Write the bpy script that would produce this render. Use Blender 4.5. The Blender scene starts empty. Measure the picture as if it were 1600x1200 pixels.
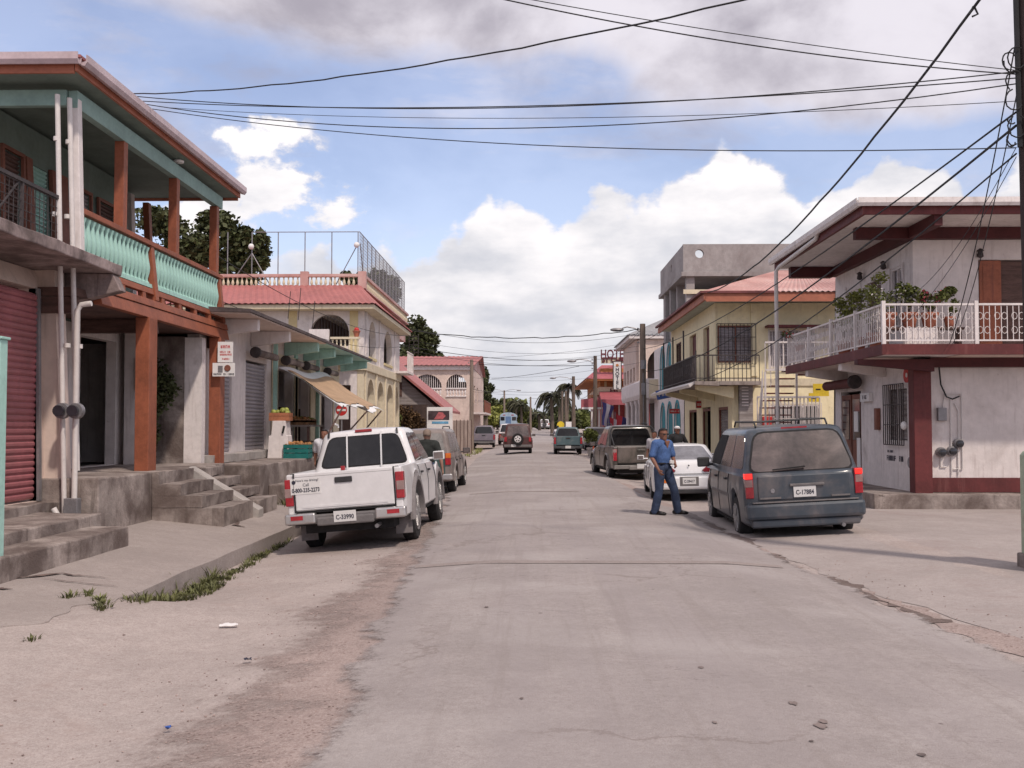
import bpy, bmesh, math, random
from mathutils import Vector, Matrix
R = math.radians
random.seed(7)
S = bpy.context.scene
COL = S.collection
# ------------------------------------------------------------------ camera
CAMH = 1.65
YAW, PITCH = math.atan(30/1600), math.atan(65/1600)
cam = bpy.data.cameras.new('camera'); cam.sensor_width = 36; cam.lens = 36
cam.clip_start = .1; cam.clip_end = 3000
co = bpy.data.objects.new('camera', cam); COL.objects.link(co)
co.location = (0, 0, CAMH); co.rotation_euler = (math.pi/2+PITCH, 0, YAW)
S.camera = co
S.view_settings.view_transform = 'Standard'; S.view_settings.look = 'None'
S.view_settings.gamma = 1; S.view_settings.use_curve_mapping = False
S.view_settings.exposure = 0.48
# ------------------------------------------------------------------ sun
SUN_EL, SUN_AZ = R(52), R(150)          # azimuth clockwise from +Y: behind the camera, to the right
sd = Vector((math.sin(SUN_AZ)*math.cos(SUN_EL), math.cos(SUN_AZ)*math.cos(SUN_EL), math.sin(SUN_EL)))
sl = bpy.data.lights.new('sun', 'SUN'); sl.energy = 2.0; sl.angle = R(3); sl.color = (1, .88, .77)
so = bpy.data.objects.new('sun', sl); COL.objects.link(so)
so.rotation_euler = sd.to_track_quat('Z', 'Y').to_euler()
# ------------------------------------------------------------------ node expression helper
class E:
    nt = None
    def __init__(s, k): s.k = k
    @staticmethod
    def m(op, *a):
        n = E.nt.nodes.new('ShaderNodeMath'); n.operation = op
        for i, x in enumerate(a):
            if isinstance(x, E): E.nt.links.new(x.k, n.inputs[i])
            else: n.inputs[i].default_value = x
        return E(n.outputs[0])
    def __add__(s, o): return E.m('ADD', s, o)
    __radd__ = __add__
    def __mul__(s, o): return E.m('MULTIPLY', s, o)
    __rmul__ = __mul__
    def __sub__(s, o): return E.m('SUBTRACT', s, o)
    def __rsub__(s, o): return E.m('SUBTRACT', o, s)
    def __truediv__(s, o): return E.m('DIVIDE', s, o)
def sstep(x, a, b):
    n = E.nt.nodes.new('ShaderNodeMapRange'); n.interpolation_type = 'SMOOTHSTEP'
    E.nt.links.new(x.k, n.inputs[0]); n.inputs[1].default_value = a; n.inputs[2].default_value = b
    return E(n.outputs[0])
def nz(vec, scale, detail=4, rough=.55, dist=0):
    n = E.nt.nodes.new('ShaderNodeTexNoise'); n.inputs['Scale'].default_value = scale
    n.inputs['Detail'].default_value = detail; n.inputs['Roughness'].default_value = rough
    n.inputs['Distortion'].default_value = dist
    if vec is not None: E.nt.links.new(vec, n.inputs['Vector'])
    return E(n.outputs[0])
def xyz(vec=None, a=None):
    if vec is not None:
        n = E.nt.nodes.new('ShaderNodeSeparateXYZ'); E.nt.links.new(vec, n.inputs[0])
        return [E(n.outputs[i]) for i in range(3)]
    n = E.nt.nodes.new('ShaderNodeCombineXYZ')
    for i in range(3):
        if isinstance(a[i], E): E.nt.links.new(a[i].k, n.inputs[i])
        else: n.inputs[i].default_value = a[i]
    return n.outputs[0]
def mixc(f, a, b, mode='MIX'):
    n = E.nt.nodes.new('ShaderNodeMix'); n.data_type = 'RGBA'; n.blend_type = mode
    for k, x in ((0, f), (6, a), (7, b)):
        if isinstance(x, E): E.nt.links.new(x.k, n.inputs[k])
        elif isinstance(x, (tuple, list)): n.inputs[k].default_value = (*x[:3], 1)
        elif isinstance(x, (int, float)): n.inputs[k].default_value = x
        else: E.nt.links.new(x, n.inputs[k])
    return n.outputs[2]
# ------------------------------------------------------------------ world: sky with clouds
wd = bpy.data.worlds.new('World'); S.world = wd; wd.use_nodes = True
nt = wd.node_tree; nt.nodes.clear(); E.nt = nt
sky = nt.nodes.new('ShaderNodeTexSky'); sky.sky_type = 'NISHITA'; sky.sun_disc = False
sky.sun_elevation = SUN_EL; sky.sun_rotation = SUN_AZ; sky.air_density = 1.0; sky.dust_density = 1.2
tc = nt.nodes.new('ShaderNodeTexCoord')
X, Y, Z = xyz(tc.outputs['Generated'])
az = E.m('ARCTAN2', X, Y); el = E.m('ARCSINE', Z)
def blob(cx, cy, rx, ry):               # soft bump around an azimuth / elevation
    a = (az - (cx-830)/1600)/(rx/1600); b = (el - (665-cy)/1600)/(ry/1600)
    return E.m('EXPONENT', (a*a + b*b)*-1.0)
pv = xyz(a=(az, el*1.5, 0.0))
n1 = nz(pv, 6.5, 10, .56, .1); n2 = nz(xyz(a=(az+3.1, el*1.5+1.7, .3)), 13, 6, .6)
# cumulus bank: everything below an uneven upper edge
edge = .178 + sstep(az, -.16, .12)*.057 + (nz(xyz(a=(az, 0.0, 5.0)), 13, 3, .5)-.5)*.16 + (n1-.5)*.16 + (n2-.5)*.06
bank = sstep(edge-el, -.004, .014)*sstep(az+(n1-.5)*.2, -.34, -.20)
puff = (blob(385, 232, 95, 34)+blob(405, 310, 75, 48)+blob(525, 350, 75, 42)+blob(330, 350, 60, 45)+blob(450, 300, 60, 30)*.5)*.62 + (n1-.5)*2.0 + (n2-.5)*1.5 + (nz(xyz(a=(az, el*1.4, 7.0)), 30, 6, .6)-.5)*.9
puff = sstep(puff, .30, .62)*sstep(blob(385, 232, 120, 50)+blob(405, 310, 95, 60)+blob(525, 350, 95, 55)+blob(330, 350, 80, 60), .22, .6)
hi = sstep(el, .27, .43) + .07 + blob(1450, 150, 480, 110)*.95 - blob(0, 90, 240, 90)*1.0 - blob(560, 250, 260, 75)*.55 - blob(900, 140, 90, 40)*.4 - blob(1400, 290, 200, 35)*.3
n3 = nz(xyz(a=(az, el*1.6, 2.0)), 4.2, 7, .55, .3)
deck = sstep(hi + (n3-.5)*1.5, .30, .85)
thin = sstep(nz(xyz(a=(az*.8, el*2.6, 9.0)), 4.5, 8, .6, .3), .38, .72)*.6
thin = E.m('MAXIMUM', thin, .20)
cover = E.m('MAXIMUM', E.m('MAXIMUM', bank, puff), E.m('MAXIMUM', deck*.93, thin))
nl = nt.links
nb = nz(xyz(a=(az, el*2.6, 4.0)), 9, 8, .55)
shade = sstep((n1-.5)*1.5 + (edge-el)*-2.0 + (nb-.5)*1.4, -.55, .25)       # lower parts of the bank greyer
cbank = mixc(shade, (.62, .63, .69), (1.02, .98, .985))
cdeck = mixc(sstep(n3+(n1-.5)*.6, .38, .72), (.85, .80, .85), (.42, .38, .425))
ccol = mixc(E.m('MAXIMUM', bank, puff), cdeck, cbank)
skc = mixc(1.0, sky.outputs[0], (1.12, 1.0, 1.04), 'MULTIPLY')
b1 = nt.nodes.new('ShaderNodeBackground'); nl.new(skc, b1.inputs[0]); b1.inputs[1].default_value = .13
b2 = nt.nodes.new('ShaderNodeBackground'); nl.new(ccol, b2.inputs[0]); b2.inputs[1].default_value = .76
ms = nt.nodes.new('ShaderNodeMixShader'); nl.new(cover.k, ms.inputs[0]); nl.new(b1.outputs[0], ms.inputs[1]); nl.new(b2.outputs[0], ms.inputs[2])
wo = nt.nodes.new('ShaderNodeOutputWorld'); nl.new(ms.outputs[0], wo.inputs[0])
# ------------------------------------------------------------------ view geometry: a photograph point at a known depth -> world
_f = Vector((-math.sin(YAW)*math.cos(PITCH), math.cos(YAW)*math.cos(PITCH), math.sin(PITCH)))
_r = Vector((math.cos(YAW), math.sin(YAW), 0)); _u = _r.cross(_f)
def ray(x, y): return _f + _r*((x-800)/1600) - _u*((y-600)/1600)
def P(x, y, Yd):
    d = ray(x, y); t = Yd/d.y
    return Vector((d.x*t, Yd, CAMH+d.z*t))
# ------------------------------------------------------------------ materials
def mat(name, col, rough=.8, var=.12, scale=2.5, bump=0, bscale=30, metal=0, dirt=None, streak=None, stretch=None, coat=0, emit=0, spec=.4):
    m = bpy.data.materials.new(name); m.use_nodes = True; nt = m.node_tree; E.nt = nt
    b = nt.nodes['Principled BSDF']
    t = nt.nodes.new('ShaderNodeTexCoord'); v = t.outputs['Object']
    if stretch:
        mp = nt.nodes.new('ShaderNodeMapping'); mp.inputs['Scale'].default_value = stretch
        nt.links.new(v, mp.inputs[0]); v = mp.outputs[0]
    f = nz(v, scale, 6, .6)*.65 + nz(v, scale*9, 4, .6)*.35
    lo = [c*(1-var*2.2) for c in col]; hi = [min(1, c*(1+var*2.2)) for c in col]
    c = mixc(sstep(f, .3, .7), lo, hi)
    if dirt:
        dc, amt, ds = dirt
        d = sstep(nz(v, ds, 8, .65, .4), 1-amt-.22, 1-amt+.12)
        c = mixc(d, c, dc)
    if streak:       # rain and rust runs: narrow across, long down the wall
        mp2 = nt.nodes.new('ShaderNodeMapping'); mp2.inputs['Scale'].default_value = (5, 5, .45); nt.links.new(t.outputs['Object'], mp2.inputs[0])
        sk = sstep(nz(mp2.outputs[0], 1.6, 7, .68), .52, .74)*streak[1]
        c = mixc(sk, c, streak[0])
        ch = sstep(nz(t.outputs['Object'], 6, 8, .7), .64, .70)*streak[1]
        c = mixc(ch, c, streak[0])
    nt.links.new(c, b.inputs['Base Color'])
    b.inputs['Roughness'].default_value = rough; b.inputs['Metallic'].default_value = metal
    b.inputs['Specular IOR Level'].default_value = spec
    if coat: b.inputs['Coat Weight'].default_value = coat; b.inputs['Coat Roughness'].default_value = .12
    if emit:
        b.inputs['Emission Color'].default_value = (*col, 1); b.inputs['Emission Strength'].default_value = emit
    if bump:
        bn = nt.nodes.new('ShaderNodeBump'); bn.inputs['Strength'].default_value = bump; bn.inputs['Distance'].default_value = .02
        h = nz(v, bscale, 5, .65); nt.links.new(h.k, bn.inputs['Height']); nt.links.new(bn.outputs[0], b.inputs['Normal'])
    return m
def glass(name, col=(.02, .02, .025), rough=.06, var=.3):
    return mat(name, col, rough, var, 1.5, spec=.6)
# ------------------------------------------------------------------ mesh helpers
class MB:
    def __init__(s): s.v = []; s.f = []
    def add(s, vs, fs):
        n = len(s.v); s.v += [tuple(p) for p in vs]; s.f += [tuple(i+n for i in f) for f in fs]; return s
    def box(s, x0, x1, y0, y1, z0, z1):
        x0, x1 = min(x0, x1), max(x0, x1); y0, y1 = min(y0, y1), max(y0, y1); z0, z1 = min(z0, z1), max(z0, z1)
        return s.add([(x0,y0,z0),(x1,y0,z0),(x1,y1,z0),(x0,y1,z0),(x0,y0,z1),(x1,y0,z1),(x1,y1,z1),(x0,y1,z1)],
                     [(0,3,2,1),(4,5,6,7),(0,1,5,4),(1,2,6,5),(2,3,7,6),(3,0,4,7)])
    def hexa(s, p):     # 8 points: bottom 4 counter-clockwise, top 4
        return s.add(p, [(0,3,2,1),(4,5,6,7),(0,1,5,4),(1,2,6,5),(2,3,7,6),(3,0,4,7)])
    def bar(s, p, q, w, h=None, up=(0,0,1)):
        p, q = Vector(p), Vector(q); h = h or w; d = (q-p).normalized(); u = Vector(up)
        if abs(d.dot(u)) > .98: u = Vector((0, 1, 0))
        a = d.cross(u).normalized()*w/2; b = a.cross(d).normalized()*h/2
        return s.hexa([p-a-b, p+a-b, q+a-b, q-a-b, p-a+b, p+a+b, q+a+b, q-a+b])
    def tube(s, pts, r, seg=8, caps=True):
        pts = [Vector(p) for p in pts]; n = len(pts); rs = r if isinstance(r, (list, tuple)) else [r]*n
        vs = []; fs = []; prev = None
        for i, p in enumerate(pts):
            d = (pts[min(i+1, n-1)]-pts[max(i-1, 0)]).normalized()
            if prev is None:
                a = d.cross(Vector((0, 0, 1)) if abs(d.z) < .9 else Vector((1, 0, 0))).normalized()
            else: a = (prev-d*prev.dot(d)).normalized()
            prev = a; b = d.cross(a)
            for k in range(seg):
                t = 2*math.pi*k/seg; vs.append(p+(a*math.cos(t)+b*math.sin(t))*rs[i])
        for i in range(n-1):
            for k in range(seg):
                k2 = (k+1) % seg; fs.append((i*seg+k, i*seg+k2, (i+1)*seg+k2, (i+1)*seg+k))
        if caps: fs += [tuple(range(seg-1, -1, -1)), tuple(range((n-1)*seg, n*seg))]
        return s.add(vs, fs)
    def lathe(s, prof, c=(0, 0, 0), axis='z', seg=16):   # prof: (radius, height)
        vs = []; fs = []; c = Vector(c)
        for r, h in prof:
            for k in range(seg):
                t = 2*math.pi*k/seg; a, b = r*math.cos(t), r*math.sin(t)
                vs.append(c + Vector({'z': (a, b, h), 'x': (h, a, b), 'y': (b, h, a)}[axis]))
        n = len(prof)
        for i in range(n-1):
            for k in range(seg):
                k2 = (k+1) % seg; fs.append((i*seg+k, i*seg+k2, (i+1)*seg+k2, (i+1)*seg+k))
        fs += [tuple(range(seg-1, -1, -1)), tuple(range((n-1)*seg, n*seg))]
        return s.add(vs, fs)
    def prism(s, poly, axis, a, b):   # poly: 2-D points in the plane across the axis
        n = len(poly)
        def p(u, w, t): return {'x': (t, u, w), 'y': (u, t, w), 'z': (u, w, t)}[axis]
        vs = [p(u, w, a) for u, w in poly]+[p(u, w, b) for u, w in poly]
        fs = [tuple(range(n)), tuple(range(2*n-1, n-1, -1))]+[(i, n+i, n+(i+1) % n, (i+1) % n) for i in range(n)]
        return s.add(vs, fs)
    def ball(s, c, rx, ry=None, rz=None, seg=12, rings=8):
        ry = ry or rx; rz = rz or rx; c = Vector(c); vs = []; fs = []
        for i in range(rings+1):
            t = math.pi*i/rings
            for k in range(seg):
                a = 2*math.pi*k/seg; vs.append(c+Vector((rx*math.sin(t)*math.cos(a), ry*math.sin(t)*math.sin(a), rz*math.cos(t))))
        for i in range(rings):
            for k in range(seg):
                k2 = (k+1) % seg; fs.append((i*seg+k, (i+1)*seg+k, (i+1)*seg+k2, i*seg+k2))
        return s.add(vs, fs)
    def merge(s, me):
        return s.add([v.co for v in me.vertices], [tuple(p.vertices) for p in me.polygons])
    def xf(s, M):
        s.v = [tuple(M @ Vector(p)) for p in s.v]; return s
    def build(s, name, m, parent=None, smooth=False, bevel=0, label=None, local=False):
        me = bpy.data.meshes.new(name); me.from_pydata(s.v, [], s.f); me.validate()
        bm = bmesh.new(); bm.from_mesh(me)
        if smooth != 'keep': bmesh.ops.remove_doubles(bm, verts=bm.verts, dist=1e-5)
        bmesh.ops.recalc_face_normals(bm, faces=bm.faces)
        bm.to_mesh(me); bm.free()
        return link(me, name, m, parent, smooth, bevel, label, local)
def link(me, name, m, parent=None, smooth=False, bevel=0, label=None, local=False):
    o = bpy.data.objects.new(name, me); COL.objects.link(o); me.materials.clear(); me.materials.append(m)
    if smooth:
        for p in me.polygons: p.use_smooth = True
        if smooth is True and hasattr(me, 'set_sharp_from_angle'): me.set_sharp_from_angle(angle=R(38))
    if bevel:
        b = o.modifiers.new('b', 'BEVEL'); b.width = bevel; b.segments = 2; b.limit_method = 'ANGLE'; b.angle_limit = R(40)
    if parent:
        o.parent = parent
        if not local: o.matrix_parent_inverse = wm(parent).inverted()
    if label: o['label'] = label
    return o
def wm(o):
    M = o.matrix_parent_inverse @ o.matrix_basis if o.parent else o.matrix_basis
    return wm(o.parent) @ M if o.parent else M
def tag(o, label, cat=None, group=None):
    o['label'] = label
    if cat: o['category'] = cat
    if group: o['group'] = group
    return o
def thing(name, label, cat, loc=(0, 0, 0), rz=0, group=None, rot=None):
    o = bpy.data.objects.new(name, None); o.empty_display_size = .2; COL.objects.link(o)
    o.location = loc; o.rotation_euler = rot or (0, 0, rz); return tag(o, label, cat, group)
def struct(o, kind='structure'): o['kind'] = kind; return o
def copy_tree(o, parent=None):
    c = o.copy(); COL.objects.link(c)
    if parent: c.parent = parent
    for ch in list(o.children): copy_tree(ch, c)
    return c
# flat sheet with holes, from a filled 2-D curve
def rect(a0, a1, z0, z1): return [(a0, z0), (a1, z0), (a1, z1), (a0, z1)]
def arch(a0, a1, z0, z1, rise=None, n=12):
    r = (a1-a0)/2; rise = rise or r; c = (a0+a1)/2
    return [(a0, z0), (a1, z0)]+[(c+r*math.cos(math.pi*k/n), z1-rise+rise*math.sin(math.pi*k/n)) for k in range(n+1)]
def circ(a, z, r, n=18): return [(a+r*math.cos(2*math.pi*k/n), z+r*math.sin(2*math.pi*k/n)) for k in range(n)]
def sheet(outline, holes, th):
    cu = bpy.data.curves.new('c', 'CURVE'); cu.dimensions = '2D'; cu.fill_mode = 'BOTH'; cu.extrude = th/2
    for poly in [outline]+list(holes):
        sp = cu.splines.new('POLY'); sp.points.add(len(poly)-1); sp.use_cyclic_u = True
        for p, q in zip(sp.points, poly): p.co = (q[0], q[1], 0, 1)
    return bake(bpy.data.objects.new('c', cu))
def bake(o):
    COL.objects.link(o); dg = bpy.context.evaluated_depsgraph_get(); dg.update()
    me = bpy.data.meshes.new_from_object(o.evaluated_get(dg)); d = o.data
    bpy.data.objects.remove(o)
    return me
def wall(plane, pos, outline, holes=(), th=.2, mb=None):
    """plane 'x': wall in the Y-Z plane at X=pos; 'y': in the X-Z plane at Y=pos; th signed: which way it thickens"""
    me = sheet(outline, holes, abs(th)); mb = mb or MB(); c = pos+th/2; n0 = len(mb.v)
    mb.merge(me)
    for i in range(n0, len(mb.v)):
        a, b, t = mb.v[i]; mb.v[i] = (c+t, a, b) if plane == 'x' else (a, c+t, b)
    return mb
def text(s, size, depth=.01, align='CENTER', bold=0):
    cu = bpy.data.curves.new('t', 'FONT'); cu.body = s; cu.size = size; cu.extrude = depth; cu.offset = bold
    cu.align_x = align; cu.align_y = 'CENTER'; cu.resolution_u = 3
    return bake(bpy.data.objects.new('t', cu))
def put_text(s, size, loc, parent, m, face='-y', name='lettering', width=None, depth=.006, bold=0, local=False, align='CENTER', rot=None):
    me = text(s, size, depth, align, bold); mb = MB().merge(me)
    if width and mb.v:
        w = max(p[0] for p in mb.v)-min(p[0] for p in mb.v); k = width/w
        mb.v = [(p[0]*k, p[1], p[2]) for p in mb.v]
    M = {'-y': Matrix.Rotation(R(90), 4, 'X'), '-x': Matrix.Rotation(R(-90), 4, 'Z') @ Matrix.Rotation(R(90), 4, 'X'),
         '+x': Matrix.Rotation(R(90), 4, 'Z') @ Matrix.Rotation(R(90), 4, 'X'),
         '+y': Matrix.Rotation(R(180), 4, 'Z') @ Matrix.Rotation(R(90), 4, 'X')}[face]
    if rot: M = rot @ M
    return mb.xf(Matrix.Translation(loc) @ M).build(name, m, parent, local=local)

def marks(w, h, loc, parent, m, seed, face='-y', local=True, rows=1, name='lettering'):
    """worn writing too small to read: rows of uneven letter-sized strokes"""
    rnd = random.Random(seed); mb = MB(); rh = h/rows
    for r_ in range(rows):
        x = -w/2+rnd.uniform(0, .1)*w*(r_ > 0); zc = h/2-rh*(r_+.5)
        while x < w/2*(1-.2*(r_ > 0)*rnd.random()):
            lw = rh*rnd.uniform(.30, .5); st = rh*.13; hh = rh*.34
            if rnd.random() > .14:
                mb.box(x, x+st, -.003, 0, zc-hh, zc+hh)
                if rnd.random() < .7: mb.box(x+lw-st, x+lw, -.003, 0, zc-hh, zc+hh)
                for q in (-1, 0, 1):
                    if rnd.random() < .5: mb.box(x+st, x+lw-st*.5, -.003, 0, zc+q*(hh-st/2)-st/2, zc+q*(hh-st/2)+st/2)
            x += lw+rh*.16
    M = Matrix.Rotation(R(-90), 4, 'Z') if face == '-x' else Matrix.Identity(4)
    return mb.xf(Matrix.Translation(loc) @ M).build(name, m, parent, local=local)

from mathutils import noise as _ns
def rough(o, cell=.22, amp=.010):
    """chipped, slightly uneven concrete: cut the faces up and push the points about"""
    bm = bmesh.new(); bm.from_mesh(o.data)
    for _ in range(6):
        es = [e for e in bm.edges if e.calc_length() > cell*1.6]
        if not es or len(bm.verts) > 14000: break
        bmesh.ops.subdivide_edges(bm, edges=es, cuts=1, use_grid_fill=True)
    for v in bm.verts:
        c = v.co; k = 2.0 if len([f for f in v.link_faces]) < 5 and max((f1.normal.angle(f2.normal, 0) for f1 in v.link_faces for f2 in v.link_faces), default=0) > .7 else .6
        v.co = c+_ns.noise_vector(c*2.3)*amp*k+_ns.noise_vector(c*9)*amp*.5*k
    bm.to_mesh(o.data); bm.free(); return o
# ------------------------------------------------------------------ palette
CONC = mat('concrete', (.34, .29, .265), .95, .14, 1.2, .5, 25, dirt=((.12, .09, .08), .46, 1.3), streak=((.09,.07,.06),.75))
CONCL = mat('pale concrete', (.36, .33, .31), .93, .10, 1.5, .4, 25, dirt=((.2, .17, .15), .3, .9), streak=((.16,.13,.12),.5))
SLABM = mat('mouldy slab', (.33, .26, .25), .95, .15, 1.5, .4, 20, dirt=((.10, .075, .07), .42, 1.3), streak=((.08,.06,.055),.8))
WHITE = mat('white paint', (.70, .645, .63), .75, .06, 1.2, .15, 30, dirt=((.4, .35, .33), .28, 1.2), streak=((.36,.29,.26),.5))
WHITE2 = mat('dusty white wall', (.66, .60, .58), .85, .06, .8, .2, 25, dirt=((.42, .36, .34), .3, .7), streak=((.34,.27,.25),.6))
CREAM = mat('cream wall', (.66, .58, .43), .85, .07, 1, .15, 25, dirt=((.4, .33, .25), .28, 1), streak=((.40,.32,.22),.55))
YELLOW = mat('pale yellow wall', (.80, .71, .48), .85, .05, .8, .15, 25, dirt=((.5, .42, .27), .25, .8), streak=((.48,.40,.25),.5))
YTRIM = mat('yellow trim', (.62, .52, .30), .8, .06)
PINKW = mat('pinkish wall', (.62, .50, .44), .85, .06, .8, .1, 20, dirt=((.45, .33, .28), .28, .6), streak=((.36,.26,.22),.55))
ORANGE = mat('orange paint', (.27, .083, .042), .6, .12, 2, .2, 20, dirt=((.16, .05, .03), .28, 1.5), streak=((.13,.04,.03),.6))
FASC = mat('terracotta fascia', (.36, .125, .075), .65, .1, 1.5, .1)
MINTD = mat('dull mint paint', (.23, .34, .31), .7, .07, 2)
MINT = mat('mint paint', (.34, .55, .49), .65, .07, 2, .1, 20, dirt=((.2, .3, .26), .25, 2), streak=((.16,.26,.22),.5))
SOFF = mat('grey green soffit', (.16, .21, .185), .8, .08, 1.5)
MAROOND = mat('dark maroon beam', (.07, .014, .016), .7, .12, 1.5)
MAROON = mat('maroon paint', (.11, .022, .022), .65, .12, 1.5, .1, 20, streak=((.25,.10,.09),.35))
REDSH = mat('red shutter paint', (.34, .115, .125), .55, .1, 1.2, 0, dirt=((.22, .09, .09), .35, 1), streak=((.2,.08,.08),.4))
GREYSH = mat('grey shutter', (.36, .33, .35), .5, .08, 1.2, 0, metal=.2, dirt=((.2, .16, .15), .3, 1), streak=((.17,.13,.12),.4))
PIPE = mat('white pipe', (.62, .58, .56), .5, .05, 2)
DARKM = mat('dark iron', (.045, .035, .035), .6, .2, 6)
GREYM = mat('grey metal', (.25, .24, .25), .5, .1, 5, metal=.5)
WOODD = mat('dark wood', (.10, .055, .045), .7, .2, 2, .2, 20, stretch=(1, 1, 6))
WOODP = mat('weathered pole wood', (.20, .155, .125), .9, .16, 2, .5, 18, stretch=(6, 6, .6))
POLED = mat('dark pole wood', (.045, .03, .028), .85, .2, 2, .5, 18, stretch=(6, 6, .6))
GREYW = mat('grey weathered boards', (.30, .27, .26), .9, .15, 1.5, .2, 12, stretch=(.5, .5, 6), dirt=((.14, .1, .09), .35, 1), streak=((.12,.09,.08),.5))
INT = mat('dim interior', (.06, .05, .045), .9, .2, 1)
GLS = glass('window glass')
BLK = mat('black rubber', (.018, .017, .018), .85, .2, 8)
RED = mat('red paint', (.5, .03, .03), .5, .08)
BLUE = mat('blue paint', (.05, .12, .42), .5, .08)
TEAL = mat('teal paint', (.02, .22, .27), .6, .1)
BROWNP = mat('brown paint', (.20, .075, .05), .65, .12, 2)
LETD = mat('dark lettering', (.03, .03, .05), .6, .1)
CABLE = mat('cable', (.02, .02, .022), .7, .1)
SIGNW = mat('sign white', (.72, .70, .69), .6, .03)
def roofmat(name, col, dirtc):
    m = mat(name, col, .6, .10, .5, 0, dirt=(dirtc, .35, .5)); return m
PINKR = roofmat('pink sheet roof', (.38, .135, .125), (.30, .10, .10))
PINKR2 = roofmat('faded pink roof', (.46, .25, .225), (.58, .42, .38))
GREYR = roofmat('grey sheet roof', (.30, .30, .31), (.18, .18, .19))
# ------------------------------------------------------------------ ground shape
def smooth(t): t = max(0, min(1, t)); return t*t*(3-2*t)
def zs(X): return -.10+.2*max(0, min(1, (-4.15-X)/2.05))
def g(X, Y):
    if X < -.6: z = -.07-.25*min(1, (-.6-X)/3.3)
    elif X < 2.4: z = -.07
    elif X < 3.5: z = -.07-.08*(X-2.4)/1.1
    elif X < 5.3: z = -.15+.11*(X-3.5)/1.8
    else: z = -.04
    if X < -2.6:
        k = smooth((11.5-Y)/1.2); z += (zs(X)-.010-z)*k*smooth((-2.4-X)/1.8)
    if X < -4.6 and Y > 40: z = max(z, -.12)
    f = smooth((Y-60)/60); z = z*(1-f)-.07*f
    return z + 1.05*smooth((Y-105)/75)
def grid_sheet(xs, ys, zf, jit=None):
    mb = MB(); n = len(xs)
    vs = [(x, y, zf(x, y)) for y in ys for x in xs]
    fs = [(j*n+i, j*n+i+1, (j+1)*n+i+1, (j+1)*n+i) for j in range(len(ys)-1) for i in range(n-1)]
    return mb.add(vs, fs)
def rng(a, b, s):
    n = max(1, round((b-a)/s)); return [a+(b-a)*i/n for i in range(n+1)]
def ground_material(name, base, peb, fine, dustc=None, amt=.35, extra=None, edge=None):
    m = bpy.data.materials.new(name); m.use_nodes = True; nt = m.node_tree; E.nt = nt
    b = nt.nodes['Principled BSDF']; b.inputs['Roughness'].default_value = .95; b.inputs['Specular IOR Level'].default_value = .2
    v = nt.nodes.new('ShaderNodeTexCoord').outputs['Object']
    a = nz(v, .7, 6, .6, .5); bb = nz(v, 3.5, 5, .6); c = nz(v, fine, 3, .7)
    col = mixc(sstep(a*.6+bb*.4, .34, .66), [k*.84 for k in base], [k*1.13 for k in base])
    col = mixc(sstep(c, .36, .60), mixc(.55, col, peb), col)
    c2 = nz(v, fine*2.6, 2, .6); col = mixc(sstep(c2, .40, .62), mixc(.30, col, peb), mixc(.12, col, (.7, .66, .62)))
    if dustc: col = mixc(sstep(nz(v, .55, 8, .62, .8)*.75+bb*.25, 1-amt-.12, 1-amt+.06), col, dustc)
    sp = nz(v, 16, 9, .82); col = mixc(sstep(sp, .38, .64), [k*.0+.0 for k in base], col) if 0 else mixc((1-sstep(sp, .36, .56))*.42, col, peb)
    col = mixc(sstep(sp, .56, .74)*.35, col, [min(1, k*1.35) for k in base])
    X, Y, Z = xyz(v)
    if extra: col = extra(nt, v, X, Y, col)
    nt.links.new(col, b.inputs['Base Color'])
    if edge: nt.links.new(edge(v, X, Y).k, b.inputs['Alpha'])
    bn = nt.nodes.new('ShaderNodeBump'); bn.inputs['Strength'].default_value = .7; bn.inputs['Distance'].default_value = .012
    h = c*.6+nz(v, fine*.3, 4, .6)*.8; nt.links.new(h.k, bn.inputs['Height']); nt.links.new(bn.outputs[0], b.inputs['Normal'])
    return m
def vor(v, scale, lo, hi, rand=1):
    n = E.nt.nodes.new('ShaderNodeTexVoronoi'); n.inputs['Scale'].default_value = scale; n.inputs['Randomness'].default_value = rand
    E.nt.links.new(v, n.inputs['Vector']); return sstep(E(n.outputs['Distance']), hi, lo)
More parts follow.
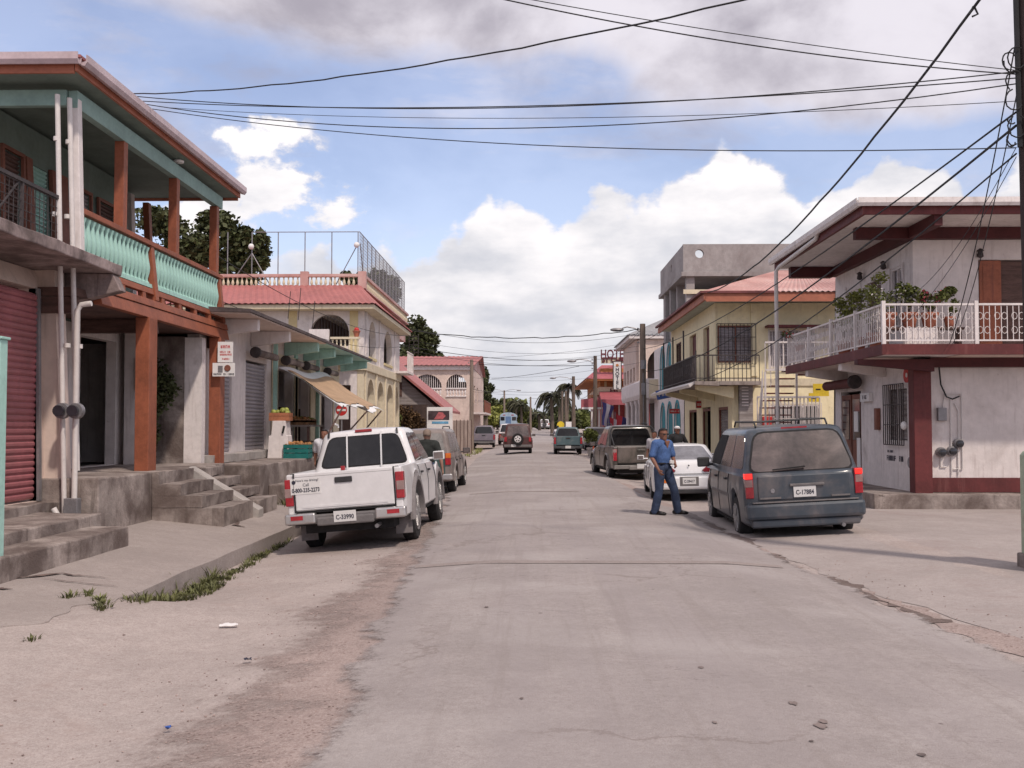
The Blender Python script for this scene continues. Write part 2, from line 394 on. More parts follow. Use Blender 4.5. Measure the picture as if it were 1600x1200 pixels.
def road_extra(nt, v, X, Y, col):
    # long worn wheel bands, patches, small dark spots, hairline cracks
    band = nz(xyz(a=(X*1.1, Y*.05, 0.0)), 1.6, 4, .6)
    col = mixc(sstep(band, .38, .62), mixc(.5, col, (.30, .265, .262)), col)
    col = mixc(sstep(nz(v, .35, 4, .55, .4), .48, .62)*.22, col, (.50, .465, .45))
    spots = vor(v, 2.2, .035, .055)*sstep(nz(v, .5, 3), .45, .56)
    col = mixc(spots*.75, col, (.10, .075, .075))
    sp2 = vor(v, 7.5, .05, .09)*sstep(nz(v, 1.3, 3), .5, .6)
    col = mixc(sp2*.45, col, (.14, .11, .11))
    n = E.nt.nodes.new('ShaderNodeTexVoronoi'); n.feature = 'DISTANCE_TO_EDGE'; n.inputs['Scale'].default_value = .33
    dn = nt.nodes.new('ShaderNodeVectorMath'); dn.operation = 'ADD'; nt.links.new(v, dn.inputs[0])
    q = nz(v, 1.3, 6, .65)*1.3; nt.links.new(xyz(a=(q, q*-.8, 0.0)), dn.inputs[1]); nt.links.new(dn.outputs[0], n.inputs['Vector'])
    ck = sstep(E(n.outputs['Distance']), .011, .002)*sstep(nz(v, .23, 3), .47, .56)
    col = mixc(ck*.35, col, (.15, .115, .10))
    tr = nz(xyz(a=(X*3.2, Y*.12, 1.0)), 2.2, 5, .65)
    col = mixc(sstep(tr, .52, .66)*.22, col, (.23, .195, .18))
    w = nz(xyz(a=(X*.25, Y, 3.0)), 1.1, 6, .7)
    crack = sstep(E.m('ABSOLUTE', w-.5), .004, .0)*sstep(nz(v, .4, 2), .5, .6)
    col = mixc(crack*.6, col, (.13, .10, .10))
    return col
def gravel_extra(nt, v, X, Y, col):
    a = vor(v, 26, .18, .34)*sstep(nz(v, 5, 4), .42, .6)
    col = mixc(a*.8, col, (.13, .085, .075))
    b = vor(v, 34, .12, .28)
    return mixc(b*.4, col, (.50, .44, .41))
def dust_extra(nt, v, X, Y, col):
    a = vor(v, 14, .10, .2)*sstep(nz(v, .9, 5, .6), .46, .62)
    return mixc(a*.6, col, (.2, .13, .115))
def ragged(v, w):   # soft uneven border built from coarse and fine noise
    return (nz(v, 1.1, 3, .5)-.5)*w*1.6+(nz(v, 5, 4, .6)-.5)*w+(nz(v, 28, 4, .75)-.5)*w*.9
def road_edge(v, X, Y):
    n = E.m('MINIMUM', Y, 45.0)
    l = X-(n*-.0475-.93)+ragged(v, .35)
    r = (n*-.055+4.12)-X+ragged(v, .30)
    far = sstep(Y, 26, 34)
    return E.m('MAXIMUM', sstep(l, -.05, .16)*E.m('MAXIMUM', sstep(r, -.04, .08), sstep(Y, 17, 22)), far)
def gravel_edge(v, X, Y):
    l = X-(Y*-.010-1.95)+ragged(v, 1.0)
    return sstep(l, -.20, .55)*(1-sstep(Y, 30, 55)*.8)
ROAD = ground_material('pale dusty asphalt', (.37, .332, .322), (.22, .185, .175), 110, (.42, .385, .375), .3, road_extra, road_edge)
GRAV = ground_material('brown gravel', (.37, .295, .27), (.22, .16, .145), 48, (.44, .375, .35), .3, gravel_extra, gravel_edge)
DIRT = ground_material('pale dust', (.45, .395, .37), (.26, .205, .19), 60, (.35, .285, .26), .36, dust_extra)
WALK = ground_material('worn sidewalk concrete', (.36, .315, .295), (.25, .205, .19), 60, (.27, .22, .205), .32)
APRON = ground_material('driveway concrete', (.40, .355, .34), (.27, .225, .21), 80, (.32, .265, .25), .38)
FIELD = ground_material('far field', (.20, .19, .12), (.1, .1, .05), 2, (.3, .26, .2), .35)
xs = [-500, -200, -80, -40, -20, -12]+rng(-8, -1.2, .2)+[-.6, 0, 1, 2, 2.4]+rng(2.7, 5.3, .25)+[6, 8, 12, 20, 40, 80, 200, 500]
ys = [-60, -20, -5, 0]+rng(2, 14, .4)+rng(16, 60, 4)+rng(65, 190, 5)+[220, 300, 500, 900, 1600]
struct(grid_sheet(xs, ys, lambda x, y: g(x, y)).build('ground', DIRT, smooth=True))
# far green country beyond the town
struct(grid_sheet([-600, -200, -60, -12], [150, 200, 300, 600, 1500], lambda x, y: g(x, y)+.02).build('far_field', FIELD))
struct(grid_sheet([8, 60, 200, 600], [150, 200, 300, 600, 1500], lambda x, y: g(x, y)+.02).build('far_field', FIELD))
def strip(name, m, ys, left, right, lift, n=14, jit=.05, jseed=1):
    rnd = random.Random(jseed); mb = MB(); vs = []
    for y in ys:
        a = left(y)+rnd.gauss(0, jit); b = right(y)+rnd.gauss(0, jit)
        for i in range(n):
            x = a+(b-a)*i/(n-1); vs.append((x, y, g(x, y)+lift))
    fs = [(j*n+i, j*n+i+1, (j+1)*n+i+1, (j+1)*n+i) for j in range(len(ys)-1) for i in range(n-1)]
    return struct(mb.add(vs, fs).build(name, m, smooth=True))
def lerpt(tab):
    def f(y):
        for (a, va), (b, vb) in zip(tab, tab[1:]):
            if y <= b: return va+(vb-va)*max(0, (y-a))/(b-a)
        return tab[-1][1]
    return f
wob = lambda y, s, a: a*(math.sin(y*1.7+s)+.6*math.sin(y*4.3+2*s)+.5*math.sin(y*9.1+s))
rl = lerpt([(0, -.95), (5.1, -1.2), (12.8, -1.52), (29, -2.36), (60, -3.2), (110, -2.8), (400, -2.6)])
rr = lerpt([(0, 4.6), (8, 3.84), (12.8, 3.3), (20, 2.9), (34, 2.6), (60, 2.9), (110, 2.8), (400, 2.6)])
gl = lerpt([(0, -2.25), (6, -1.98), (10.4, -1.85), (14, -2.1), (30, -2.8), (60, -3.4)])
yy = rng(-5, 20, .12)+rng(20.5, 60, .6)+rng(62, 200, 3)+[260, 400]
strip('gravel_shoulder', GRAV, rng(-5, 60, .1), lambda y: gl(y)-1.0, lambda y: rl(y)+.45, .005, 16, 0, 5)
strip('road', ROAD, yy, lambda y: rl(y)-.35*(y < 30), lambda y: rr(y)+.35*(y < 22), .018, 24, 0, 6)
PATCH = ground_material('road patch', (.32, .275, .26), (.2, .16, .15), 90, (.33, .29, .28), .3)
struct(grid_sheet(rng(-1.45, 3.1, .35), [12.72, 12.85, 12.98], lambda x, y: g(x, y)+.024).build('road_patch', PATCH))
strip('road_patch', PATCH, [26.4, 26.55, 26.7], lambda y: -1.6, lambda y: 1.2, .024, 8, .02, 8)
struct(grid_sheet(rng(2.6, 4.8, .2), rng(8, 20, .4), lambda x, y: g(x, y)+.0).build('gutter_dirt', GRAV)) if 0 else None
strip('gutter', GRAV, rng(5, 33, .15), lambda y: rr(y)-.06+wob(y, 3, .035), lambda y: rr(y)+.16+.10*math.sin(y*.9)+wob(y, 1, .05), .006, 5, .03, 9)
WET = ground_material('damp gutter dirt', (.17, .125, .11), (.08, .055, .05), 60, (.25, .19, .17), .35)
strip('damp_dirt', WET, rng(15.2, 21.5, .12), lambda y: rr(y)-.02+wob(y*2, 3, .10)-.15*math.sin((y-15)*.5), lambda y: rr(y)+.28+wob(y*1.7, 5, .12), .013, 6, .04, 31)
strip('damp_dirt', WET, rng(9.4, 14.4, .1), lambda y: rr(y)+.0+wob(y, 1, .05), lambda y: rr(y)+.10+.09*math.sin(y*2.3)+wob(y*2, 5, .04), .011, 4, .03, 32)
# driveway in front of the white and maroon house
strip('driveway', APRON, rng(-4, 21.3, .3), lambda y: rr(y)+.22+wob(y, 4, .05), lambda y: 26, .005, 30, .03, 10)
# left sidewalk: raised slab with a kerb face from Y = 10.9 on
def walk(Y0, Y1, mb):
    xs = rng(-4.15, -6.3, .3) if 0 else [-4.15-i*.27 for i in range(9)]+[-8.4]
    ys = rng(Y0, 11, .1)+rng(11.6, Y1, .6)
    vs = []; n = len(xs)+1
    for y in ys:
        jx = .02*math.sin(y*3)+.015*math.sin(y*7.7)
        if y < 10.6: jx -= (10.6-y)*.16+.05*math.sin(y*11)+.06*math.sin(y*5.3)
        vs.append((-4.15+jx, y, -.42))
        for i, x in enumerate(xs): vs.append((x+jx*(1-i/len(xs)), y, zs(x+jx*(1-i/len(xs)))))
    fs = [(j*n+i, (j+1)*n+i, (j+1)*n+i+1, j*n+i+1) for j in range(len(ys)-1) for i in range(n-1)]
    fs += [tuple(range(n))] if 0 else []
    return mb.add(vs, fs)
struct(walk(3.0, 40, MB()).build('sidewalk', WALK))
# broken joint in the slab
CR = mat('crack dirt', (.12, .085, .075), .95, .3, 8)
def crack(pts, w, seed):
    rnd = random.Random(seed); mb = MB(); vs = []
    P2 = []
    for (a, b), (c, d) in zip(pts, pts[1:]):
        for k in range(10): P2.append((a+(c-a)*k/10+rnd.gauss(0, .012), b+(d-b)*k/10+rnd.gauss(0, .02)))
    P2.append(pts[-1])
    for i, (x, y) in enumerate(P2):
        q = P2[min(i+1, len(P2)-1)]; p = P2[max(0, i-1)]; dx, dy = q[0]-p[0], q[1]-p[1]; L = math.hypot(dx, dy) or 1
        ww = w*(.4+.9*rnd.random())*math.sin(math.pi*min(1, (i+.6)/(len(P2))))
        for s in (-1, 1):
            xx, yy_ = x-dy/L*ww*s/2, y+dx/L*ww*s/2
            z = (zs(xx)+.014) if xx < -4.3 else g(xx, yy_)+.015
            vs.append((xx, yy_, z))
    mb.add(vs, [(2*i, 2*i+1, 2*i+3, 2*i+2) for i in range(len(P2)-1)])
    return struct(mb.build('crack', CR))
crack([(-6.6, 8.6), (-5.85, 9.9), (-5.25, 11.3), (-4.6, 11.35)], .07, 2)
crack([(-5.5, 10.2), (-5.2, 10.25)], .10, 3)
crack([(-4.75, 17.0), (-4.95, 17.1), (-5.05, 17.7)], .10, 6)
crack([(-4.4, 10.9), (-5.3, 10.95)], .03, 9)
# ------------------------------------------------------------------ shared architecture bits
def slats(mb, plane, pos, a0, a1, z0, z1, pitch=.09, dep=.03, sgn=1):
    n = int((z1-z0)/pitch); z = z0
    for i in range(n):
        z = z0+(z1-z0)*i/n; h = (z1-z0)/n
        prof = [(pos, z), (pos+sgn*dep, z+h*.35), (pos+sgn*dep, z+h*.7), (pos, z+h*.97), (pos-sgn*.02, z+h*.97), (pos-sgn*.02, z)]
        if plane == 'x': mb.prism([(p[0], p[1]) for p in prof], 'y', a0, a1)
        else: mb.prism([(p[0], p[1]) for p in prof], 'x', a0, a1)
    return mb
BPROF = [(.050, 0), (.050, .05), (.030, .07), (.028, .12), (.055, .24), (.062, .32), (.045, .44), (.028, .56), (.026, .62), (.042, .66), (.046, .70)]
def baluster_mb(h, r=1, seg=10):
    return MB().lathe([(a*r, b/.70*h) for a, b in BPROF], seg=seg)
def shell(root, X0, X1, Y0, Y1, z0, z1, m, name='wall', sides='NSEW', th=.2, ceiling=True):
    """plain outer walls of a building block; the two sides seen in the photograph are built apart"""
    mb = MB()
    if 'S' in sides: mb.box(X0, X1, Y0, Y0+th, z0, z1)
    if 'N' in sides: mb.box(X0, X1, Y1-th, Y1, z0, z1)
    if 'W' in sides: mb.box(X0, X0+th, Y0+th+.003, Y1-th-.003, z0, z1)
    if 'E' in sides: mb.box(X1-th, X1, Y0+th+.003, Y1-th-.003, z0, z1)
    if ceiling: mb.box(X0+th, X1-th, Y0+th, Y1-th, z1-.15, z1-.01)
    return mb.build(name, m, root)
def corrugated(quad, n=24, amp=.025, th=.03, m=1):
    """sheet between two edges quad=(a,b,c,d): ridges run from edge a-b to edge d-c"""
    a, b, c, d = [Vector(p) for p in quad]; nrm = (b-a).cross(d-a).normalized()
    if nrm.z < 0: nrm = -nrm
    mb = MB(); vs = []
    N = n*2
    for k in range(N+1):
        t = k/N; o = nrm*amp*(1 if k % 2 else -1)
        for j in range(m+1):
            s = j/m; vs.append(a.lerp(b, t).lerp(d.lerp(c, t), s)+o)
    M = m+1
    fs = [(k*M+j, (k+1)*M+j, (k+1)*M+j+1, k*M+j+1) for k in range(N) for j in range(m)]
    n0 = len(vs); vs2 = [v-nrm*th for v in vs]; fs2 = [tuple(i+n0 for i in reversed(f)) for f in fs]
    mb.add(vs+vs2, fs+fs2); return mb

# ================================================================== terrace shop (red roller shutter, near left)
T = thing('terrace_shop', 'shop with red roller shutter and steps under a mouldy concrete canopy slab', 'shop', (-7.1, 12, .05))
wall('x', -7.1, rect(7.5, 15.0, -.1, 3.83), [rect(9.2, 14.62, .57, 3.6)], -.25).build('wall', PINKW, T)
MB().box(-12, -7.1, 7.5, 7.7, -.1, 3.83).box(-12, -7.1, 15.02, 15.2, -.1, 3.83).build('side_wall', PINKW, T)
slats(MB(), 'x', -7.16, 9.2, 14.62, .60, 3.55, .09, .022).build('roller_shutter', REDSH, T)
MB().box(-7.2, -7.1+.04, 9.1, 9.2, .57, 3.6).build('shutter_guide', GREYM, T); MB().box(-7.2, -7.06, 14.62, 14.70, .57, 3.6).build('shutter_guide', GREYM, T)
MB().box(-12, -6.03, 7.0, 15.42, 3.84, 4.0).build('canopy_slab', SLABM, T, bevel=.015)
for y in (15.18, 11.2, 8.2):
    MB().prism([(-7.1, 3.45), (-6.06, 3.63), (-6.06, 3.835), (-7.1, 3.835)], 'y', y, y+.22).build('canopy_beam', SLABM, T, bevel=.01)
MB().box(-7.12, -6.80, 14.86, 15.17, .05, 3.84).build('column', PINKW, T, bevel=.01)
MB().box(-7.1, -6.83, 9, 14.85, -.1, .56).build('plinth', CONC, T, bevel=.01)
MB().box(-7.1, -5.95, 6.5, 14.15, -.1, .44).build('step', CONC, T, bevel=.02)
MB().box(-6.8, -5.45, 5.5, 13.85, -.1, .29).build('step', CONC, T, bevel=.02)
# iron rail round the terrace
rl_ = MB(); rl_.bar((-6.62, 8, 4.84), (-6.62, 14.6, 4.84), .05).bar((-6.62, 8, 4.1), (-6.62, 14.6, 4.1), .03)
for y in rng(8, 14.6, 1.1): rl_.bar((-6.62, y, 4.0), (-6.62, y, 4.84), .04)
rl_.bar((-6.62, 12.6, 4.05), (-6.62, 13.4, 4.8), .02)
rl = rl_.build('terrace_railing', DARKM, T)
mm = MB()
for y in rng(8, 14.6, .12): mm.bar((-6.62, y, 4.0), (-6.62, y, 4.8), .008)
for z in rng(4.1, 4.8, .12): mm.bar((-6.62, 8, z), (-6.62, 14.6, z), .008)
mm.build('mesh_infill', DARKM, rl)
# pipes and meters at the corner
for i, (px, z0, z1, yy_) in enumerate(((-6.66, .35, 6.35, 14.55), (-6.56, 1.0, 6.35, 14.72))):
    p = MB().tube([(px, yy_, z0), (px, yy_, z1)], .036, 10)
    for z in (2.8, 4.6, 5.7): p.lathe([(.046, -.03), (.046, .03)], (px, yy_, z), seg=10)
    p.build('pipe', PIPE, T, smooth=True)
MB().tube([(-6.5, 14.5, .4), (-6.5, 14.5, 3.3), (-6.45, 14.5, 3.38), (-6.3, 14.5, 3.4)], .04, 10).build('pipe', PIPE, T, smooth=True)
MB().tube([(-6.75, 14.4, .48), (-6.66, 14.4, .33), (-6.5, 14.4, .30), (-6.1, 14.4, .34)], .045, 10).build('pipe', PIPE, T, smooth=True)
for x in (-6.68, -6.48):
    me_ = MB().lathe([(.11, 0), (.115, .09), (.09, .12)], (x, 14.42, 1.86), 'y', 16).xf(Matrix.Identity(4)).build('electric_meter', GREYM, T, smooth=True)
    MB().lathe([(.08, 0), (.075, .07), (.04, .10)], (x, 14.33, 1.86), 'y', 14).build('meter_dome', GLS, me_, smooth=True)
MB().box(-6.62, -6.42, 14.42, 14.56, .35, .62).build('junction_box', GREYM, T, bevel=.01)

# ================================================================== veranda house (orange and mint)
V = thing('veranda_house', 'two storey house with orange posts, mint balustrade and shady upstairs veranda', 'house', (-6.6, 18, .1))
# concrete platform and steps
MB().box(-8.6, -6.25, 14.72, 20.85, -.1, .88).build('platform', CONC, V, bevel=.02)
st = MB()
for i in range(4):
    st.box(-6.24, -5.05-.36*(i), 16.8, 18.55, -.2 if i == 0 else .12+.19*i-.01, .10+.195*(i+1))
st.build('steps', CONC, V, bevel=.015)
st = MB()
for i in range(4):
    st.box(-6.24, -5.05-.36*(i), 18.95, 20.35, -.2 if i == 0 else .12+.19*i-.01, .10+.195*(i+1)-.02)
st.build('steps', CONC, V, bevel=.015)
MB().prism([(-6.24, .0), (-4.95, -.1), (-4.95, .13), (-6.24, .90)], 'y', 18.57, 18.93).build('ramp', CONCL, V, bevel=.01)
# back wall of the ground floor with a deep doorway, side wall, pilaster
wall('x', -8.2, rect(15.2, 20.9, .88, 3.5), [rect(18.45, 20.05, .89, 3.3)], -.2).build('wall', WHITE2, V)
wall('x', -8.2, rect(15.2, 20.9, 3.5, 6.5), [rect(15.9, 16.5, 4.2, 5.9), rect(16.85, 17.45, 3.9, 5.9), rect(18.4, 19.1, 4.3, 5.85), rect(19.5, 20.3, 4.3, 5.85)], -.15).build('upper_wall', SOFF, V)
MB().box(-8.05, -7.78, 20.1, 20.5, .88, 3.5).build('column', WHITE2, V, bevel=.01)
MB().box(-8.19, -7.12, 20.9, 21.1, .1, 3.48).build('side_wall', CONC, V)
MB().box(-13, -8.4, 14.9, 15.1, .88, 6.5).box(-13, -8.4, 21.7, 21.9, .88, 6.5).box(-13, -12.8, 15.1, 21.7, .88, 6.5).build('outer_wall', WHITE2, V)
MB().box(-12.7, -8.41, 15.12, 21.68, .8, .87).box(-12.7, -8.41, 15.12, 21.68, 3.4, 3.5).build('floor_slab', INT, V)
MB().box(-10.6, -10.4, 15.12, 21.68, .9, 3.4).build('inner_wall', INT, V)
# louvred shutters and doors upstairs
for (a, b, z0, z1, m, nm) in ((15.9, 16.5, 4.2, 5.9, WOODD, 'louvre_window'), (18.4, 19.1, 4.3, 5.85, GREYSH, 'louvre_window'), (19.5, 20.3, 4.3, 5.85, WOODD, 'louvre_window')):
    f = MB().box(-8.17, -8.12, a-.06, a, z0-.06, z1+.06).box(-8.17, -8.12, b, b+.06, z0-.06, z1+.06).box(-8.17, -8.12, a, b, z1, z1+.06).box(-8.17, -8.12, a, b, z0-.06, z0).build(nm, BROWNP, V)
    slats(MB(), 'x', -8.22, a, b, z0, z1, .07, .03).build('louvre', m, f)
d_ = MB().box(-8.19, -8.12, 16.6, 16.8, 3.6, 5.95).box(-8.19, -8.12, 17.5, 18.1, 3.6, 5.95).build('door', BROWNP, V)
slats(MB(), 'x', -8.22, 16.85, 17.45, 3.9, 5.9, .07, .03).build('louvre', MINT, d_)
# deck, beams, slots
MB().box(-8.19, -6.63, 14.8, 21.95, 3.55, 3.68).build('deck', WOODD, V)
MB().box(-6.66, -6.52, 15.43, 22.0, 3.50, 3.70).build('deck_beam', ORANGE, V, bevel=.008)
MB().box(-6.65, -6.50, 15.43, 22.02, 3.71, 3.84).build('deck_beam', ORANGE, V, bevel=.008)
MB().box(-6.64, -6.53, 15.43, 22.0, 3.94, 4.02).build('lower_rail', ORANGE, V, bevel=.006)
for y in rng(15.6, 21.9, .9): MB().box(-6.63, -6.54, y-.07, y+.07, 3.84, 3.94).build('rail_block', ORANGE, V)
for y in (14.9, 18.1, 21.7): MB().box(-8.1, -6.67, y-.08, y+.08, 3.30, 3.54).build('joist', WOODD, V)
MB().box(-8.1, -6.67, 21.86, 22.0, 3.5, 3.84).build('deck_beam', ORANGE, V)
# lower posts
for y, y2 in ((17.3, 17.68), (21.3, 21.62)):
    MB().box(-6.74, -6.50, y, y2, .2, 3.50).build('post', ORANGE, V, bevel=.01)
# upper posts
for y in (16.62, 19.15, 21.62):
    MB().box(-6.67, -6.51, y, y+.17, 4.76, 6.2).build('post', ORANGE, V, bevel=.008)
for y in (17.85, 21.80): MB().box(-6.68, -6.50, y, y+.15, 3.85, 4.68).build('post', ORANGE, V, bevel=.008)
MB().box(-8.15, -8.02, 21.7, 21.86, 3.6, 6.3).build('post', ORANGE, V, bevel=.008)
MB().box(-6.62, -6.50, 14.86, 15.0, 4.0, 6.35).build('post', WHITE, V, bevel=.01)
# balustrade
rt = MB().box(-6.70, -6.48, 15.05, 22.0, 4.67, 4.755).build('balustrade', ORANGE, V, bevel=.008)
MB().box(-6.62, -6.55, 15.05, 21.9, 4.035, 4.09).box(-6.60, -6.56, 15.05, 21.9, 4.59, 4.665).build('bottom_rail', MINT, rt)
bl = None
for y in list(rng(15.2, 17.75, .17))+list(rng(18.1, 21.7, .175)):
    if bl is None:
        bl = baluster_mb(.55, 1.15).build('baluster', MINT, rt, smooth=True, local=True); base_ = bl
        bl.matrix_parent_inverse = wm(rt).inverted()
    else: bl = base_.copy(); COL.objects.link(bl)
    bl.location = (-6.585, y, 4.07)
# far end balustrade rail and light grille
e = MB().box(-8.1, -6.7, 21.86, 21.94, 4.67, 4.74)
for x in rng(-8.0, -6.8, .12): e.bar((x, 21.9, 3.85), (x, 21.9, 4.67), .02)
e.build('end_rail', ORANGE, V)
# roof
MB().box(-8.2, -6.3, 14.35, 22.45, 6.56, 6.60).box(-13.2, -8.2, 14.35, 22.45, 6.56, 6.6).build('soffit', SOFF, V)
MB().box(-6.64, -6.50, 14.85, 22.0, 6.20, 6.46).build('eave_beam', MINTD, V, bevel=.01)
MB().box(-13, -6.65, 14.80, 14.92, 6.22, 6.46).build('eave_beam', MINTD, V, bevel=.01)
MB().box(-6.30, -6.26, 14.30, 22.5, 6.56, 6.70).box(-13.3, -6.31, 14.30, 14.34, 6.53, 6.70).box(-13.3, -6.31, 22.46, 22.5, 6.5, 6.70).build('fascia', FASC, V)
gp = [(.0, .0), (.02, -.11), (.10, -.13), (.14, -.07), (.14, .03), (.12, .03), (.12, -.06), (.03, -.09), (.02, .0)]
GUT = mat('pinkish gutter', (.50, .40, .42), .5, .07, 2, dirt=((.3, .22, .22), .3, 1.5))
MB().prism([(-6.26+a, 6.76+b) for a, b in gp], 'y', 14.3, 22.5).build('gutter', GUT, V)
MB().prism([(14.30-a, 6.76+b) for a, b in gp], 'x', -13.3, -6.2).build('gutter', GUT, V)
rx0, rx1, ry0, ry1, rz0, rz1 = -13.4, -6.2, 14.25, 22.55, 6.78, 7.7
c1, c2 = (-9.8, 17.4, rz1), (-9.8, 19.4, rz1)
rf = MB().add([(rx0, ry0, rz0), (rx1, ry0, rz0), (rx1, ry1, rz0), (rx0, ry1, rz0), c1, c2, (rx0, ry0, rz0-.04), (rx1, ry0, rz0-.04), (rx1, ry1, rz0-.04), (rx0, ry1, rz0-.04)],
     [(0, 1, 4), (1, 2, 5, 4), (2, 3, 5), (3, 0, 4, 5), (9, 8, 7, 6), (0, 6, 7, 1), (1, 7, 8, 2), (2, 8, 9, 3), (3, 9, 6, 0)])
rf.build('roof', PINKR, V)
MB().lathe([(.09, 0), (.10, .04), (.05, .07)], (-6.5, 19.2, 6.50), 'z', 14).build('ceiling_lamp', SIGNW, V, smooth=True)
# fine fitting of the upper storey
def warp(root, fn):
    for o in root.children:
        if o.type == 'MESH' and o.name.startswith('baluster'): pass
        elif o.type == 'MESH':
            for v in o.data.vertices: v.co = fn(*v.co)
            o.data.update()
        warp(o, fn)
def fitV(x, y, z):
    a = max(0, min(1, (z-3.45)/.4)); b = max(0, min(1, (z-3.9)/.6))
    return (x-.10*a-.11*b, y, z+.15*b)
warp(V, fitV)
def fitT(x, y, z):
    b = max(0, min(1, (z-3.5)/.3)); return (x-.21*b, y, z+.10*b)
warp(T, fitT)
for o in rt.children:
    if o.name.startswith('baluster'): o.location.x -= .17; o.location.z += .045; o.scale.z = 1.2
for r_ in (T, V, Wc) if 0 else (T, V):
    for o in r_.children:
        if o.type == 'MESH' and o.name.split('.')[0] in ('step', 'steps', 'platform', 'plinth', 'canopy_slab', 'ramp', 'canopy_beam'): rough(o)
# inside the doorway
c = thing('wooden_chair', 'wooden chair standing inside the dark doorway behind the orange posts', 'chair', (-8.75, 19.1, .88), R(20))
def chair_parts(c, m):
    MB().box(-.2, .2, -.2, .2, .43, .47).build('seat', m, c, local=True)
    for x in (-.18, .18):
        MB().bar((x, -.18, 0), (x, -.18, .43), .04).build('leg', m, c, local=True)
        MB().bar((x, .18, 0), (x*.97, .20, .95), .04).build('leg', m, c, local=True)
    MB().box(-.18, .18, .18, .21, .85, .95).box(-.18, .18, .18, .21, .65, .72).build('backrest', m, c, local=True)
chair_parts(c, mat('chair wood', (.22, .12, .07), .6, .15))
t = thing('table', 'dark table standing behind the chair inside the shaded doorway', 'table', (-9.3, 18.9, .88))
MB().box(-.45, .45, -.6, .6, .70, .75).build('tabletop', WOODD, t, local=True)
for x in (-.4, .4):
    for y in (-.55, .55): MB().box(x-.03, x+.03, y-.03, y+.03, 0, .70).build('leg', WOODD, t, local=True)
for i, (x, y) in enumerate(((-9.9, 18.9), (-9.9, 19.4))):
    s = MB().lathe([(.05, 0), (.055, .12), (.06, .16), (.02, .17)], (x, y, 2.25), seg=12).build('white_cup', SIGNW, None, smooth=True)
    tag(s, ('white cup standing on the dark shelf in the doorway, the one by the left jamb', 'white cup standing on the dark shelf in the doorway, the one nearer the chair')[i], 'cup', 'cups on the dark shelf')
s = MB().box(-10.39, -9.8, 18.3, 20.2, 2.2, 2.25).build('wall_shelf', WOODD); tag(s, 'dark shelf carrying two white cups inside the doorway', 'shelf')
s = MB().box(-7.79, -7.76, 20.0, 20.25, 1.9+.75-.3, 3.1-.1).build('notice_board', WOODD); tag(s, 'dark framed notice hanging on the white column beside the doorway', 'notice board')
s = MB().tube([(-7.9+.12*math.cos(a), 20.45, 2.95+.34*math.sin(a)) for a in [k*.35 for k in range(19)]], .02, 6).build('hose_loop', CABLE, smooth=True)
tag(s, 'black loop of hose hanging on the wall behind the first orange post', 'hose')
# two signs on the second orange post
def post_sign(px0, py0, px1, py1, Yd, nm, label, rows):
    a, b = P(px0, py1, Yd), P(px1, py0, Yd)
    o = thing(nm, label, 'sign', ((a.x+b.x)/2, Yd, (a.z+b.z)/2)); w, h = b.x-a.x, b.z-a.z
    MB().box(-w/2, w/2, 0, .02, -h/2, h/2).build('panel', SIGNW, o, local=True)
    for k, (nr, hh, dz, wd_, m) in enumerate(rows): marks(wd_*w, hh*h, (0, -.001, dz*h), o, m, k+3, rows=nr)
    return o
s1 = post_sign(340, 534, 364, 566, 21.2, 'hanging_sign', 'upper white sign with red writing fixed to the second orange post', ((1, .22, .26, .6, RED), (2, .26, -.06, .7, RED), (1, .13, -.34, .4, RED)))
s2 = post_sign(332, 567, 367, 588, 21.15, 'hanging_sign', 'lower wider white sign with dark emblem fixed to the second orange post', ((1, .22, -.34, .9, LETD),))
MB().lathe([(.07, -.004), (.06, -.02), (.001, -.021)], (.08, 0, .03), 'y', 12).build('emblem', BROWNP, s2, local=True)
MB().box(-.12, -.02, -.006, 0, -.06, .08).build('emblem', GREYM, s2, local=True)
# pilaster between the two houses belongs to the canopy shop
# ================================================================== canopy shop
Wc = thing('canopy_shop', 'single storey white shop with grey roller shutters under a long concrete canopy', 'shop', (-6.9, 29, .1))
op = [rect(22.3, 23.45, 1.05, 3.2), rect(24.6, 26.55, 1.05, 3.25), rect(27.7, 29.5, 1.5, 3.2), rect(30.1, 31.6, 1.0, 3.2), rect(33.4, 35.3, 1.5, 3.2)]
wall('x', -6.9, rect(21.12, 36.4, .1, 3.98), op, -.25).build('wall', WHITE2, Wc)
MB().box(-7.12, -6.76, 20.88, 21.11, .1, 3.46).build('pilaster', WHITE, Wc)
wall('x', -6.88, rect(27.0, 36.4, .86, 3.6), [rect(27.6, 29.6, .87, 3.3), rect(30.0, 31.7, .87, 3.3), rect(33.3, 35.4, .87, 3.3)], .03).build('painted_front', CREAM, Wc)
MB().box(-13, -7.16, 21.92, 22.1, .1, 3.95).box(-13, -7.16, 36.2, 36.4, .1, 3.95).box(-13, -12.8, 22.12, 36.18, .1, 3.95).build('outer_wall', WHITE2, Wc)
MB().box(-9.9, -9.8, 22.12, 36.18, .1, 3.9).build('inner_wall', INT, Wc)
MB().box(-13, -7.3, 21.94, 36.2, 3.96, 4.1).build('flat_roof', CONC, Wc)
MB().prism([(-7.16, 4.02), (-5.8, 4.0), (-5.8, 4.07), (-7.16, 4.14)], 'y', 21.0, 37.3).build('canopy', mat('dark canopy edge', (.085, .065, .065), .9, .2, 2, .3), Wc)
MB().prism([(-6.88, 3.985), (-5.84, 3.97), (-5.84, 3.995), (-6.88, 4.015)], 'y', 21.05, 29.0).build('canopy_underside', PINKW, Wc)
MB().prism([(-6.88, 3.985), (-5.84, 3.97), (-5.84, 3.995), (-6.88, 4.015)], 'y', 29.02, 37.25).build('canopy_underside', MINT, Wc)
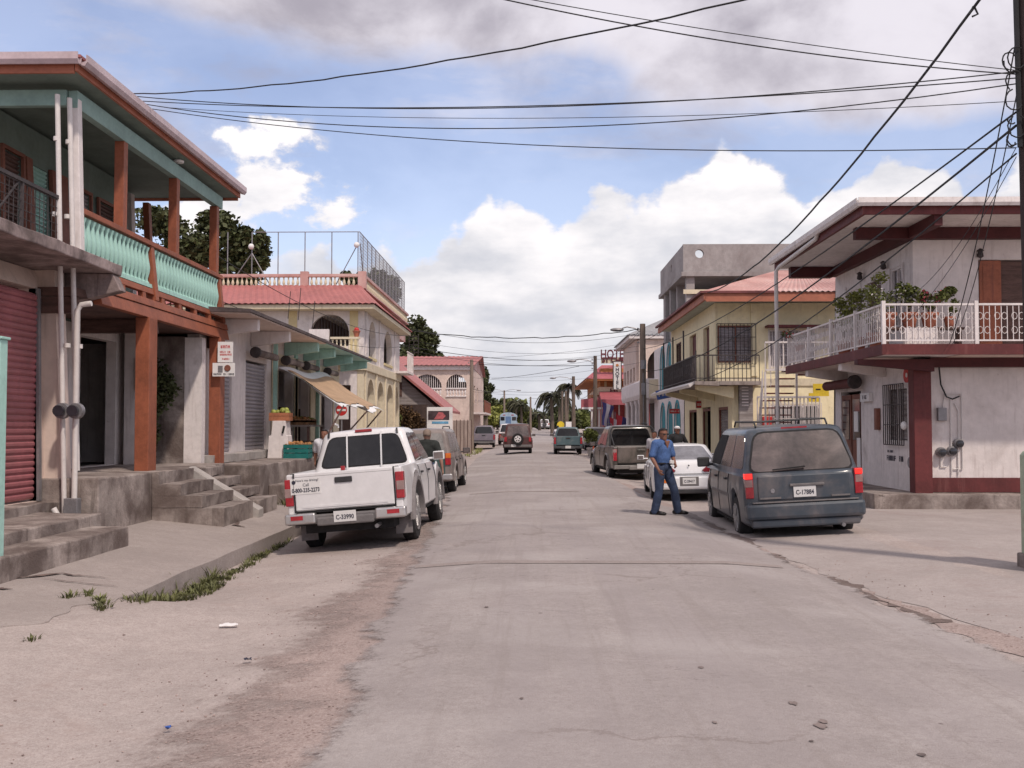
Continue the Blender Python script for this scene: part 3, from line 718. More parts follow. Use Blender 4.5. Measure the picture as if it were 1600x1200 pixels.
for i, y in enumerate((22.1, 25.0, 28.4, 30.8, 33.8, 36.8)):
    MB().prism([(-6.89, 3.60), (-5.95, 3.72), (-5.95, 3.97), (-6.89, 3.97)], 'y', y, y+.2).build('canopy_beam', WHITE2 if i < 2 else MINT, Wc, bevel=.008)
for i, (a, b) in enumerate(((22.3, 23.45), (24.6, 26.55))):
    sh = slats(MB(), 'x', -6.97, a, b, 1.05, 3.2, .09, .03).build('roller_shutter', GREYSH, Wc)
MB().box(-7.0, -6.93, 29.65, 29.75, .9, 3.4).box(-6.95, -6.85, 29.62, 29.92, .87, 3.9).build('downpipe', MINT, Wc)
MB().box(-6.84, -6.74, 32.4, 32.52, .87, 3.9).box(-6.84, -6.74, 27.0, 27.1, .87, 3.9).build('downpipe', MINT, Wc)
for y, l in ((24.55, 2.0), (27.6, 1.9), (30.1, 1.6), (33.3, 1.6)):
    d = MB().lathe([(.05, 0), (.135, .02), (.135, .12)], (-6.66, y-.02, 3.42), 'y', 16).build('shutter_drum', DARKM, Wc, smooth=True)
    MB().lathe([(.09, .12), (.09, l)], (-6.66, y, 3.42), 'y', 14).build('drum_roll', CONC, d, smooth=True)  # roll coloured darker to carry the shade under the canopy
# platform
MB().box(-6.88, -5.55, 20.9, 37, -.1, .84).build('platform', CONC, Wc, bevel=.02)
MB().box(-5.54, -5.0, 21.6, 27.0, -.2, .40).build('step', CONC, Wc, bevel=.02)
MB().box(-6.9+.04, -6.6, 21.2, 27, .845, 1.03).build('sill', CONCL, Wc, bevel=.01)
SHM = mat('brown goods', (.22, .12, .06), .8, .4, 8)
for o in Wc.children:
    if o.name.split('.')[0] in ('step', 'platform', 'sill'): rough(o)
# goods shelves behind openings
for y0 in (27.8, 30.2, 33.5):
    s = MB().box(-7.9, -7.25, y0, y0+1.4, .85, .9).box(-7.9, -7.25, y0, y0+1.4, 1.5, 1.54).box(-7.9, -7.25, y0, y0+1.4, 2.1, 2.14)
    for yy_ in (y0, y0+1.36): s.box(-7.9, -7.25, yy_, yy_+.04, .9, 2.2)
    tag(s.build('goods_shelf', WOODD), {27.8: 'dark goods shelf in the first open bay of the canopy shop', 30.2: 'dark goods shelf in the middle open bay of the canopy shop', 33.5: 'dark goods shelf in the farthest open bay of the canopy shop'}[y0], 'shelf', 'goods shelves in the shop bays')
# stand, crates, table
s = thing('produce_stand', 'white tapering stand below the shutter drum, holding a brown crate', 'stand', (-6.28, 25.6, .84))
MB().prism([(-.27, 0), (.27, 0), (.22, .55), (.20, .57), (.17, .93), (-.15, .93), (-.18, .57), (-.24, .55)], 'y', -.25, .25).build('body', WHITE, s, local=True, bevel=.01)
MB().bar((.11, -.27, .62), (.15, -.27, .80), .045).build('hand_hole', BLK, s, local=True)
def crate(name, label, loc, w, d, h, m, fill=None, grp=None):
    c = thing(name, label, 'crate', loc, 0, grp)
    b = MB().box(-w/2, w/2, -d/2, d/2, 0, .03)
    for z in rng(.03, h-.09, .11):
        b.box(-w/2, w/2, -d/2, -d/2+.02, z, z+.09).box(-w/2, w/2, d/2-.02, d/2, z, z+.09)
        b.box(-w/2, -w/2+.02, -d/2+.02, d/2-.02, z, z+.09).box(w/2-.02, w/2, -d/2+.02, d/2-.02, z, z+.09)
    b.build('box', m, c, local=True)
    for x in (-w/2+.03, w/2-.03):
        for y in (-d/2+.03, d/2-.03): MB().box(x-.02, x+.02, y-.02, y+.02, .03, h).build('corner_post', m, c, local=True)
    if fill:
        col, r, n = fill; f = MB(); rn = random.Random(len(label))
        for i in range(n): f.ball((rn.uniform(-w/2+r, w/2-r), rn.uniform(-d/2+r, d/2-r), h-.03+rn.uniform(0, r*1.4)), r*rn.uniform(.8, 1.1), seg=8, rings=6)
        o = f.build('produce', col, None, smooth=True); o.location = loc
        o['kind'] = 'stuff'; tag(o, 'heap of round produce filling the '+label.split(',')[0], 'produce')
    return c
GRN = mat('green produce', (.30, .33, .07), .5, .3, 6); BRN = mat('brown fruit', (.30, .14, .05), .5, .4, 8)
crate('produce_crate', 'brown crate on the white tapering stand', (-6.28, 25.6, 1.77), .5, .42, .2, mat('orange brown crate', (.32, .12, .06), .7, .15), (GRN, .075, 16))
crate('produce_crate', 'teal crate on the platform beside the white stand', (-5.82, 25.5, .84), .62, .5, .34, mat('dark teal plastic', (.01, .13, .12), .5, .1), (BRN, .05, 30))
t = thing('market_table', 'low market table of mixed goods before the first open bay', 'table', (-6.35, 28.3, .84))
MB().box(-.4, .4, -.9, .9, .78, .83).build('tabletop', GREYW, t, local=True)
for x in (-.36, .36):
    for y in (-.85, .85): MB().box(x-.03, x+.03, y-.03, y+.03, 0, .78).build('leg', WOODD, t, local=True)
MB().box(-.38, .38, -.8, .8, .35, .38).build('lower_shelf', WOODD, t, local=True)
crate('produce_crate', 'open brown crate lying on the market table', (-6.35, 27.8, 1.67), .6, .5, .16, SHM, (BRN, .05, 22))
crate('produce_crate', 'farther brown crate lying on the market table, nearer the downpipe', (-6.35, 28.6, 1.67), .55, .6, .16, SHM, (GRN, .05, 18))
# tarp
TARP = mat('brown tarpaulin', (.40, .27, .17), .8, .08, 2, .2, 12); TW = mat('torn white plastic', (.72, .72, .72), .6, .05)
t = thing('tarp_awning', 'brown tarpaulin awning with torn white edge sloping from the shop wall', 'awning', (-5.6, 29, 2.3))
A, B, C_, D_ = Vector((-6.6, 26.6, 3.18)), Vector((-6.6, 33.0, 3.32)), Vector((-4.55, 31.4, 2.12)), Vector((-4.7, 25.6, 2.16))
def tz(u, v):
    p = A.lerp(B, u).lerp(D_.lerp(C_, u), v); p.z += -.22*math.sin(math.pi*u)*math.sin(math.pi*v)+.05*math.sin(9*u+5*v)+.05*math.sin(17*u)*v; return p
def tarp_sheet(u0, u1, v0, v1, dz, ju=0):
    mb = MB(); n, m_ = 26, 10; rn = random.Random(3); vs = []
    for i in range(n+1):
        e1 = rn.uniform(-ju, ju)
        for j in range(m_+1):
            vs.append(tz(u0+(u1-u0)*i/n, v0+(v1-v0+e1)*j/m_)+Vector((0, 0, dz)))
    q = len(vs); vs += [p+Vector((0, 0, -.012)) for p in vs]; M_ = m_+1
    fs = [(i*M_+j, (i+1)*M_+j, (i+1)*M_+j+1, i*M_+j+1) for i in range(n) for j in range(m_)]
    fs += [tuple(k+q for k in reversed(f)) for f in fs]
    return mb.add(vs, fs)
ts = tarp_sheet(0.02, .98, .12, .90, .015, .03).build('tarp', TARP, t, smooth='keep')
tarp_sheet(0, 1, .0, 1.0, -.01, .05).build('torn_edge', TW, t, smooth='keep')
for (a, b) in (((-4.72, 25.7, 2.15), (-5.3, 25.0, .84)), ((-4.6, 28.6, 2.05), (-5.45, 27.3, .84)), ((-4.58, 31.2, 2.1), (-5.5, 30.3, .84))):
    MB().tube([a, b], .022, 6).build('pole', WOODD, t, smooth=True)
# no-entry sign
s = thing('no_entry_sign', 'white sign with red no entry disc on a thin post by the canopy shop', 'road sign', (-6.35, 34.2, .8))
MB().tube([(0, 0, 0), (0, 0, 1.9)], .03, 8).build('post', GREYM, s, local=True)
MB().box(-.24, .24, -.045, -.03, 1.06, 1.62).build('plate', SIGNW, s, local=True, bevel=.005)
MB().lathe([(.19, -.05), (.19, -.046)], (0, 0, 1.37), 'y', 24).build('red_disc', RED, s, local=True)
MB().box(-.15, .15, -.056, -.0505, 1.335, 1.405).build('white_bar', SIGNW, s, local=True)

# ================================================================== arcade mansion
Am = thing('arcade_mansion', 'large white two storey mansion with yellow trim, arches, pink roof and fenced terrace', 'building', (-11, 44, 0))
aX, aY0, aY1 = -6.4, 39.0, 49.6
holes = [arch(40.2, 42.0, 4.35, 5.85, .85), arch(44.3, 46.9, 4.35, 5.85, .95)]
wall('x', aX, rect(aY0, aY1, 4.1, 6.04), holes, -.25).build('upper_wall', WHITE, Am)
wall('x', aX, rect(aY0, aY1, -.1, 3.75), [arch(a, a+b, 0, 3.5, .8) for a, b in ((39.9, 1.7), (42.5, 1.8), (45.3, 2.0), (48.0, 1.2))], -.25).build('arcade', CREAM, Am)
wall('y', aY0, rect(-22, aX-.26, 4.1, 6.04), [arch(-8.45, -6.98, 4.7, 5.92, .7), arch(-12.2, -10.6, 4.7, 5.92, .7)], .25).build('upper_wall', WHITE, Am)
wall('y', aY0, rect(-22, aX-.26, -.1, 3.75), [rect(-7.45, -6.9, 1.0, 3.2)], .25).build('lower_wall', WHITE, Am)
MB().box(-22.05, aX+.10, aY0-.10, aY1+.05, 3.76, 4.09).build('cornice', CREAM, Am, bevel=.02)
MB().box(-22, aX-1.8, aY0+.4, aY1-.3, 0, 6.3).build('inner_wall', mat('dark inner wall', (.11, .07, .065), .9, .15), Am)  # shade behind the arches is put into this dark colour
for x in (aX-.55, -9.3): MB().box(x, x+.32, aY0-.03, aY0-.004, 4.1, 6.04).build('yellow_pilaster', YTRIM, Am)
for y in (39.3, 42.8, 47.6): MB().box(aX+.004, aX+.05, y, y+.35, 4.1, 6.04).build('yellow_pilaster', WHITE, Am)
for y in (39.2, 41.9, 44.6, 47.5): MB().box(aX+.004, aX+.06, y, y+.3, 0, 3.75).build('yellow_pilaster', CREAM, Am)
for Y_, w_ in ((40.2, 1.8), (44.3, 2.6)): MB().box(aX-.3, aX+.05, Y_-.05, Y_+w_+.05, 4.27, 4.37).build('arch_sill', YTRIM, Am)
gd = MB()
for x in rng(-8.4, -7.0, .12): gd.bar((x, aY0+.12, 4.7), (x, aY0+.12, 5.85), .02)
gd.build('arch_grille', DARKM, Am)
# side balcony
sb = MB().box(-9.4, -6.9, 38.0, 38.98, 3.95, 4.08).build('side_balcony', CREAM, Am)
MB().box(-8.3, -7.55, 38.0, 38.12, 4.1, 5.25).build('balcony_panel', WHITE, sb)
MB().box(-7.5, -6.4, 37.98, 38.12, 4.88, 4.96).build('top_rail', CREAM, sb)
MB().box(-7.5, -6.4, 38.0, 38.1, 4.08, 4.16).build('bottom_rail', CREAM, sb)
bb = None
for x in rng(-7.42, -6.48, .157):
    if bb is None: bb = baluster_mb(.70, .9, 8).build('baluster', CREAM, sb, smooth=True); b0 = bb
    else: bb = b0.copy(); COL.objects.link(bb)
    bb.location = (x, 38.05, 4.16)
MB().box(aX-1.85, aX-.26, 49.3, 49.55, 0, 6.04).box(aX-1.79, aX-.26, 39.3, 49.29, 5.9, 6.03).build('end_wall', WHITE, Am)
# eaves and roof
MB().box(-22.5, -5.92, 38.3, 50.1, 6.05, 6.22).build('eave_board', CREAM, Am, bevel=.01)
e0 = 6.25
rf = corrugated([(-22.6, 38.2, e0), (-5.85, 38.2, e0), (-6.95, 41.2, 7.35), (-22.6, 41.2, 7.35)], 70, .02)
rf.build('roof', PINKR, Am)
corrugated([(-5.85, 38.2, e0), (-5.85, 50.2, e0), (-6.95, 50.2, 6.9), (-6.95, 41.2, 7.35)], 44, .02).build('roof', PINKR, Am)
MB().box(-22, -6.95, 41.2, 56.3, 6.25, 7.2).build('parapet_base', PINKR2, Am)
# terrace balustrade
tb = MB().box(-22, -6.75, 41.15, 41.35, 7.68, 7.80).box(-6.95, -6.75, 41.36, 56.2, 7.68, 7.80).build('terrace_balustrade', PINKR2, Am, bevel=.01)
MB().box(-22, -6.75, 41.15, 41.35, 7.2, 7.26).box(-6.95, -6.75, 41.36, 56.2, 7.2, 7.26).build('bottom_rail', PINKR2, tb)
for x in (-6.85, -9.2, -13.4, -16): MB().box(x-.16, x+.16, 41.13, 41.37, 7.2, 7.9).build('pier', PINKR2, tb)
b0 = baluster_mb(.42, .95, 8).build('baluster', CREAM, tb, smooth=True); b0.location = (-7.2, 41.25, 7.26)
for x in rng(-14.6, -7.4, .19):
    c = b0.copy(); COL.objects.link(c); c.location = (x, 41.25, 7.26)
for y in rng(41.6, 56, .24):
    c = b0.copy(); COL.objects.link(c); c.location = (-6.85, y, 7.26)
# netting fence on the terrace
fc = thing('netting_fence', 'tall netting fence of thin poles round the roof terrace', 'fence', (-10, 41.3, 7.2))
zt = 9.56; px_ = [355, 393, 434, 476, 518, 559]
pts = [P(x, 440, 41.4) for x in px_]
for p in pts: MB().tube([(p.x, 41.42, 7.0), (p.x, 41.42, zt)], .022, 6).build('pole', GREYM, fc)
fy = rng(42.3, 56.2, 1.15)
for y in fy: MB().tube([(-7.0, y, 7.0), (-7.0, y, zt)], .022, 6).build('pole', GREYM, fc)
MB().tube([(pts[1].x, 41.42, zt), (-7.0, 41.42, zt)], .018, 6).build('top_rail', GREYM, fc)
MB().tube([(-7.0, 41.42, zt), (-7.0, 56.2, zt)], .018, 6).build('top_rail', GREYM, fc)
for a, b in (((pts[1].x, 41.42, 8.7), (pts[1].x-.95, 41.42, 7.3)), ((pts[1].x, 41.42, 8.7), (pts[1].x+.8, 41.42, 7.3)), ((-7.05, 41.42, 9.1), (-7.95, 41.42, 7.4)), ((-7.0, 41.6, 9.1), (-7.0, 42.6, 7.4))):
    MB().tube([a, b], .02, 6).build('brace', GREYM, fc)
for p in (pts[1],): MB().ball((p.x, 41.3, 8.95), .12, seg=10, rings=6).build('floodlight', SIGNW, fc, smooth=True)
MB().ball((-7.1, 41.3, 9.0), .12, seg=10, rings=6).build('floodlight', SIGNW, fc, smooth=True)
nn = MB()
for y in rng(41.42, 56.2, .16): nn.bar((-7.0, y, 7.2), (-7.0, y, zt), .009)
for z in rng(7.2, zt, .14): nn.bar((-7.0, 41.42, z), (-7.0, 56.2, z), .009)
nn.build('netting', GREYM, fc)
# far end balcony with grille
eb = MB().box(-6.35, -5.75, 47.6, 50.0, 4.1, 4.2).build('end_balcony', WHITE, Am)
q = MB()
for y in rng(47.7, 50, .16): q.bar((-5.78, y, 4.2), (-5.78, y, 5.1), .025)
q.bar((-5.78, 47.6, 5.1), (-5.78, 50, 5.1), .05).build('railing', WHITE, eb)
q = MB()
for z in rng(5.2, 6.0, .2): q.bar((-5.95, 49.7, z), (-5.5, 49.7, z), .03)
for x in (-5.95, -5.72, -5.5): q.bar((x, 49.7, 5.1), (x, 49.7, 6.1), .03)
q.build('grille', DARKM, eb)
pt = thing('flower_pot', 'red flower pot on the cornice ledge beside the big arch', 'flower pot', (-6.55, 38.2, 4.97))
MB().lathe([(.08, 0), (.13, .2), (.15, .2), (.15, .24), (.12, .24)], (0, 0, 0), seg=14).build('pot', FASC, pt, local=True, smooth=True)
MB().ball((0, 0, .27), .1, seg=8, rings=5).build('flowers', RED, pt, local=True)

# ================================================================== wooden gable house
Gh = thing('gable_house', 'low weathered timber house with pink gable roof behind the vine fence', 'house', (-9, 60, 0))
gy = 58.0
apx = P(628, 585, gy); ev = P(694, 642, gy)
zE, xE, xA, zA = ev.z, ev.x, apx.x-1.2, apx.z+1.0
MB().prism([(2*xA-xE+.5, -.1), (xE-.5, -.1), (xE-.5, zE+.25), (xA, zA-.1), (2*xA-xE+.5, zE+.25)], 'y', gy, gy+9).build('wall', GREYW, Gh)
for s_ in (1, -1):
    MB().add([], []).prism([(xA, zA), (xA+s_*(xE-xA+.25), zE-.1), (xA+s_*(xE-xA+.25), zE+.05), (xA, zA+.16)], 'y', gy-.5, gy+9.5).build('roof', PINKR, Gh)
MB().box(xE-3.4, xE-2.4, gy-.03, gy-.004, 3.3, 4.1).build('window', WOODD, Gh)
MB().box(xE-5.2, xE-2.6, gy-.9, gy-.75, 2.4, 3.2).box(xE-5.2, xE-2.6, gy-.9, gy-.02, 2.3, 2.395).build('porch_screen', WHITE, Gh)
lt = MB()
for x in rng(xE-5.1, xE-2.8, .28): lt.box(x, x+.14, gy-.91, gy-.905, 2.6, 2.74)
lt.build('screen_blocks', GREYM, Gh)
# ================================================================== pink arcade house
Ph = thing('pink_roof_house', 'two storey pinkish house with wide barred arches under a long pink roof', 'house', (-9, 84, 0))
py_ = 82.0
def PZ(y): return P(700, y, py_).z
def PX(x): return P(x, 620, py_).x
wall('y', py_, rect(-20, PX(737), -.1, PZ(572)), [arch(PX(644), PX(690), PZ(606), PZ(585), 1.0), arch(PX(697), PX(729), PZ(606), PZ(585), .95)], .3).build('wall', PINKW, Ph)
wall('x', PX(737), rect(py_+.302, 102, -.1, PZ(574)), [rect(85, 87, 3.5, 5), rect(90, 92, 3.5, 5)], -.3).build('side_wall', PINKW, Ph)
MB().box(-20, PX(737)-.3, 101.7, 102, -.1, 6).box(-20, -19.7, py_+.31, 101.6, -.1, 6).build('outer_wall', PINKW, Ph)
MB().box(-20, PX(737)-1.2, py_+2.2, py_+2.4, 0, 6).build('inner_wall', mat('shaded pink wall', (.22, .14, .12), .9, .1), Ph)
MB().box(-20.3, PX(739), py_-.25, py_+.3, PZ(578), PZ(571)).build('cornice', WHITE, Ph)
for a, b in ((644, 690), (697, 729)):
    gr = MB(); x0, x1 = PX(a), PX(b)
    for x in rng(x0, x1, .17): gr.bar((x, py_+.15, PZ(606)), (x, py_+.15, PZ(585)-.03), .045)
    gr.build('arch_grille', WHITE, Ph)
    r_ = MB().box(x0, x1, py_-.1, py_+.1, PZ(608), PZ(606)).box(x0, x1, py_-.1, py_+.1, PZ(620), PZ(618.5)).build('balustrade', WHITE, Ph)
    b0 = baluster_mb(.58, 1.3, 7).build('baluster', WHITE, r_, smooth=True); b0.location = (x0+.12, py_, PZ(618.5))
    
    for x in rng(x0+.36, x1-.1, .25):
        c = b0.copy(); COL.objects.link(c); c.location = (x, py_, PZ(618.5))
rz0 = PZ(572)+.05; rz1 = rz0+1.35
corrugated([(-20.5, py_-.5, rz0), (PX(741), py_-.5, rz0), (PX(741)+.3, 91, rz1), (-20.5, 91, rz1)], 40, .03).build('roof', PINKR, Ph)
corrugated([(PX(741), 102, rz0), (-20.5, 102, rz0), (-20.5, 91, rz1), (PX(741)+.3, 91, rz1)], 40, .03).build('roof', PINKR, Ph)
MB().prism([(py_+.3, rz0-.1), (101.5, rz0-.1), (91, rz1-.12)], 'x', PX(737)-.25, PX(737)+.0).build('gable', PINKR2, Ph)
for z in (2.7,):
    bal = MB().box(PX(737)+.01, PX(737)+1.0, 84, 96, 2.6, 2.75).build('side_balcony', WHITE, Ph)
    q = MB()
    for y in rng(84, 96, .4): q.bar((PX(737)+.95, y, 2.75), (PX(737)+.95, y, 3.7), .06)
    q.bar((PX(737)+.95, 84, 3.7), (PX(737)+.95, 96, 3.7), .08).build('railing', BROWNP, bal)
# ================================================================== white and maroon corner house
H = thing('balcony_house', 'white two storey corner house with maroon pillar, wrap-around balcony and wide eaves', 'house', (8, 22, 0))
bw = 8.0; cy0 = 21.5
wall('x', bw, rect(cy0+.2, 27.2, 3.26, 5.66), [rect(22.1, 22.85, 3.8, 5.12), rect(23.45, 24.45, 3.3, 5.02), rect(24.95, 26.0, 3.8, 5.0)], .2).build('upper_wall', WHITE, H)
wall('y', cy0, rect(bw, 16, 3.26, 5.66), [rect(9.36, 10.5, 3.3, 5.12)], .198).build('upper_wall', WHITE2, H)
wall('x', bw, rect(cy0+.2, 27.2, .2, 3.0), [rect(21.95, 23.2, 1.28, 2.5), rect(25.0, 26.6, .3, 2.5)], .2).build('lower_wall', WHITE, H)
MB().box(bw, 16, cy0, cy0+.198, .27, 3.0).build('lower_wall', WHITE2, H)
MB().box(bw, 16, 27.2, 27.4, 0, 5.66).box(15.8, 16, 21.7, 27.19, 0, 5.66).build('outer_wall', WHITE, H)
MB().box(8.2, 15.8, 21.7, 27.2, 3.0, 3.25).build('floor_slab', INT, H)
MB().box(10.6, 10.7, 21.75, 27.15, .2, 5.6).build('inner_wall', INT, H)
MB().box(7.86, 8.22, 21.18, 21.497, .25, 3.0).build('pillar', MAROON, H, bevel=.01)
MB().box(8.23, 16, 21.44, 21.497, .27, .57).build('dado', MAROON, H, bevel=.005)
MB().box(6.92, 16, 20.9, 31.0, -.3, .265).build('platform', CONC, H, bevel=.02)
MB().box(7.2, 7.98, 24.9, 26.7, .266, .42).build('door_step', CONC, H, bevel=.01)
# balcony slab
MB().box(7.0, bw-.01, 20.36, 28.0, 3.06, 3.24).box(bw, 16, 20.36, cy0-.01, 3.06, 3.24).build('balcony_slab', WHITE2, H)
MB().box(6.93, 6.995, 20.30, 28.0, 3.05, 3.26).box(6.996, 16, 20.30, 20.355, 3.05, 3.26).build('balcony_edge', MAROON, H)
for y in (23.2, 26.0): MB().prism([(7.0, 2.9), (7.0, 3.055), (7.99, 3.055), (7.99, 2.75)], 'y', y, y+.25).build('balcony_beam', WHITE2, H)
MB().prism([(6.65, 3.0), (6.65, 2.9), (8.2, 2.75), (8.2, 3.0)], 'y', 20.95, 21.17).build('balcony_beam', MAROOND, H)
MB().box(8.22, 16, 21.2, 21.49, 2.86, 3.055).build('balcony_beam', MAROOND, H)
MB().box(7.05, 7.9, 21.3, 27.6, 3.045, 3.058).box(8.5, 16, 20.4, 21.1, 3.045, 3.058).build('balcony_soffit', PINKW, H)
# railing
rg = MB().box(6.96, 7.0, 20.34, 27.9, 4.03, 4.07).box(6.96, 16, 20.34, 20.38, 4.03, 4.07).box(6.965, 6.995, 20.36, 27.9, 3.32, 3.35).box(7.0, 16, 20.345, 20.375, 3.32, 3.35).build('balcony_railing', WHITE, H)
for (x, y) in ((6.98, 20.36), (6.98, 22.1), (6.98, 23.9), (6.98, 25.8), (6.98, 27.8), (8.8, 20.36), (10.6, 20.36), (12.4, 20.36)):
    MB().box(x-.035, x+.035, y-.035, y+.035, 3.25, 4.12).build('post', WHITE, rg)
q = MB()
for y in rng(20.5, 27.8, .115): q.bar((6.98, y, 3.34), (6.98, y, 4.03), .016)
for x in rng(7.1, 16, .115): q.bar((x, 20.36, 3.34), (x, 20.36, 4.03), .013)
for (a0, a1, ax) in ((20.5, 27.7, 'y'), (8.95, 13, 'x'), (7.1, 8.7, 'x')):
    for k, t in enumerate(rng(a0, a1, .345)):
        for z in (3.54, 3.82):
            for s_ in (-.07, .07):
                ring = [(t+s_+.055*math.cos(a), z+.07*math.sin(a)) for a in [i*math.pi/4 for i in range(9)]]
                q.tube([((6.98, u, w) if ax == 'y' else (u, 20.36, w)) for u, w in ring], .007, 4, caps=False)
q.build('scrollwork', WHITE, rg)
# beams, soffit, roof
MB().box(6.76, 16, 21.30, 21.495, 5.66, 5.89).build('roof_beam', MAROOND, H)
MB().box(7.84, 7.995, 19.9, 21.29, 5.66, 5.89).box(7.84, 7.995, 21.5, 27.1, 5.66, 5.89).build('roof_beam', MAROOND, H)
MB().box(6.75, 7.83, 26.6, 26.85, 5.62, 5.89).build('roof_beam', MAROOND, H)
MB().box(6.5, 16.5, 19.88, 28.0, 5.90, 5.94).build('soffit', WHITE2, H)
MB().box(6.42, 6.49, 19.8, 28.0, 5.86, 6.08).box(6.491, 16.5, 19.8, 19.87, 5.86, 6.08).build('fascia', MAROON, H)
MB().prism([(6.41+a*-1, 6.13+b) for a, b in gp], 'y', 19.7, 28.05).build('gutter', WHITE, H)
MB().prism([(19.79-a, 6.13+b) for a, b in gp], 'x', 6.3, 16.6).build('gutter', WHITE, H)
corrugated([(6.35, 19.7, 6.14), (16.6, 19.7, 6.14), (12.5, 23.8, 6.95), (10.4, 23.8, 6.95)], 60, .018).build('roof', GREYR, H)
corrugated([(6.35, 28.1, 6.14), (6.35, 19.7, 6.14), (10.4, 23.8, 6.95), (10.4, 24.2, 6.95)], 44, .018).build('roof', GREYR, H)
MB().add([(16.6, 19.7, 6.14), (16.6, 28.1, 6.14), (12.5, 24.2, 6.95), (12.5, 23.8, 6.95), (6.35, 28.1, 6.14), (10.4, 24.2, 6.95)], [(0, 1, 2, 3), (1, 4, 5, 2)]).build('roof', GREYR, H)
MB().tube([(6.33, 26.45, .1), (6.33, 26.45, 5.75), (6.38, 26.3, 5.85), (6.38, 22.9, 5.95), (6.36, 22.7, 6.05)], .05, 10).build('downpipe', PIPE, H, smooth=True)
# windows and doors upstairs
def win_x(x, a0, a1, z0, z1, root, fm, name='window', sgn=1, grille=False, gm=None, louv=None):
    f = MB().box(x, x+.06*sgn, a0, a0+.05, z0, z1).box(x, x+.06*sgn, a1-.05, a1, z0, z1).box(x, x+.06*sgn, a0+.05, a1-.05, z0, z0+.05).box(x, x+.06*sgn, a0+.05, a1-.05, z1-.05, z1).box(x, x+.06*sgn, (a0+a1)/2-.02, (a0+a1)/2+.02, z0+.05, z1-.05).build(name, fm, root)
    if louv: slats(MB(), 'x', x+.10*sgn, a0+.05, a1-.05, z0+.05, z1-.05, .09, .02, -sgn).build('louvre', louv, f)
    else: MB().box(x+.09*sgn, x+.10*sgn, a0+.02, a1-.02, z0+.02, z1-.02).build('pane', GLS, f)
    if grille:
        gq = MB()
        for t in rng(a0, a1, .13): gq.bar((x-.10*sgn, t, z0-.05), (x-.10*sgn, t, z1+.05), .018)
        for z in rng(z0-.05, z1+.05, .4): gq.bar((x-.10*sgn, a0, z), (x-.10*sgn, a1, z), .02)
        gq.build('grille', gm or DARKM, f)
    return f
def win_y(y, a0, a1, z0, z1, root, fm, name='window', grille=False, gm=None, louv=None, bars=1):
    f = MB().box(a0, a0+.05, y, y+.06, z0, z1).box(a1-.05, a1, y, y+.06, z0, z1).box(a0+.05, a1-.05, y, y+.06, z0, z0+.05).box(a0+.05, a1-.05, y, y+.06, z1-.05, z1)
    for k in range(bars):
        c = a0+(a1-a0)*(k+1)/(bars+1); f.box(c-.02, c+.02, y, y+.06, z0+.05, z1-.05)
    f = f.build(name, fm, root)
    if louv: slats(MB(), 'y', y+.10, a0+.05, a1-.05, z0+.05, z1-.05, .09, .02, -1).build('louvre', louv, f)
    else: MB().box(a0+.02, a1-.02, y+.09, y+.10, z0+.02, z1-.02).build('pane', GLS, f)
    if grille:
        gq = MB()
        for t in rng(a0-.04, a1+.04, .13): gq.bar((t, y-.12, z0-.05), (t, y-.12, z1+.05), .02)
        for z in rng(z0-.05, z1+.05, .45): gq.bar((a0-.04, y-.12, z), (a1+.04, y-.12, z), .02)
        gq.build('grille', gm or WHITE, f)
    return f
win_x(bw+.02, 22.1, 22.85, 3.8, 5.12, H, WHITE, louv=GREYSH)
win_x(bw+.02, 24.95, 26.0, 3.8, 5.0, H, WHITE, louv=GREYSH)
MB().box(bw+.06, bw+.10, 23.45, 24.45, 3.28, 5.02).build('door', WOODD, H)
for a, b in ((22.0, 22.1), (22.85, 22.95), (24.85, 24.95), (26.0, 26.1)): MB().box(bw-.03, bw-.004, a, b, 3.7, 5.15).build('window_trim', WHITE, H)
dr = MB().box(9.37, 9.82, cy0-.02, cy0+.02, 3.27, 5.1).build('door', ORANGE, H)
MB().box(9.44, 9.75, cy0-.03, cy0-.021, 3.4, 4.1).box(9.44, 9.75, cy0-.03, cy0-.021, 4.25, 5.0).build('door_panel', ORANGE, dr, bevel=.004)
MB().box(9.84, 10.48, cy0+.08, cy0+.12, 3.27, 5.1).build('door', WOODD, H)
for (x, y, d) in ((9.36, cy0-.08, 0), (bw-.08, 23.0, 1), (bw-.08, 24.65, 1)):
    l = MB().box(x-.03, x+.03, y-.03, y+.09, 5.18, 5.24).lathe([(.02, 0), (.07, .03), (.05, .14), (.08, .15), (.02, .2)], (x-.03*d, y-.03, 5.14), seg=8).build('wall_lantern', DARKM, H)
# ground floor openings
win_x(bw+.02, 21.95, 23.2, 1.28, 2.5, H, WHITE, grille=True, louv=GREYW)
dd = MB().box(bw+.02, bw+.10, 25.0, 25.75, .43, 2.42).box(bw+.02, bw+.10, 25.85, 26.58, .43, 2.42).build('door', BROWNP, H)
MB().box(bw+.0, bw+.018, 25.1, 25.65, 1.3, 2.3).box(bw+.0, bw+.018, 25.95, 26.48, 1.3, 2.3).build('door_glass', GLS, dd)
MB().box(bw-.02, bw-.003, 25.05, 25.3, .5, 1.35).box(bw-.02, bw-.003, 25.2, 25.5, 1.5, 2.0).build('paper_notice', SIGNW, dd)
MB().lathe([(.12, 0), (.12, 2.3)], (7.78, 24.8, 2.68), 'y', 16).build('shutter_housing', MAROON, H, smooth=True)
MB().lathe([(.15, 0), (.17, .03), (.17, .1), (.1, .12)], (7.76, 24.64, 2.70), 'y', 18).build('shutter_drum', DARKM, H, smooth=True)
MB().box(7.9, 7.99, 24.1, 24.75, 2.22, 2.42).build('sign_plate', SIGNW, H)
marks(.3, .13, (7.895, 24.4, 2.32), H, LETD, 9, '-x', False)
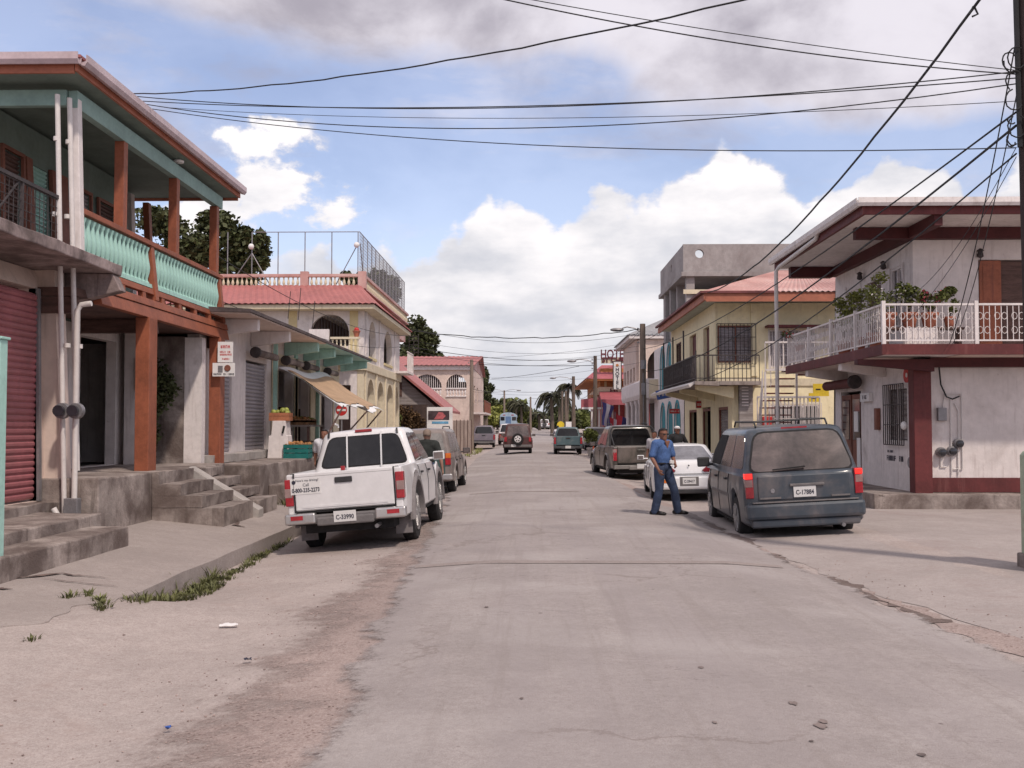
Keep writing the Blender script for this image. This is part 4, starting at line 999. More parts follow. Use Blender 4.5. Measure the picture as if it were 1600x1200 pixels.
MB().box(7.9, 7.99, 23.6, 23.78, 1.55, 2.05).build('letter_box', BROWNP, H, bevel=.01)
MB().lathe([(.16, 0), (.16, .02)], (7.965, 21.9, 2.72), 'x', 18).build('red_sign', RED, H)
MB().lathe([(.05, 0), (.05, .02)], (7.955, 21.85, 2.72), 'x', 12).build('sign_emblem', SIGNW, H)
marks(.95, .17, (7.995, 22.75, .93), H, LETD, 5, '-x', False)
marks(.35, .08, (7.995, 23.0, 1.08), H, LETD, 6, '-x', False)
MB().lathe([(.10, 0), (.12, .01), (.10, .012)], (7.985, 21.85, .87), 'x', 16).build('wall_emblem', GREYM, H)
MB().ball((7.8, 21.6, 1.65), .07, .07, .09).build('bell', SIGNW, H, smooth=True)
# electricity on the end wall
for (x, z) in ((8.50, 1.10), (8.72, 1.12), (8.86, 1.28)):
    m_ = MB().lathe([(.10, 0), (.105, -.08), (.08, -.11)], (x, cy0-.005, z), 'y', 16).build('electric_meter', GREYM, H, smooth=True)
    MB().lathe([(.075, -.11), (.07, -.17), (.03, -.19)], (x, cy0-.005, z), 'y', 14).build('meter_dome', GLS, m_, smooth=True)
MB().box(8.44, 8.62, cy0-.10, cy0-.004, 1.75, 2.02).build('switch_box', GREYM, H, bevel=.008)
for pts_ in (((8.56, 2.0), (8.60, 2.3), (8.95, 2.3), (8.95, .75), (8.75, .75)), ((8.72, 1.2), (8.72, 2.2)), ((8.50, 1.0), (8.50, .8), (8.62, .8)), ((8.86, 1.2), (8.86, .62)), ((8.8, 2.12), (8.88, 1.95), (8.88, 1.3)), ((8.72, 1.02), (8.72, .62))):
    MB().tube([(a, cy0-.03, b) for a, b in pts_], .014, 6).build('conduit', PIPE, H, smooth=True)
MB().tube([(8.48, cy0-.05, 3.0), (8.50, cy0-.1, 2.5), (8.62, cy0-.08, 2.25), (8.75, cy0-.06, 2.2), (8.9, cy0-.05, 2.26)], .016, 6).build('service_cable', CABLE, H, smooth=True)
MB().lathe([(.05, 0), (.02, .10)], (8.55, cy0-.12, 2.95), 'z', 8).build('insulator', SIGNW, H)
def fitH(x, y, z):
    if z > 5.5: z -= .12; y = y-1.0*max(0, min(1, (y-26.9)/1.1)) if y > 26.9 else y
    return (x, y, z)
warp(H, fitH)
for o in H.children:
    if o.name.split('.')[0] in ('platform', 'door_step'): rough(o, .25)
# flower pots on the balcony
LEAFM = None
def leafmat(name, col, var=.35):
    return mat(name, col, .6, var, 2.2, spec=.25)
LF = leafmat('dark leaves', (.06, .07, .028)); LF2 = leafmat('mid leaves', (.11, .125, .035)); LF3 = leafmat('yellow green leaves', (.19, .20, .05), .25)
PALM = leafmat('palm leaves', (.055, .055, .032)); BARK = mat('bark', (.13, .10, .08), .9, .2, 3, .5, 12, stretch=(4, 4, .6))
def leaves(mb, c, rad, n, size, rnd, flat=.75, hollow=.45):
    c = Vector(c)
    for i in range(n):
        while True:
            p = Vector((rnd.uniform(-1, 1), rnd.uniform(-1, 1), rnd.uniform(-1, 1)))
            if hollow < p.length < 1: break
        q = c+Vector((p.x*rad[0], p.y*rad[1], p.z*rad[2])); s = size*rnd.uniform(.6, 1.3)
        a = Vector((rnd.gauss(0, 1), rnd.gauss(0, 1), rnd.gauss(0, .6))).normalized(); b = a.orthogonal().normalized()
        b.rotate(Matrix.Rotation(rnd.uniform(0, 6.28), 3, a)); b *= s*.38; a *= s*.6
        k = len(mb.v); mb.v += [tuple(q-a), tuple(q+b), tuple(q+a), tuple(q-b)]; mb.f.append((k, k+1, k+2, k+3))
    return mb
def pot_plant(name, label, loc, h, r, foliage, fsize, flower=None, potm=FASC, cat='potted plant', grp=None, n=160, seed=1):
    t = thing(name, label, cat, loc, 0, grp); rnd = random.Random(seed)
    MB().lathe([(r*.65, 0), (r*.95, h*.8), (r*1.1, h*.8), (r*1.1, h), (r*.9, h), (r*.85, h*.9)], seg=16).build('pot', potm, t, local=True, smooth=True)
    f = MB()
    for (dx, dz, rr_) in foliage: leaves(f, (dx, rnd.uniform(-.1, .1), h+dz), (rr_, rr_, rr_*.8), n, fsize, rnd, hollow=.1)
    f.build('foliage', LF2 if seed % 2 else LF3, t, local=True, smooth='keep')
    st = MB()
    for (dx, dz, rr_) in foliage: st.tube([(0, 0, h*.8), (dx*.5, 0, h+dz*.5), (dx, 0, h+dz)], .012, 5)
    st.build('stem', BARK, t, local=True)
    if flower:
        f = MB()
        for (dx, dz, rr_) in foliage: leaves(f, (dx, 0, h+dz), (rr_, rr_, rr_*.9), n//5, fsize*.8, rnd, hollow=.5)
        f.build('flowers', flower, t, local=True, smooth='keep')
    return t
PK = mat('pink petals', (.55, .10, .14), .6, .15); WP = mat('white petals', (.6, .56, .56), .6, .1)
tb_ = thing('plant_bench', 'low dark bench on the corner balcony carrying flower pots', 'bench', (7.95, 20.75, 3.24))
MB().box(-.9, .75, -.16, .16, .34, .38).build('seat', WOODD, tb_, local=True)
for x in (-.8, .05, .65): MB().box(x-.03, x+.03, -.12, .12, 0, .34).build('leg', WOODD, tb_, local=True)
pot_plant('potted_plant', 'leftmost red pot on the balcony bench with mid green bush', (7.2, 20.72, 3.62), .30, .16, [(-.1, .22, .22), (-.25, .4, .18), (.1, .34, .16)], .05, WP, n=110, seed=1)
pot_plant('potted_plant', 'red pot on the balcony bench below white flowers', (7.62, 20.72, 3.62), .30, .17, [(0, .3, .22), (-.12, .5, .16), (.1, .42, .15)], .07, WP, seed=3)
pot_plant('potted_plant', 'red pot on the balcony bench below pink flowers', (8.02, 20.72, 3.62), .30, .17, [(0, .22, .2), (.22, .32, .16), (-.1, .36, .14), (.4, .42, .13)], .07, PK, seed=5)
pot_plant('potted_plant', 'small brown pot at the right end of the balcony bench', (8.42, 20.72, 3.62), .22, .11, [(.05, .12, .09), (.1, .3, .09)], .06, None, n=60, seed=7)
MB_ = MB().box(7.45, 8.1, 20.5, 20.62, 3.245, 3.6).build('white_box', WHITE); tag(MB_, 'low white box behind the balcony railing under the flower pots', 'box')
for i, (y, lab) in enumerate(((21.6, 'bushy plant growing beside the balcony railing between bench and upstairs door'), (22.8, 'yellow green bush beside the balcony railing below the middle window'), (23.8, 'farthest yellow green bush beside the balcony railing'))):
    pot_plant('potted_plant', lab, (7.25, y, 3.25), .35, .18, [(0, .4, .30), (.05, .75, .24), (.1, 1.15-.2*i, .18), (-.1, .9, .16)], .06, WP if i == 0 else None, seed=10+i*2, n=150)
# red flowers farther along
pot_plant('potted_plant', 'small pot of bright red flowers by the far end of the white railing', (7.15, 27.4, 3.6), .2, .12, [(0, .2, .2), (-.3, .3, .14), (.3, .25, .14)], .07, mat('red petals', (.6, .03, .06), .6, .1), n=50, seed=21)

# ------------------------------------------------------------------ steel stair and screen behind the corner house
St = thing('outside_stair', 'outside stair with white bars and red treads beside the downpipe', 'staircase', (7, 29, 0))
for i in range(14):
    xl = (7.28, 7.1, 6.95, 6.82)[i] if i < 4 else 6.75
    MB().box(xl, 7.62, 29.6+.09*i, 29.88+.09*i, 3.20-.21*i, 3.235-.21*i).build('tread', MAROON, St)
q = MB()
for i in range(14):
    xl = (7.28, 7.1, 6.95, 6.82)[i] if i < 4 else 6.75
    q.bar((xl, 29.62+.09*i, 3.2-.21*i), (xl, 29.62+.09*i, 4.1-.21*i), .022)
q.bar((6.74, 29.6, .2), (6.74, 29.6, 3.2), .05).bar((7.64, 29.6, .2), (7.64, 29.6, 3.2), .05)
for x in rng(6.74, 9.2, .13): q.bar((x, 29.58, 3.25), (x, 29.58, 4.05), .022)
q.bar((6.74, 29.58, 4.05), (9.2, 29.58, 4.05), .05).bar((6.74, 29.58, 3.25), (9.2, 29.58, 3.25), .05).build('handrail', WHITE, St)
MB().box(7.66, 9.2, 28.1, 29.55, 3.08, 3.22).build('landing', MAROON, St)
q = MB()
for x in rng(6.75, 8.6, .115): q.bar((x, 30.7, .3), (x, 30.7, 2.5), .03)
for z in (.3, 1.1, 2.5): q.bar((6.75, 30.7, z), (8.6, 30.7, z), .06)
tag(q.build('bar_screen', WHITE), 'white steel bar screen standing behind the outside stair', 'screen')
Cs = thing('concrete_stair', 'rising concrete stair seen beyond the outside stair with white bars', 'staircase', (9, 32, 0))
MB().prism([(8.0, .2), (10.6, 2.3), (10.6, 1.9), (8.5, .2)], 'y', 31.6, 32.6).build('flight', CONCL, Cs)
q = MB()
for i in range(8): q.box(8.1+.3*i, 8.4+.3*i, 31.65, 32.55, .25+.24*i, .5+.24*i)
q.build('steps', CONCL, Cs)
pn = P(1281, 614, 32.9)
s = thing('yellow_board', 'yellow slotted board on the pale yellow wall above the concrete stair', 'board', (pn.x, 33.0, pn.z))
MB().prism([(-.32, -.28), (.0, -.28), (.0, -.10), (.32, -.10), (.32, .30), (-.18, .30), (-.18, .0), (-.32, .0)], 'y', 0, .04).build('panel', mat('bright yellow', (.62, .44, .03), .6, .08), s, local=True)
MB().box(-.1, .05, -.01, -.002, .1, .14).box(.15, .25, -.01, -.002, .1, .14).box(-.25, -.1, -.01, -.002, -.18, -.14).build('slot', BLK, s, local=True)

# ================================================================== pale yellow house
B = thing('yellow_house', 'pale yellow two storey house with terracotta fascia and dark iron balcony', 'house', (8, 36, 0))
W0 = 34.3
wall('y', W0, rect(6.15, 16, 3.2, 5.9), [rect(6.24, 7.45, 3.75, 5.0), rect(7.95, 9.5, 3.6, 4.85)], .2).build('upper_wall', YELLOW, B)
wall('x', 6.15, rect(W0+.202, 45, 3.2, 5.9), [rect(35.4, 36.6, 3.2, 5.1), rect(38.2, 39.8, 3.2, 5.1), rect(42, 43.5, 3.6, 5.1)], .2).build('upper_wall', YELLOW, B)
wall('y', W0, rect(6.7, 16, 0, 3.0), [rect(7.98, 9.6, .9, 2.35)], .2).build('lower_wall', YELLOW, B)
wall('x', 6.7, rect(W0+.202, 45, 0, 3.0), [rect(35.0, 36.8, .15, 2.3), rect(38.4, 40.2, .15, 2.35), rect(41.6, 43.6, .15, 2.3)], .2).build('lower_wall', YELLOW, B)
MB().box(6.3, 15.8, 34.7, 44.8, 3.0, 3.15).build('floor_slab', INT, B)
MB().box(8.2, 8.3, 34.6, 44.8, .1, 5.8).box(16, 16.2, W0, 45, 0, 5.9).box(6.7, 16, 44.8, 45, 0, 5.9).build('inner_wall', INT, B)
MB().box(6.16, 16, W0-.05, W0-.003, 2.98, 3.22).build('string_course', CREAM, B)
MB().box(8.75, 9.1, W0-.06, W0-.004, 0, 3.0).build('trim_post', YELLOW, B) if 0 else None
MB().box(7.35, 7.55, W0-.05, W0-.003, 3.3, 5.88).build('pilaster', YELLOW, B)
# balcony
MB().prism([(5.34, 2.99), (5.34, 3.1), (6.14, 3.1), (6.14, 2.95)], 'y', 33.5, 41.6).box(6.15, 7.5, 33.5, W0-.06, 2.98, 3.1).build('balcony_slab', CONC, B)
for y in (33.9, 37.5, 41.2): MB().prism([(5.45, 2.85), (5.45, 2.985), (6.69, 2.94), (6.69, 2.55)], 'y', y, y+.25).build('balcony_beam', YELLOW, B)
rb = MB().bar((5.38, 33.54, 3.95), (5.38, 41.6, 3.95), .04).bar((5.38, 33.54, 3.95), (7.45, 33.54, 3.95), .04).bar((5.38, 33.54, 3.2), (5.38, 41.6, 3.2), .03).bar((5.38, 33.54, 3.2), (7.45, 33.54, 3.2), .03).build('balcony_railing', DARKM, B)
q = MB()
for y in rng(33.54, 41.6, .14): q.bar((5.38, y, 3.1), (5.38, y, 3.95), .022)
for x in rng(5.38, 7.45, .14): q.bar((x, 33.54, 3.1), (x, 33.54, 3.95), .022)
for y in rng(33.8, 41.4, .42): q.tube([(5.38, y+.1*math.cos(a), 3.57+.16*math.sin(a)) for a in [i*math.pi/4 for i in range(9)]], .012, 4, caps=False)
q.build('bars', DARKM, rb)
for y in (33.54, 36.2, 38.9, 41.6): MB().bar((5.38, y, 3.1), (5.38, y, 5.0 if y > 36 else 4.1), .05).build('post', DARKM, rb)
wdw = MB().box(7.1, 7.45, W0-.5, W0-.46, 3.12, 4.4).build('iron_gate', DARKM, B) if 0 else None
# openings
win_y(W0+.02, 6.24, 7.45, 3.75, 5.0, B, BROWNP, grille=True, gm=DARKM, louv=GREYSH)
win_y(W0+.02, 7.95, 9.5, 3.6, 4.85, B, WHITE, grille=True, gm=WHITE, louv=GREYSH)
MB().box(7.8, 10.2, W0-.55, W0-.06, 4.9, 4.97).build('window_canopy', MAROON, B)
win_y(W0+.02, 7.98, 9.6, .9, 2.35, B, WHITE, grille=True, gm=WHITE, bars=2)
for (a, b) in ((35.4, 36.6), (38.2, 39.8)): MB().box(6.28, 6.32, a, b, 3.2, 5.1).build('door', MAROON, B)
win_x(6.17, 42, 43.5, 3.6, 5.1, B, WOODD, louv=WOODD)
for (a, b) in ((35.0, 36.8), (38.4, 40.2), (41.6, 43.6)):
    f = MB().box(6.72, 6.78, a, a+.08, .15, 2.3).box(6.72, 6.78, b-.08, b, .15, 2.3).box(6.72, 6.78, a+.08, b-.08, 2.2, 2.3).build('door_frame', BROWNP, B)
    if a == 35.0:
        slats(MB(), 'x', 6.8, a+.08, b-.08, .15, 2.2, .1, .02, -1).build('louvre', GREYW, f)
MB().box(6.9, 7.35, W0-.22, W0-.06, .3, 3.0).box(6.9, 7.35, W0-.2, W0-.1, 2.3, 2.96).build('shutter_leaf', GREYW, B)
for z in rng(2.3, 2.9, .1): MB().box(6.98, 7.2, W0-.24, W0-.221, z, z+.04).build('louvre', WHITE, B)
# eaves and low hip roof
MB().box(5.65, 16.3, 33.05, 45.0, 5.92, 5.96).build('soffit', mat('pale green soffit', (.42, .44, .38), .8, .08), B)
MB().box(5.57, 5.64, 33.0, 45.0, 5.84, 6.06).box(5.641, 16.3, 33.0, 33.05, 5.80, 6.10).build('fascia', FASC, B)
MB().box(5.45, 7.9, 32.93, 32.995, 6.07, 6.14).box(5.45, 5.56, 33.0, 45.0, 6.07, 6.14).build('roof_edge', mat('rusty roof edge', (.16, .05, .05), .7, .2), B)
corrugated([(5.5, 32.95, 6.12), (16.3, 32.95, 6.12), (12.0, 39, 7.7), (9.4, 39, 7.7)], 60, .02).build('roof', PINKR2, B)
corrugated([(5.5, 45.1, 6.12), (5.5, 32.95, 6.12), (9.4, 39, 7.7), (9.4, 39.6, 7.7)], 50, .02).build('roof', PINKR2, B)
MB().add([(16.3, 33, 6.12), (16.3, 45, 6.12), (12, 39.6, 7.7), (12, 39, 7.7), (5.5, 45.1, 6.12), (9.4, 39.6, 7.7)], [(0, 1, 2, 3), (1, 4, 5, 2)]).build('roof', PINKR2, B)
warp(B, lambda x, y, z: (x, y, z-.15 if z > 5.7 else z))
# red and blue boards
s = tag(MB().box(7.62, 7.9, W0-.5, W0-.1, .95, 1.75).box(7.6, 7.92, W0-.52, W0-.08, 1.77, 1.95).box(7.66, 7.86, W0-.45, W0-.12, .27, .93).build('drinks_cooler', RED, bevel=.02), 'red drinks cooler standing against the pale yellow wall', 'cooler')
def board(name, label, px, py, Yd, w, h, m, tx=None, tm=None, tilt=0, cat='sign'):
    c = P(px, py, Yd); o = thing(name, label, cat, c); o.rotation_euler = (0, tilt, 0)
    MB().box(-w/2, w/2, -.02, .02, -h/2, h/2).build('panel', m, o, local=True)
    fr = MB().box(-w/2-.02, w/2+.02, -.015, .015, h/2, h/2+.02).box(-w/2-.02, w/2+.02, -.015, .015, -h/2-.02, -h/2).box(-w/2-.02, -w/2, -.015, .015, -h/2, h/2).box(w/2, w/2+.02, -.015, .015, -h/2, h/2).build('frame', GREYM, o, local=True)
    if tx: marks(w*.8, h*.6, (0, -.021, 0), o, tm or SIGNW, len(tx), rows=tx.count('/')+1)
    return o
board('blue_sign', 'slanting blue shop sign under the dark iron balcony', 1040, 615, 42.5, .75, .36, BLUE, 'STORE', SIGNW, R(-12))
board('red_sign', 'small red sign on the white wall beside the teal arch', 1054, 642.5, 44, .42, .18, RED, 'SALE', SIGNW)
board('red_sign', 'wide red sign above the doorway under the yellow house balcony', 1097, 632, 40.5, .45, .25, RED, 'OPEN', SIGNW)
s = tag(MB().prism([(5.2, 2.9), (5.34, 3.02), (5.34, 3.09), (5.15, 2.99)], 'y', 33.6, 44.5).build('gutter_pipe', PIPE), 'pale gutter running along the edge of the dark iron balcony', 'gutter')

# ================================================================== unfinished concrete building with teal arches
K = thing('unfinished_building', 'tall building with bare concrete top storey and round hole, white arcade below', 'building', (9, 50, 0))
kx, k0, k1 = 7.0, 47.0, 55.3
CB = mat('bare concrete', (.33, .305, .30), .95, .1, .6, .4, 15, dirt=((.2, .17, .165), .35, .5))
wall('y', k0, rect(kx, 20, 8.72, 10.0), [circ(7.75, 9.56, .2)], .25).build('parapet', CB, K)
wall('x', kx, rect(k0+.252, k1, 8.72, 9.98), [circ(51, 9.5, .2)], .25).build('parapet', CB, K)
MB().box(kx-.1, 20, k0-.12, k1+.1, 8.5, 8.71).build('roof_slab', CB, K, bevel=.01)
for x, y in ((kx+.15, k0+.1), (kx+.15, 50.0), (kx+.15, k1-.4), (11.4, k0+.1), (kx+.02, 51.5), (kx+.02, 53.5)): MB().box(x, x+.38, y, y+.38, 6.0, 8.5).build('column', CB, K)
MB().box(kx, 20, k0-.08, k0+.3, 7.95, 8.15).build('tie_beam', CB, K) if 0 else None
MB().box(kx, 10.2, k0-.02, k0+.06, 7.7, 7.9).build('tie_beam', CREAM, K)
MB().box(10.2, 20, k0+.15, k0+.33, 5.9, 8.49).build('infill_wall', CB, K)
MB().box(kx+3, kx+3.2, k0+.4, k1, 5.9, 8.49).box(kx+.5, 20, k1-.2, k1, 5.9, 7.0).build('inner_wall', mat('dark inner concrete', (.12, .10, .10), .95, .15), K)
MB().prism([(kx+.6, 5.95), (kx+1.1, 5.95), (kx+3.2, 8.2), (kx+3.2, 8.45), (kx+2.6, 8.45)], 'y', k0+1, k0+2).build('stair_flight', CB, K)
wall('x', kx, rect(k0, k1+3, 0, 5.9), [arch(a, a+1.75, 3.55, 5.75, .87) for a in (48.3, 51.0, 53.7)]+[arch(a, a+1.75, .1, 2.75, .87) for a in (48.3, 51.0, 53.7)], .07).build('arcade', WHITE, K)
MB().box(kx+.3, 20, k0, k0+.2, 0, 5.9).box(kx+.075, kx+.3, k0+.3, k1+2.9, 0, 5.85).build('inner_wall', TEAL, K)

for a in (48.3, 51.0, 53.7):
    for z0, z1 in ((3.55, 5.75), (.1, 2.75)):
        wall('x', kx-.03, arch(a-.14, a+1.89, z0, z1+.14, 1.0), [arch(a+.0, a+1.75, z0+.001, z1, .87)], .028).build('arch_trim', TEAL, K)
# ================================================================== white house with grey hip roof
D = thing('columned_house', 'white house with grey hip roof, rounded balcony and white columns', 'house', (8, 62, 0))
def DX(x, Yd): return (x-830)/1600*Yd
dz = 6.55
ey = 61.0; ez_ = 6.85
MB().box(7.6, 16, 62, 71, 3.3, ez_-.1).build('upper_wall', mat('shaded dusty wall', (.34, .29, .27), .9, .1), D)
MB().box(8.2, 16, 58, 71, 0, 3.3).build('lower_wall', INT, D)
wall('y', 61.3, rect(6.45, 13, 4.25, ez_-.05), [arch(6.95, 9.6, 4.3, 6.4, 1.1)], .25).build('arch_screen', PINKW, D)
wall('x', 6.3, rect(61.6, 70, 4.25, ez_-.05), [rect(a, a+1.1, 4.35, 5.2) for a in (62.2, 64.2, 66.2, 68.2)], .25).build('side_screen', PINKW, D)
MB().prism([(6.25, 3.15), (6.15, 3.4), (6.15, 4.15), (6.25, 4.25), (13, 4.25), (13, 3.15)], 'y', 56.6, 70).build('balcony', WHITE, D, bevel=.05)
MB().box(6.5, 13, 56.55, 56.595, 3.2, 4.2).build('balcony_panel', CREAM, D)
for y in (57.2, 60.0, 62.2, 64.8, 67.8):
    MB().lathe([(.20, -.1), (.20, .2), (.15, .3), (.14, 2.85), (.20, 3.0), (.20, 3.15)], (6.42, y, 0), seg=14).build('column', WHITE, D, smooth=True)
MB().box(5.85, 15, ey+.05, 71, ez_, ez_+.2).build('eave_board', WHITE, D)
corrugated([(5.75, ey, ez_+.22), (15.2, ey, ez_+.22), (12, 66, 8.7), (9.0, 66, 8.7)], 36, .03).build('roof', GREYR, D)
corrugated([(5.75, 71.2, ez_+.22), (5.75, ey, ez_+.22), (9.0, 66, 8.7), (9.0, 67, 8.7)], 36, .03).build('roof', GREYR, D)
# ================================================================== orange hotel
Ht = thing('orange_hotel', 'orange three storey hotel with pink hip roofs, roof sign and flags at the door', 'hotel', (7, 80, 0))
HY = 78.0
OR2 = mat('bright orange wall', (.46, .19, .07), .75, .15, .5); PKA = mat('hot pink roof', (.35, .10, .115), .65, .1, 1)
def hp(x, y, Yd=HY): return P(x, y, Yd)
x0 = hp(938, 620).x; zt_ = hp(938, 596).z; zb = hp(938, 614).z
MB().box(x0, 18, HY, 96, zb, zt_+1.0).build('upper_wall', OR2, Ht)
MB().box(x0+.3, 18, HY+.5, 96, 0, zb).build('lower_wall', mat('red shop front', (.30, .055, .055), .7, .2, 1), Ht)
for x in rng(x0+.3, x0+3.2, .7): MB().box(x, x+.18, HY-.03, HY-.003, zb+.2, zt_).build('shutter', YTRIM, Ht)
for x in rng(x0+.4, x0+2.4, .5): MB().box(x, x+.12, HY+.44, HY+.498, 0, zb-.5).build('door_post', SIGNW, Ht)
ex0 = hp(913, 593).x; ez = hp(913, 593).z; rzt = hp(913, 569).z
rf = MB().add([(ex0, HY-1.2, ez), (18, HY-1.2, ez), (18, 97, ez), (ex0, 97, ez), (x0+.2, HY+1.3, rzt), (18, HY+1.3, rzt), (18, 95, rzt), (x0+.2, 95, rzt)],
      [(0, 1, 5, 4), (1, 2, 6, 5), (2, 3, 7, 6), (3, 0, 4, 7), (4, 5, 6, 7), (3, 2, 1, 0)]); rf.build('roof', PKA, Ht)
MB().box(ex0+.1, 18, HY-1.15, 96.9, ez-.12, ez-.004).build('soffit', OR2, Ht)
# sign letters on the roof
rs = MB().box(x0+.0, hp(1024, 560).x, HY-.9, HY-.84, hp(900, 569).z, hp(900, 559.5).z).build('sign_band', CREAM, Ht)
put_text('HOTEL', .95, (hp(958, 556).x, HY-.95, hp(958, 555.5).z), Ht, mat('maroon letters', (.12, .02, .03), .6), width=2.05, bold=.02, depth=.04)
put_text('ST CHRISTOPHER', .52, (hp(979.5, 564).x, HY-.95, hp(979, 564).z), Ht, bpy.data.materials['maroon letters'], width=3.95, bold=.02, depth=.03)
ba = MB().prism([(x0-.9, zb-.15), (x0+3.2, zb-.15), (x0+3.2, zb+.45), (x0-.1, zb+.45)], 'y', HY-.35, HY-.02).build('name_band', CREAM, Ht)
put_text('HOTEL', .42, (x0+1.7, HY-.37, zb+.15), ba, bpy.data.materials['maroon letters'], width=2.0, bold=.01)
aw = MB().prism([(HY-.36, zb+.1), (HY-2.2, zb-.55), (HY-2.2, zb-.95), (HY-2.1, zb-.95), (HY-.36, zb-.2)], 'x', x0-.1, x0+3.0).build('awning', PKA, Ht)
MB().prism([(x0-1.5, zb-1.25), (x0+.1, zb-1.25), (x0+.1, zb-.35), (x0-1.5, zb-.5)], 'y', HY-.9, HY-.5).build('corner_canopy', PKA, Ht)
MB().box(x0-1.45, x0+.1, HY-.92, HY-.905, zb-1.25, zb-1.1).build('canopy_edge', SIGNW, Ht)
MB().box(x0-.2, x0+3.4, HY-1.6, HY-1.3, 0, 1.5).build('front_parapet', CREAM, Ht)
for x in (x0-.75, x0-.2): MB().box(x, x+.12, HY-.8, HY-.65, 0, zb-1.26).build('pillar', SIGNW, Ht)
# vertical sign
c = hp(964.5, 587, 74); vs_ = thing('vertical_hotel_sign', 'tall narrow vertical sign lettered HOTEL hanging before the orange wall', 'sign', c)
MB().box(-.26, .26, -.05, .05, -.98, 1.0).build('panel', SIGNW, vs_, local=True)
MB().box(-.32, -.27, -.07, .07, -1.0, 1.02).box(.27, .32, -.07, .07, -1.0, 1.02).box(-.32, .32, -.07, .07, 1.021, 1.06).build('frame', DARKM, vs_, local=True)
for i, ch in enumerate('HOTEL'): put_text(ch, .36, (0, -.06, .42-.31*i), vs_, LETD, local=True, bold=.01)
MB().lathe([(.11, -.055), (.1, -.07)], (0, 0, .75), 'y', 12).build('emblem', OR2, vs_, local=True)
# flags
def flag(name, label, x, Yd, ztop, cols, lean):
    o = thing(name, label, 'flag', (x, Yd, .0))
    MB().tube([(lean*.0, 0, 0), (lean, 0, ztop)], .03, 6).build('pole', GREYM, o, local=True)
    w, hgt = .8, 1.6
    for k, m in enumerate(cols):
        mb = MB(); vs = []
        a0, a1 = k/len(cols), (k+1)/len(cols)
        for i in range(9):
            for j in range(2):
                u = a0+(a1-a0)*j; v = i/8
                vs.append((lean+.05+u*w*(1-.35*v)+.06*math.sin(5*v+2*u), .08*math.sin(7*u+3*v), ztop-.15-v*hgt-.35*u))
        mb.add(vs, [(i*2, i*2+1, i*2+3, i*2+2) for i in range(8)]).build('cloth', m, o, local=True, smooth='keep')
    return o
FB = mat('flag blue', (.07, .07, .22), .8, .1); FR = mat('flag red', (.45, .04, .05), .8, .1); FW = mat('flag white', (.6, .55, .58), .8, .05)
flag('flag', 'faded blue and white flag hanging before the hotel name band', hp(941, 640, 73).x, 73, 3.5, (FB, FW, FB), -.05)
flag('flag', 'red and white flag hanging low at the hotel door', hp(950, 640, 72).x, 72, 2.4, (FR, FW, FR), .05)
flag('flag', 'dark red flag nearest the white columns', hp(960, 640, 71).x, 71, 2.6, (FR, FB), .05)
# ------------------------------------------------------------------ trees
def tree(name, label, base, h, crown, n, leaf, m, seed, cat='tree', grp=None, trunk_r=.2, lean=0):
    """crown: list of (dx, dy, z, rx, ry, rz)"""
    t = thing(name, label, cat, base, 0, grp); rnd = random.Random(seed)
    top = max(c[2] for c in crown)
    pts = [(0, 0, -.3)]+[(lean*k/5+rnd.uniform(-.1, .1)*trunk_r*4, rnd.uniform(-.1, .1)*trunk_r*4, top*.8*k/5) for k in range(1, 6)]
    tr = MB().tube(pts, [trunk_r*(1-.13*i) for i in range(6)], 10)
    tr.build('trunk', BARK, t, local=True, smooth=True)
    li = MB()
    for c in crown:
        for k in range(2):
            s = Vector(pts[rnd.randint(2, 5)]); e = Vector((c[0]+rnd.uniform(-.4, .4)*c[3], c[1]+rnd.uniform(-.4, .4)*c[4], c[2]))
            mid = s.lerp(e, .5)+Vector((0, 0, .1*h*rnd.uniform(-.5, 1)))
            li.tube([s, mid, e], [trunk_r*.4, trunk_r*.25, trunk_r*.08], 6)
    li.build('limb', BARK, t, local=True, smooth=True)
    f = MB(); tot = sum(c[3]*c[5] for c in crown)
    for c in crown:
        # sub-clumps inside each blob give light and dark masses
        k = 22; nn_ = int(n*c[3]*c[5]/tot*.5)
        n_ = n; leaves(f, c[:3], (c[3], c[4], c[5]), int(n*c[3]*c[5]/tot*.2), leaf, rnd, hollow=.0)
        for i in range(k):
            while True:
                p = Vector((rnd.uniform(-1, 1), rnd.uniform(-1, 1), rnd.uniform(-1, 1)))
                if p.length < 1: break
            s_ = rnd.uniform(.20, .36)
            leaves(f, (c[0]+p.x*c[3]*.85, c[1]+p.y*c[4]*.85, c[2]+p.z*c[5]*.85), (c[3]*s_, c[4]*s_, c[5]*s_*.85), nn_//k, leaf, rnd, hollow=.2)
    f.build('crown', m, t, local=True, smooth='keep')
    return t
def at(px, py, Yd): return P(px, py, Yd)
def tree_at(name, label, blobs, Yd, n, leaf, m, seed, grp=None, ground=0, cat='tree', tr=.25):
    """blobs: pixel ellipses (x, y, rx, ry) at depth Yd"""
    k = Yd/1600; cx = sum(b[0] for b in blobs)/len(blobs); b0 = P(cx, 665, Yd); cr = []
    for (x, y, rx, ry) in blobs:
        p = P(x, y, Yd); cr.append((p.x-b0.x, random.Random(seed+x).uniform(-.4, .4)*rx*k, p.z-ground, rx*k, max(rx, ry)*k, ry*k))
    return tree(name, label, (b0.x, Yd, ground), max(c[2] for c in cr), cr, n, leaf, m, seed, cat, grp, tr)
tree_at('broadleaf_tree', 'dark broadleaf tree rising behind the veranda, left of the netting fence', [(290, 390, 45, 45), (350, 380, 45, 48), (395, 395, 32, 38), (330, 345, 30, 22), (410, 372, 12, 14), (250, 350, 40, 25), (375, 430, 40, 20)], 56, 15000, .28, LF, 31)
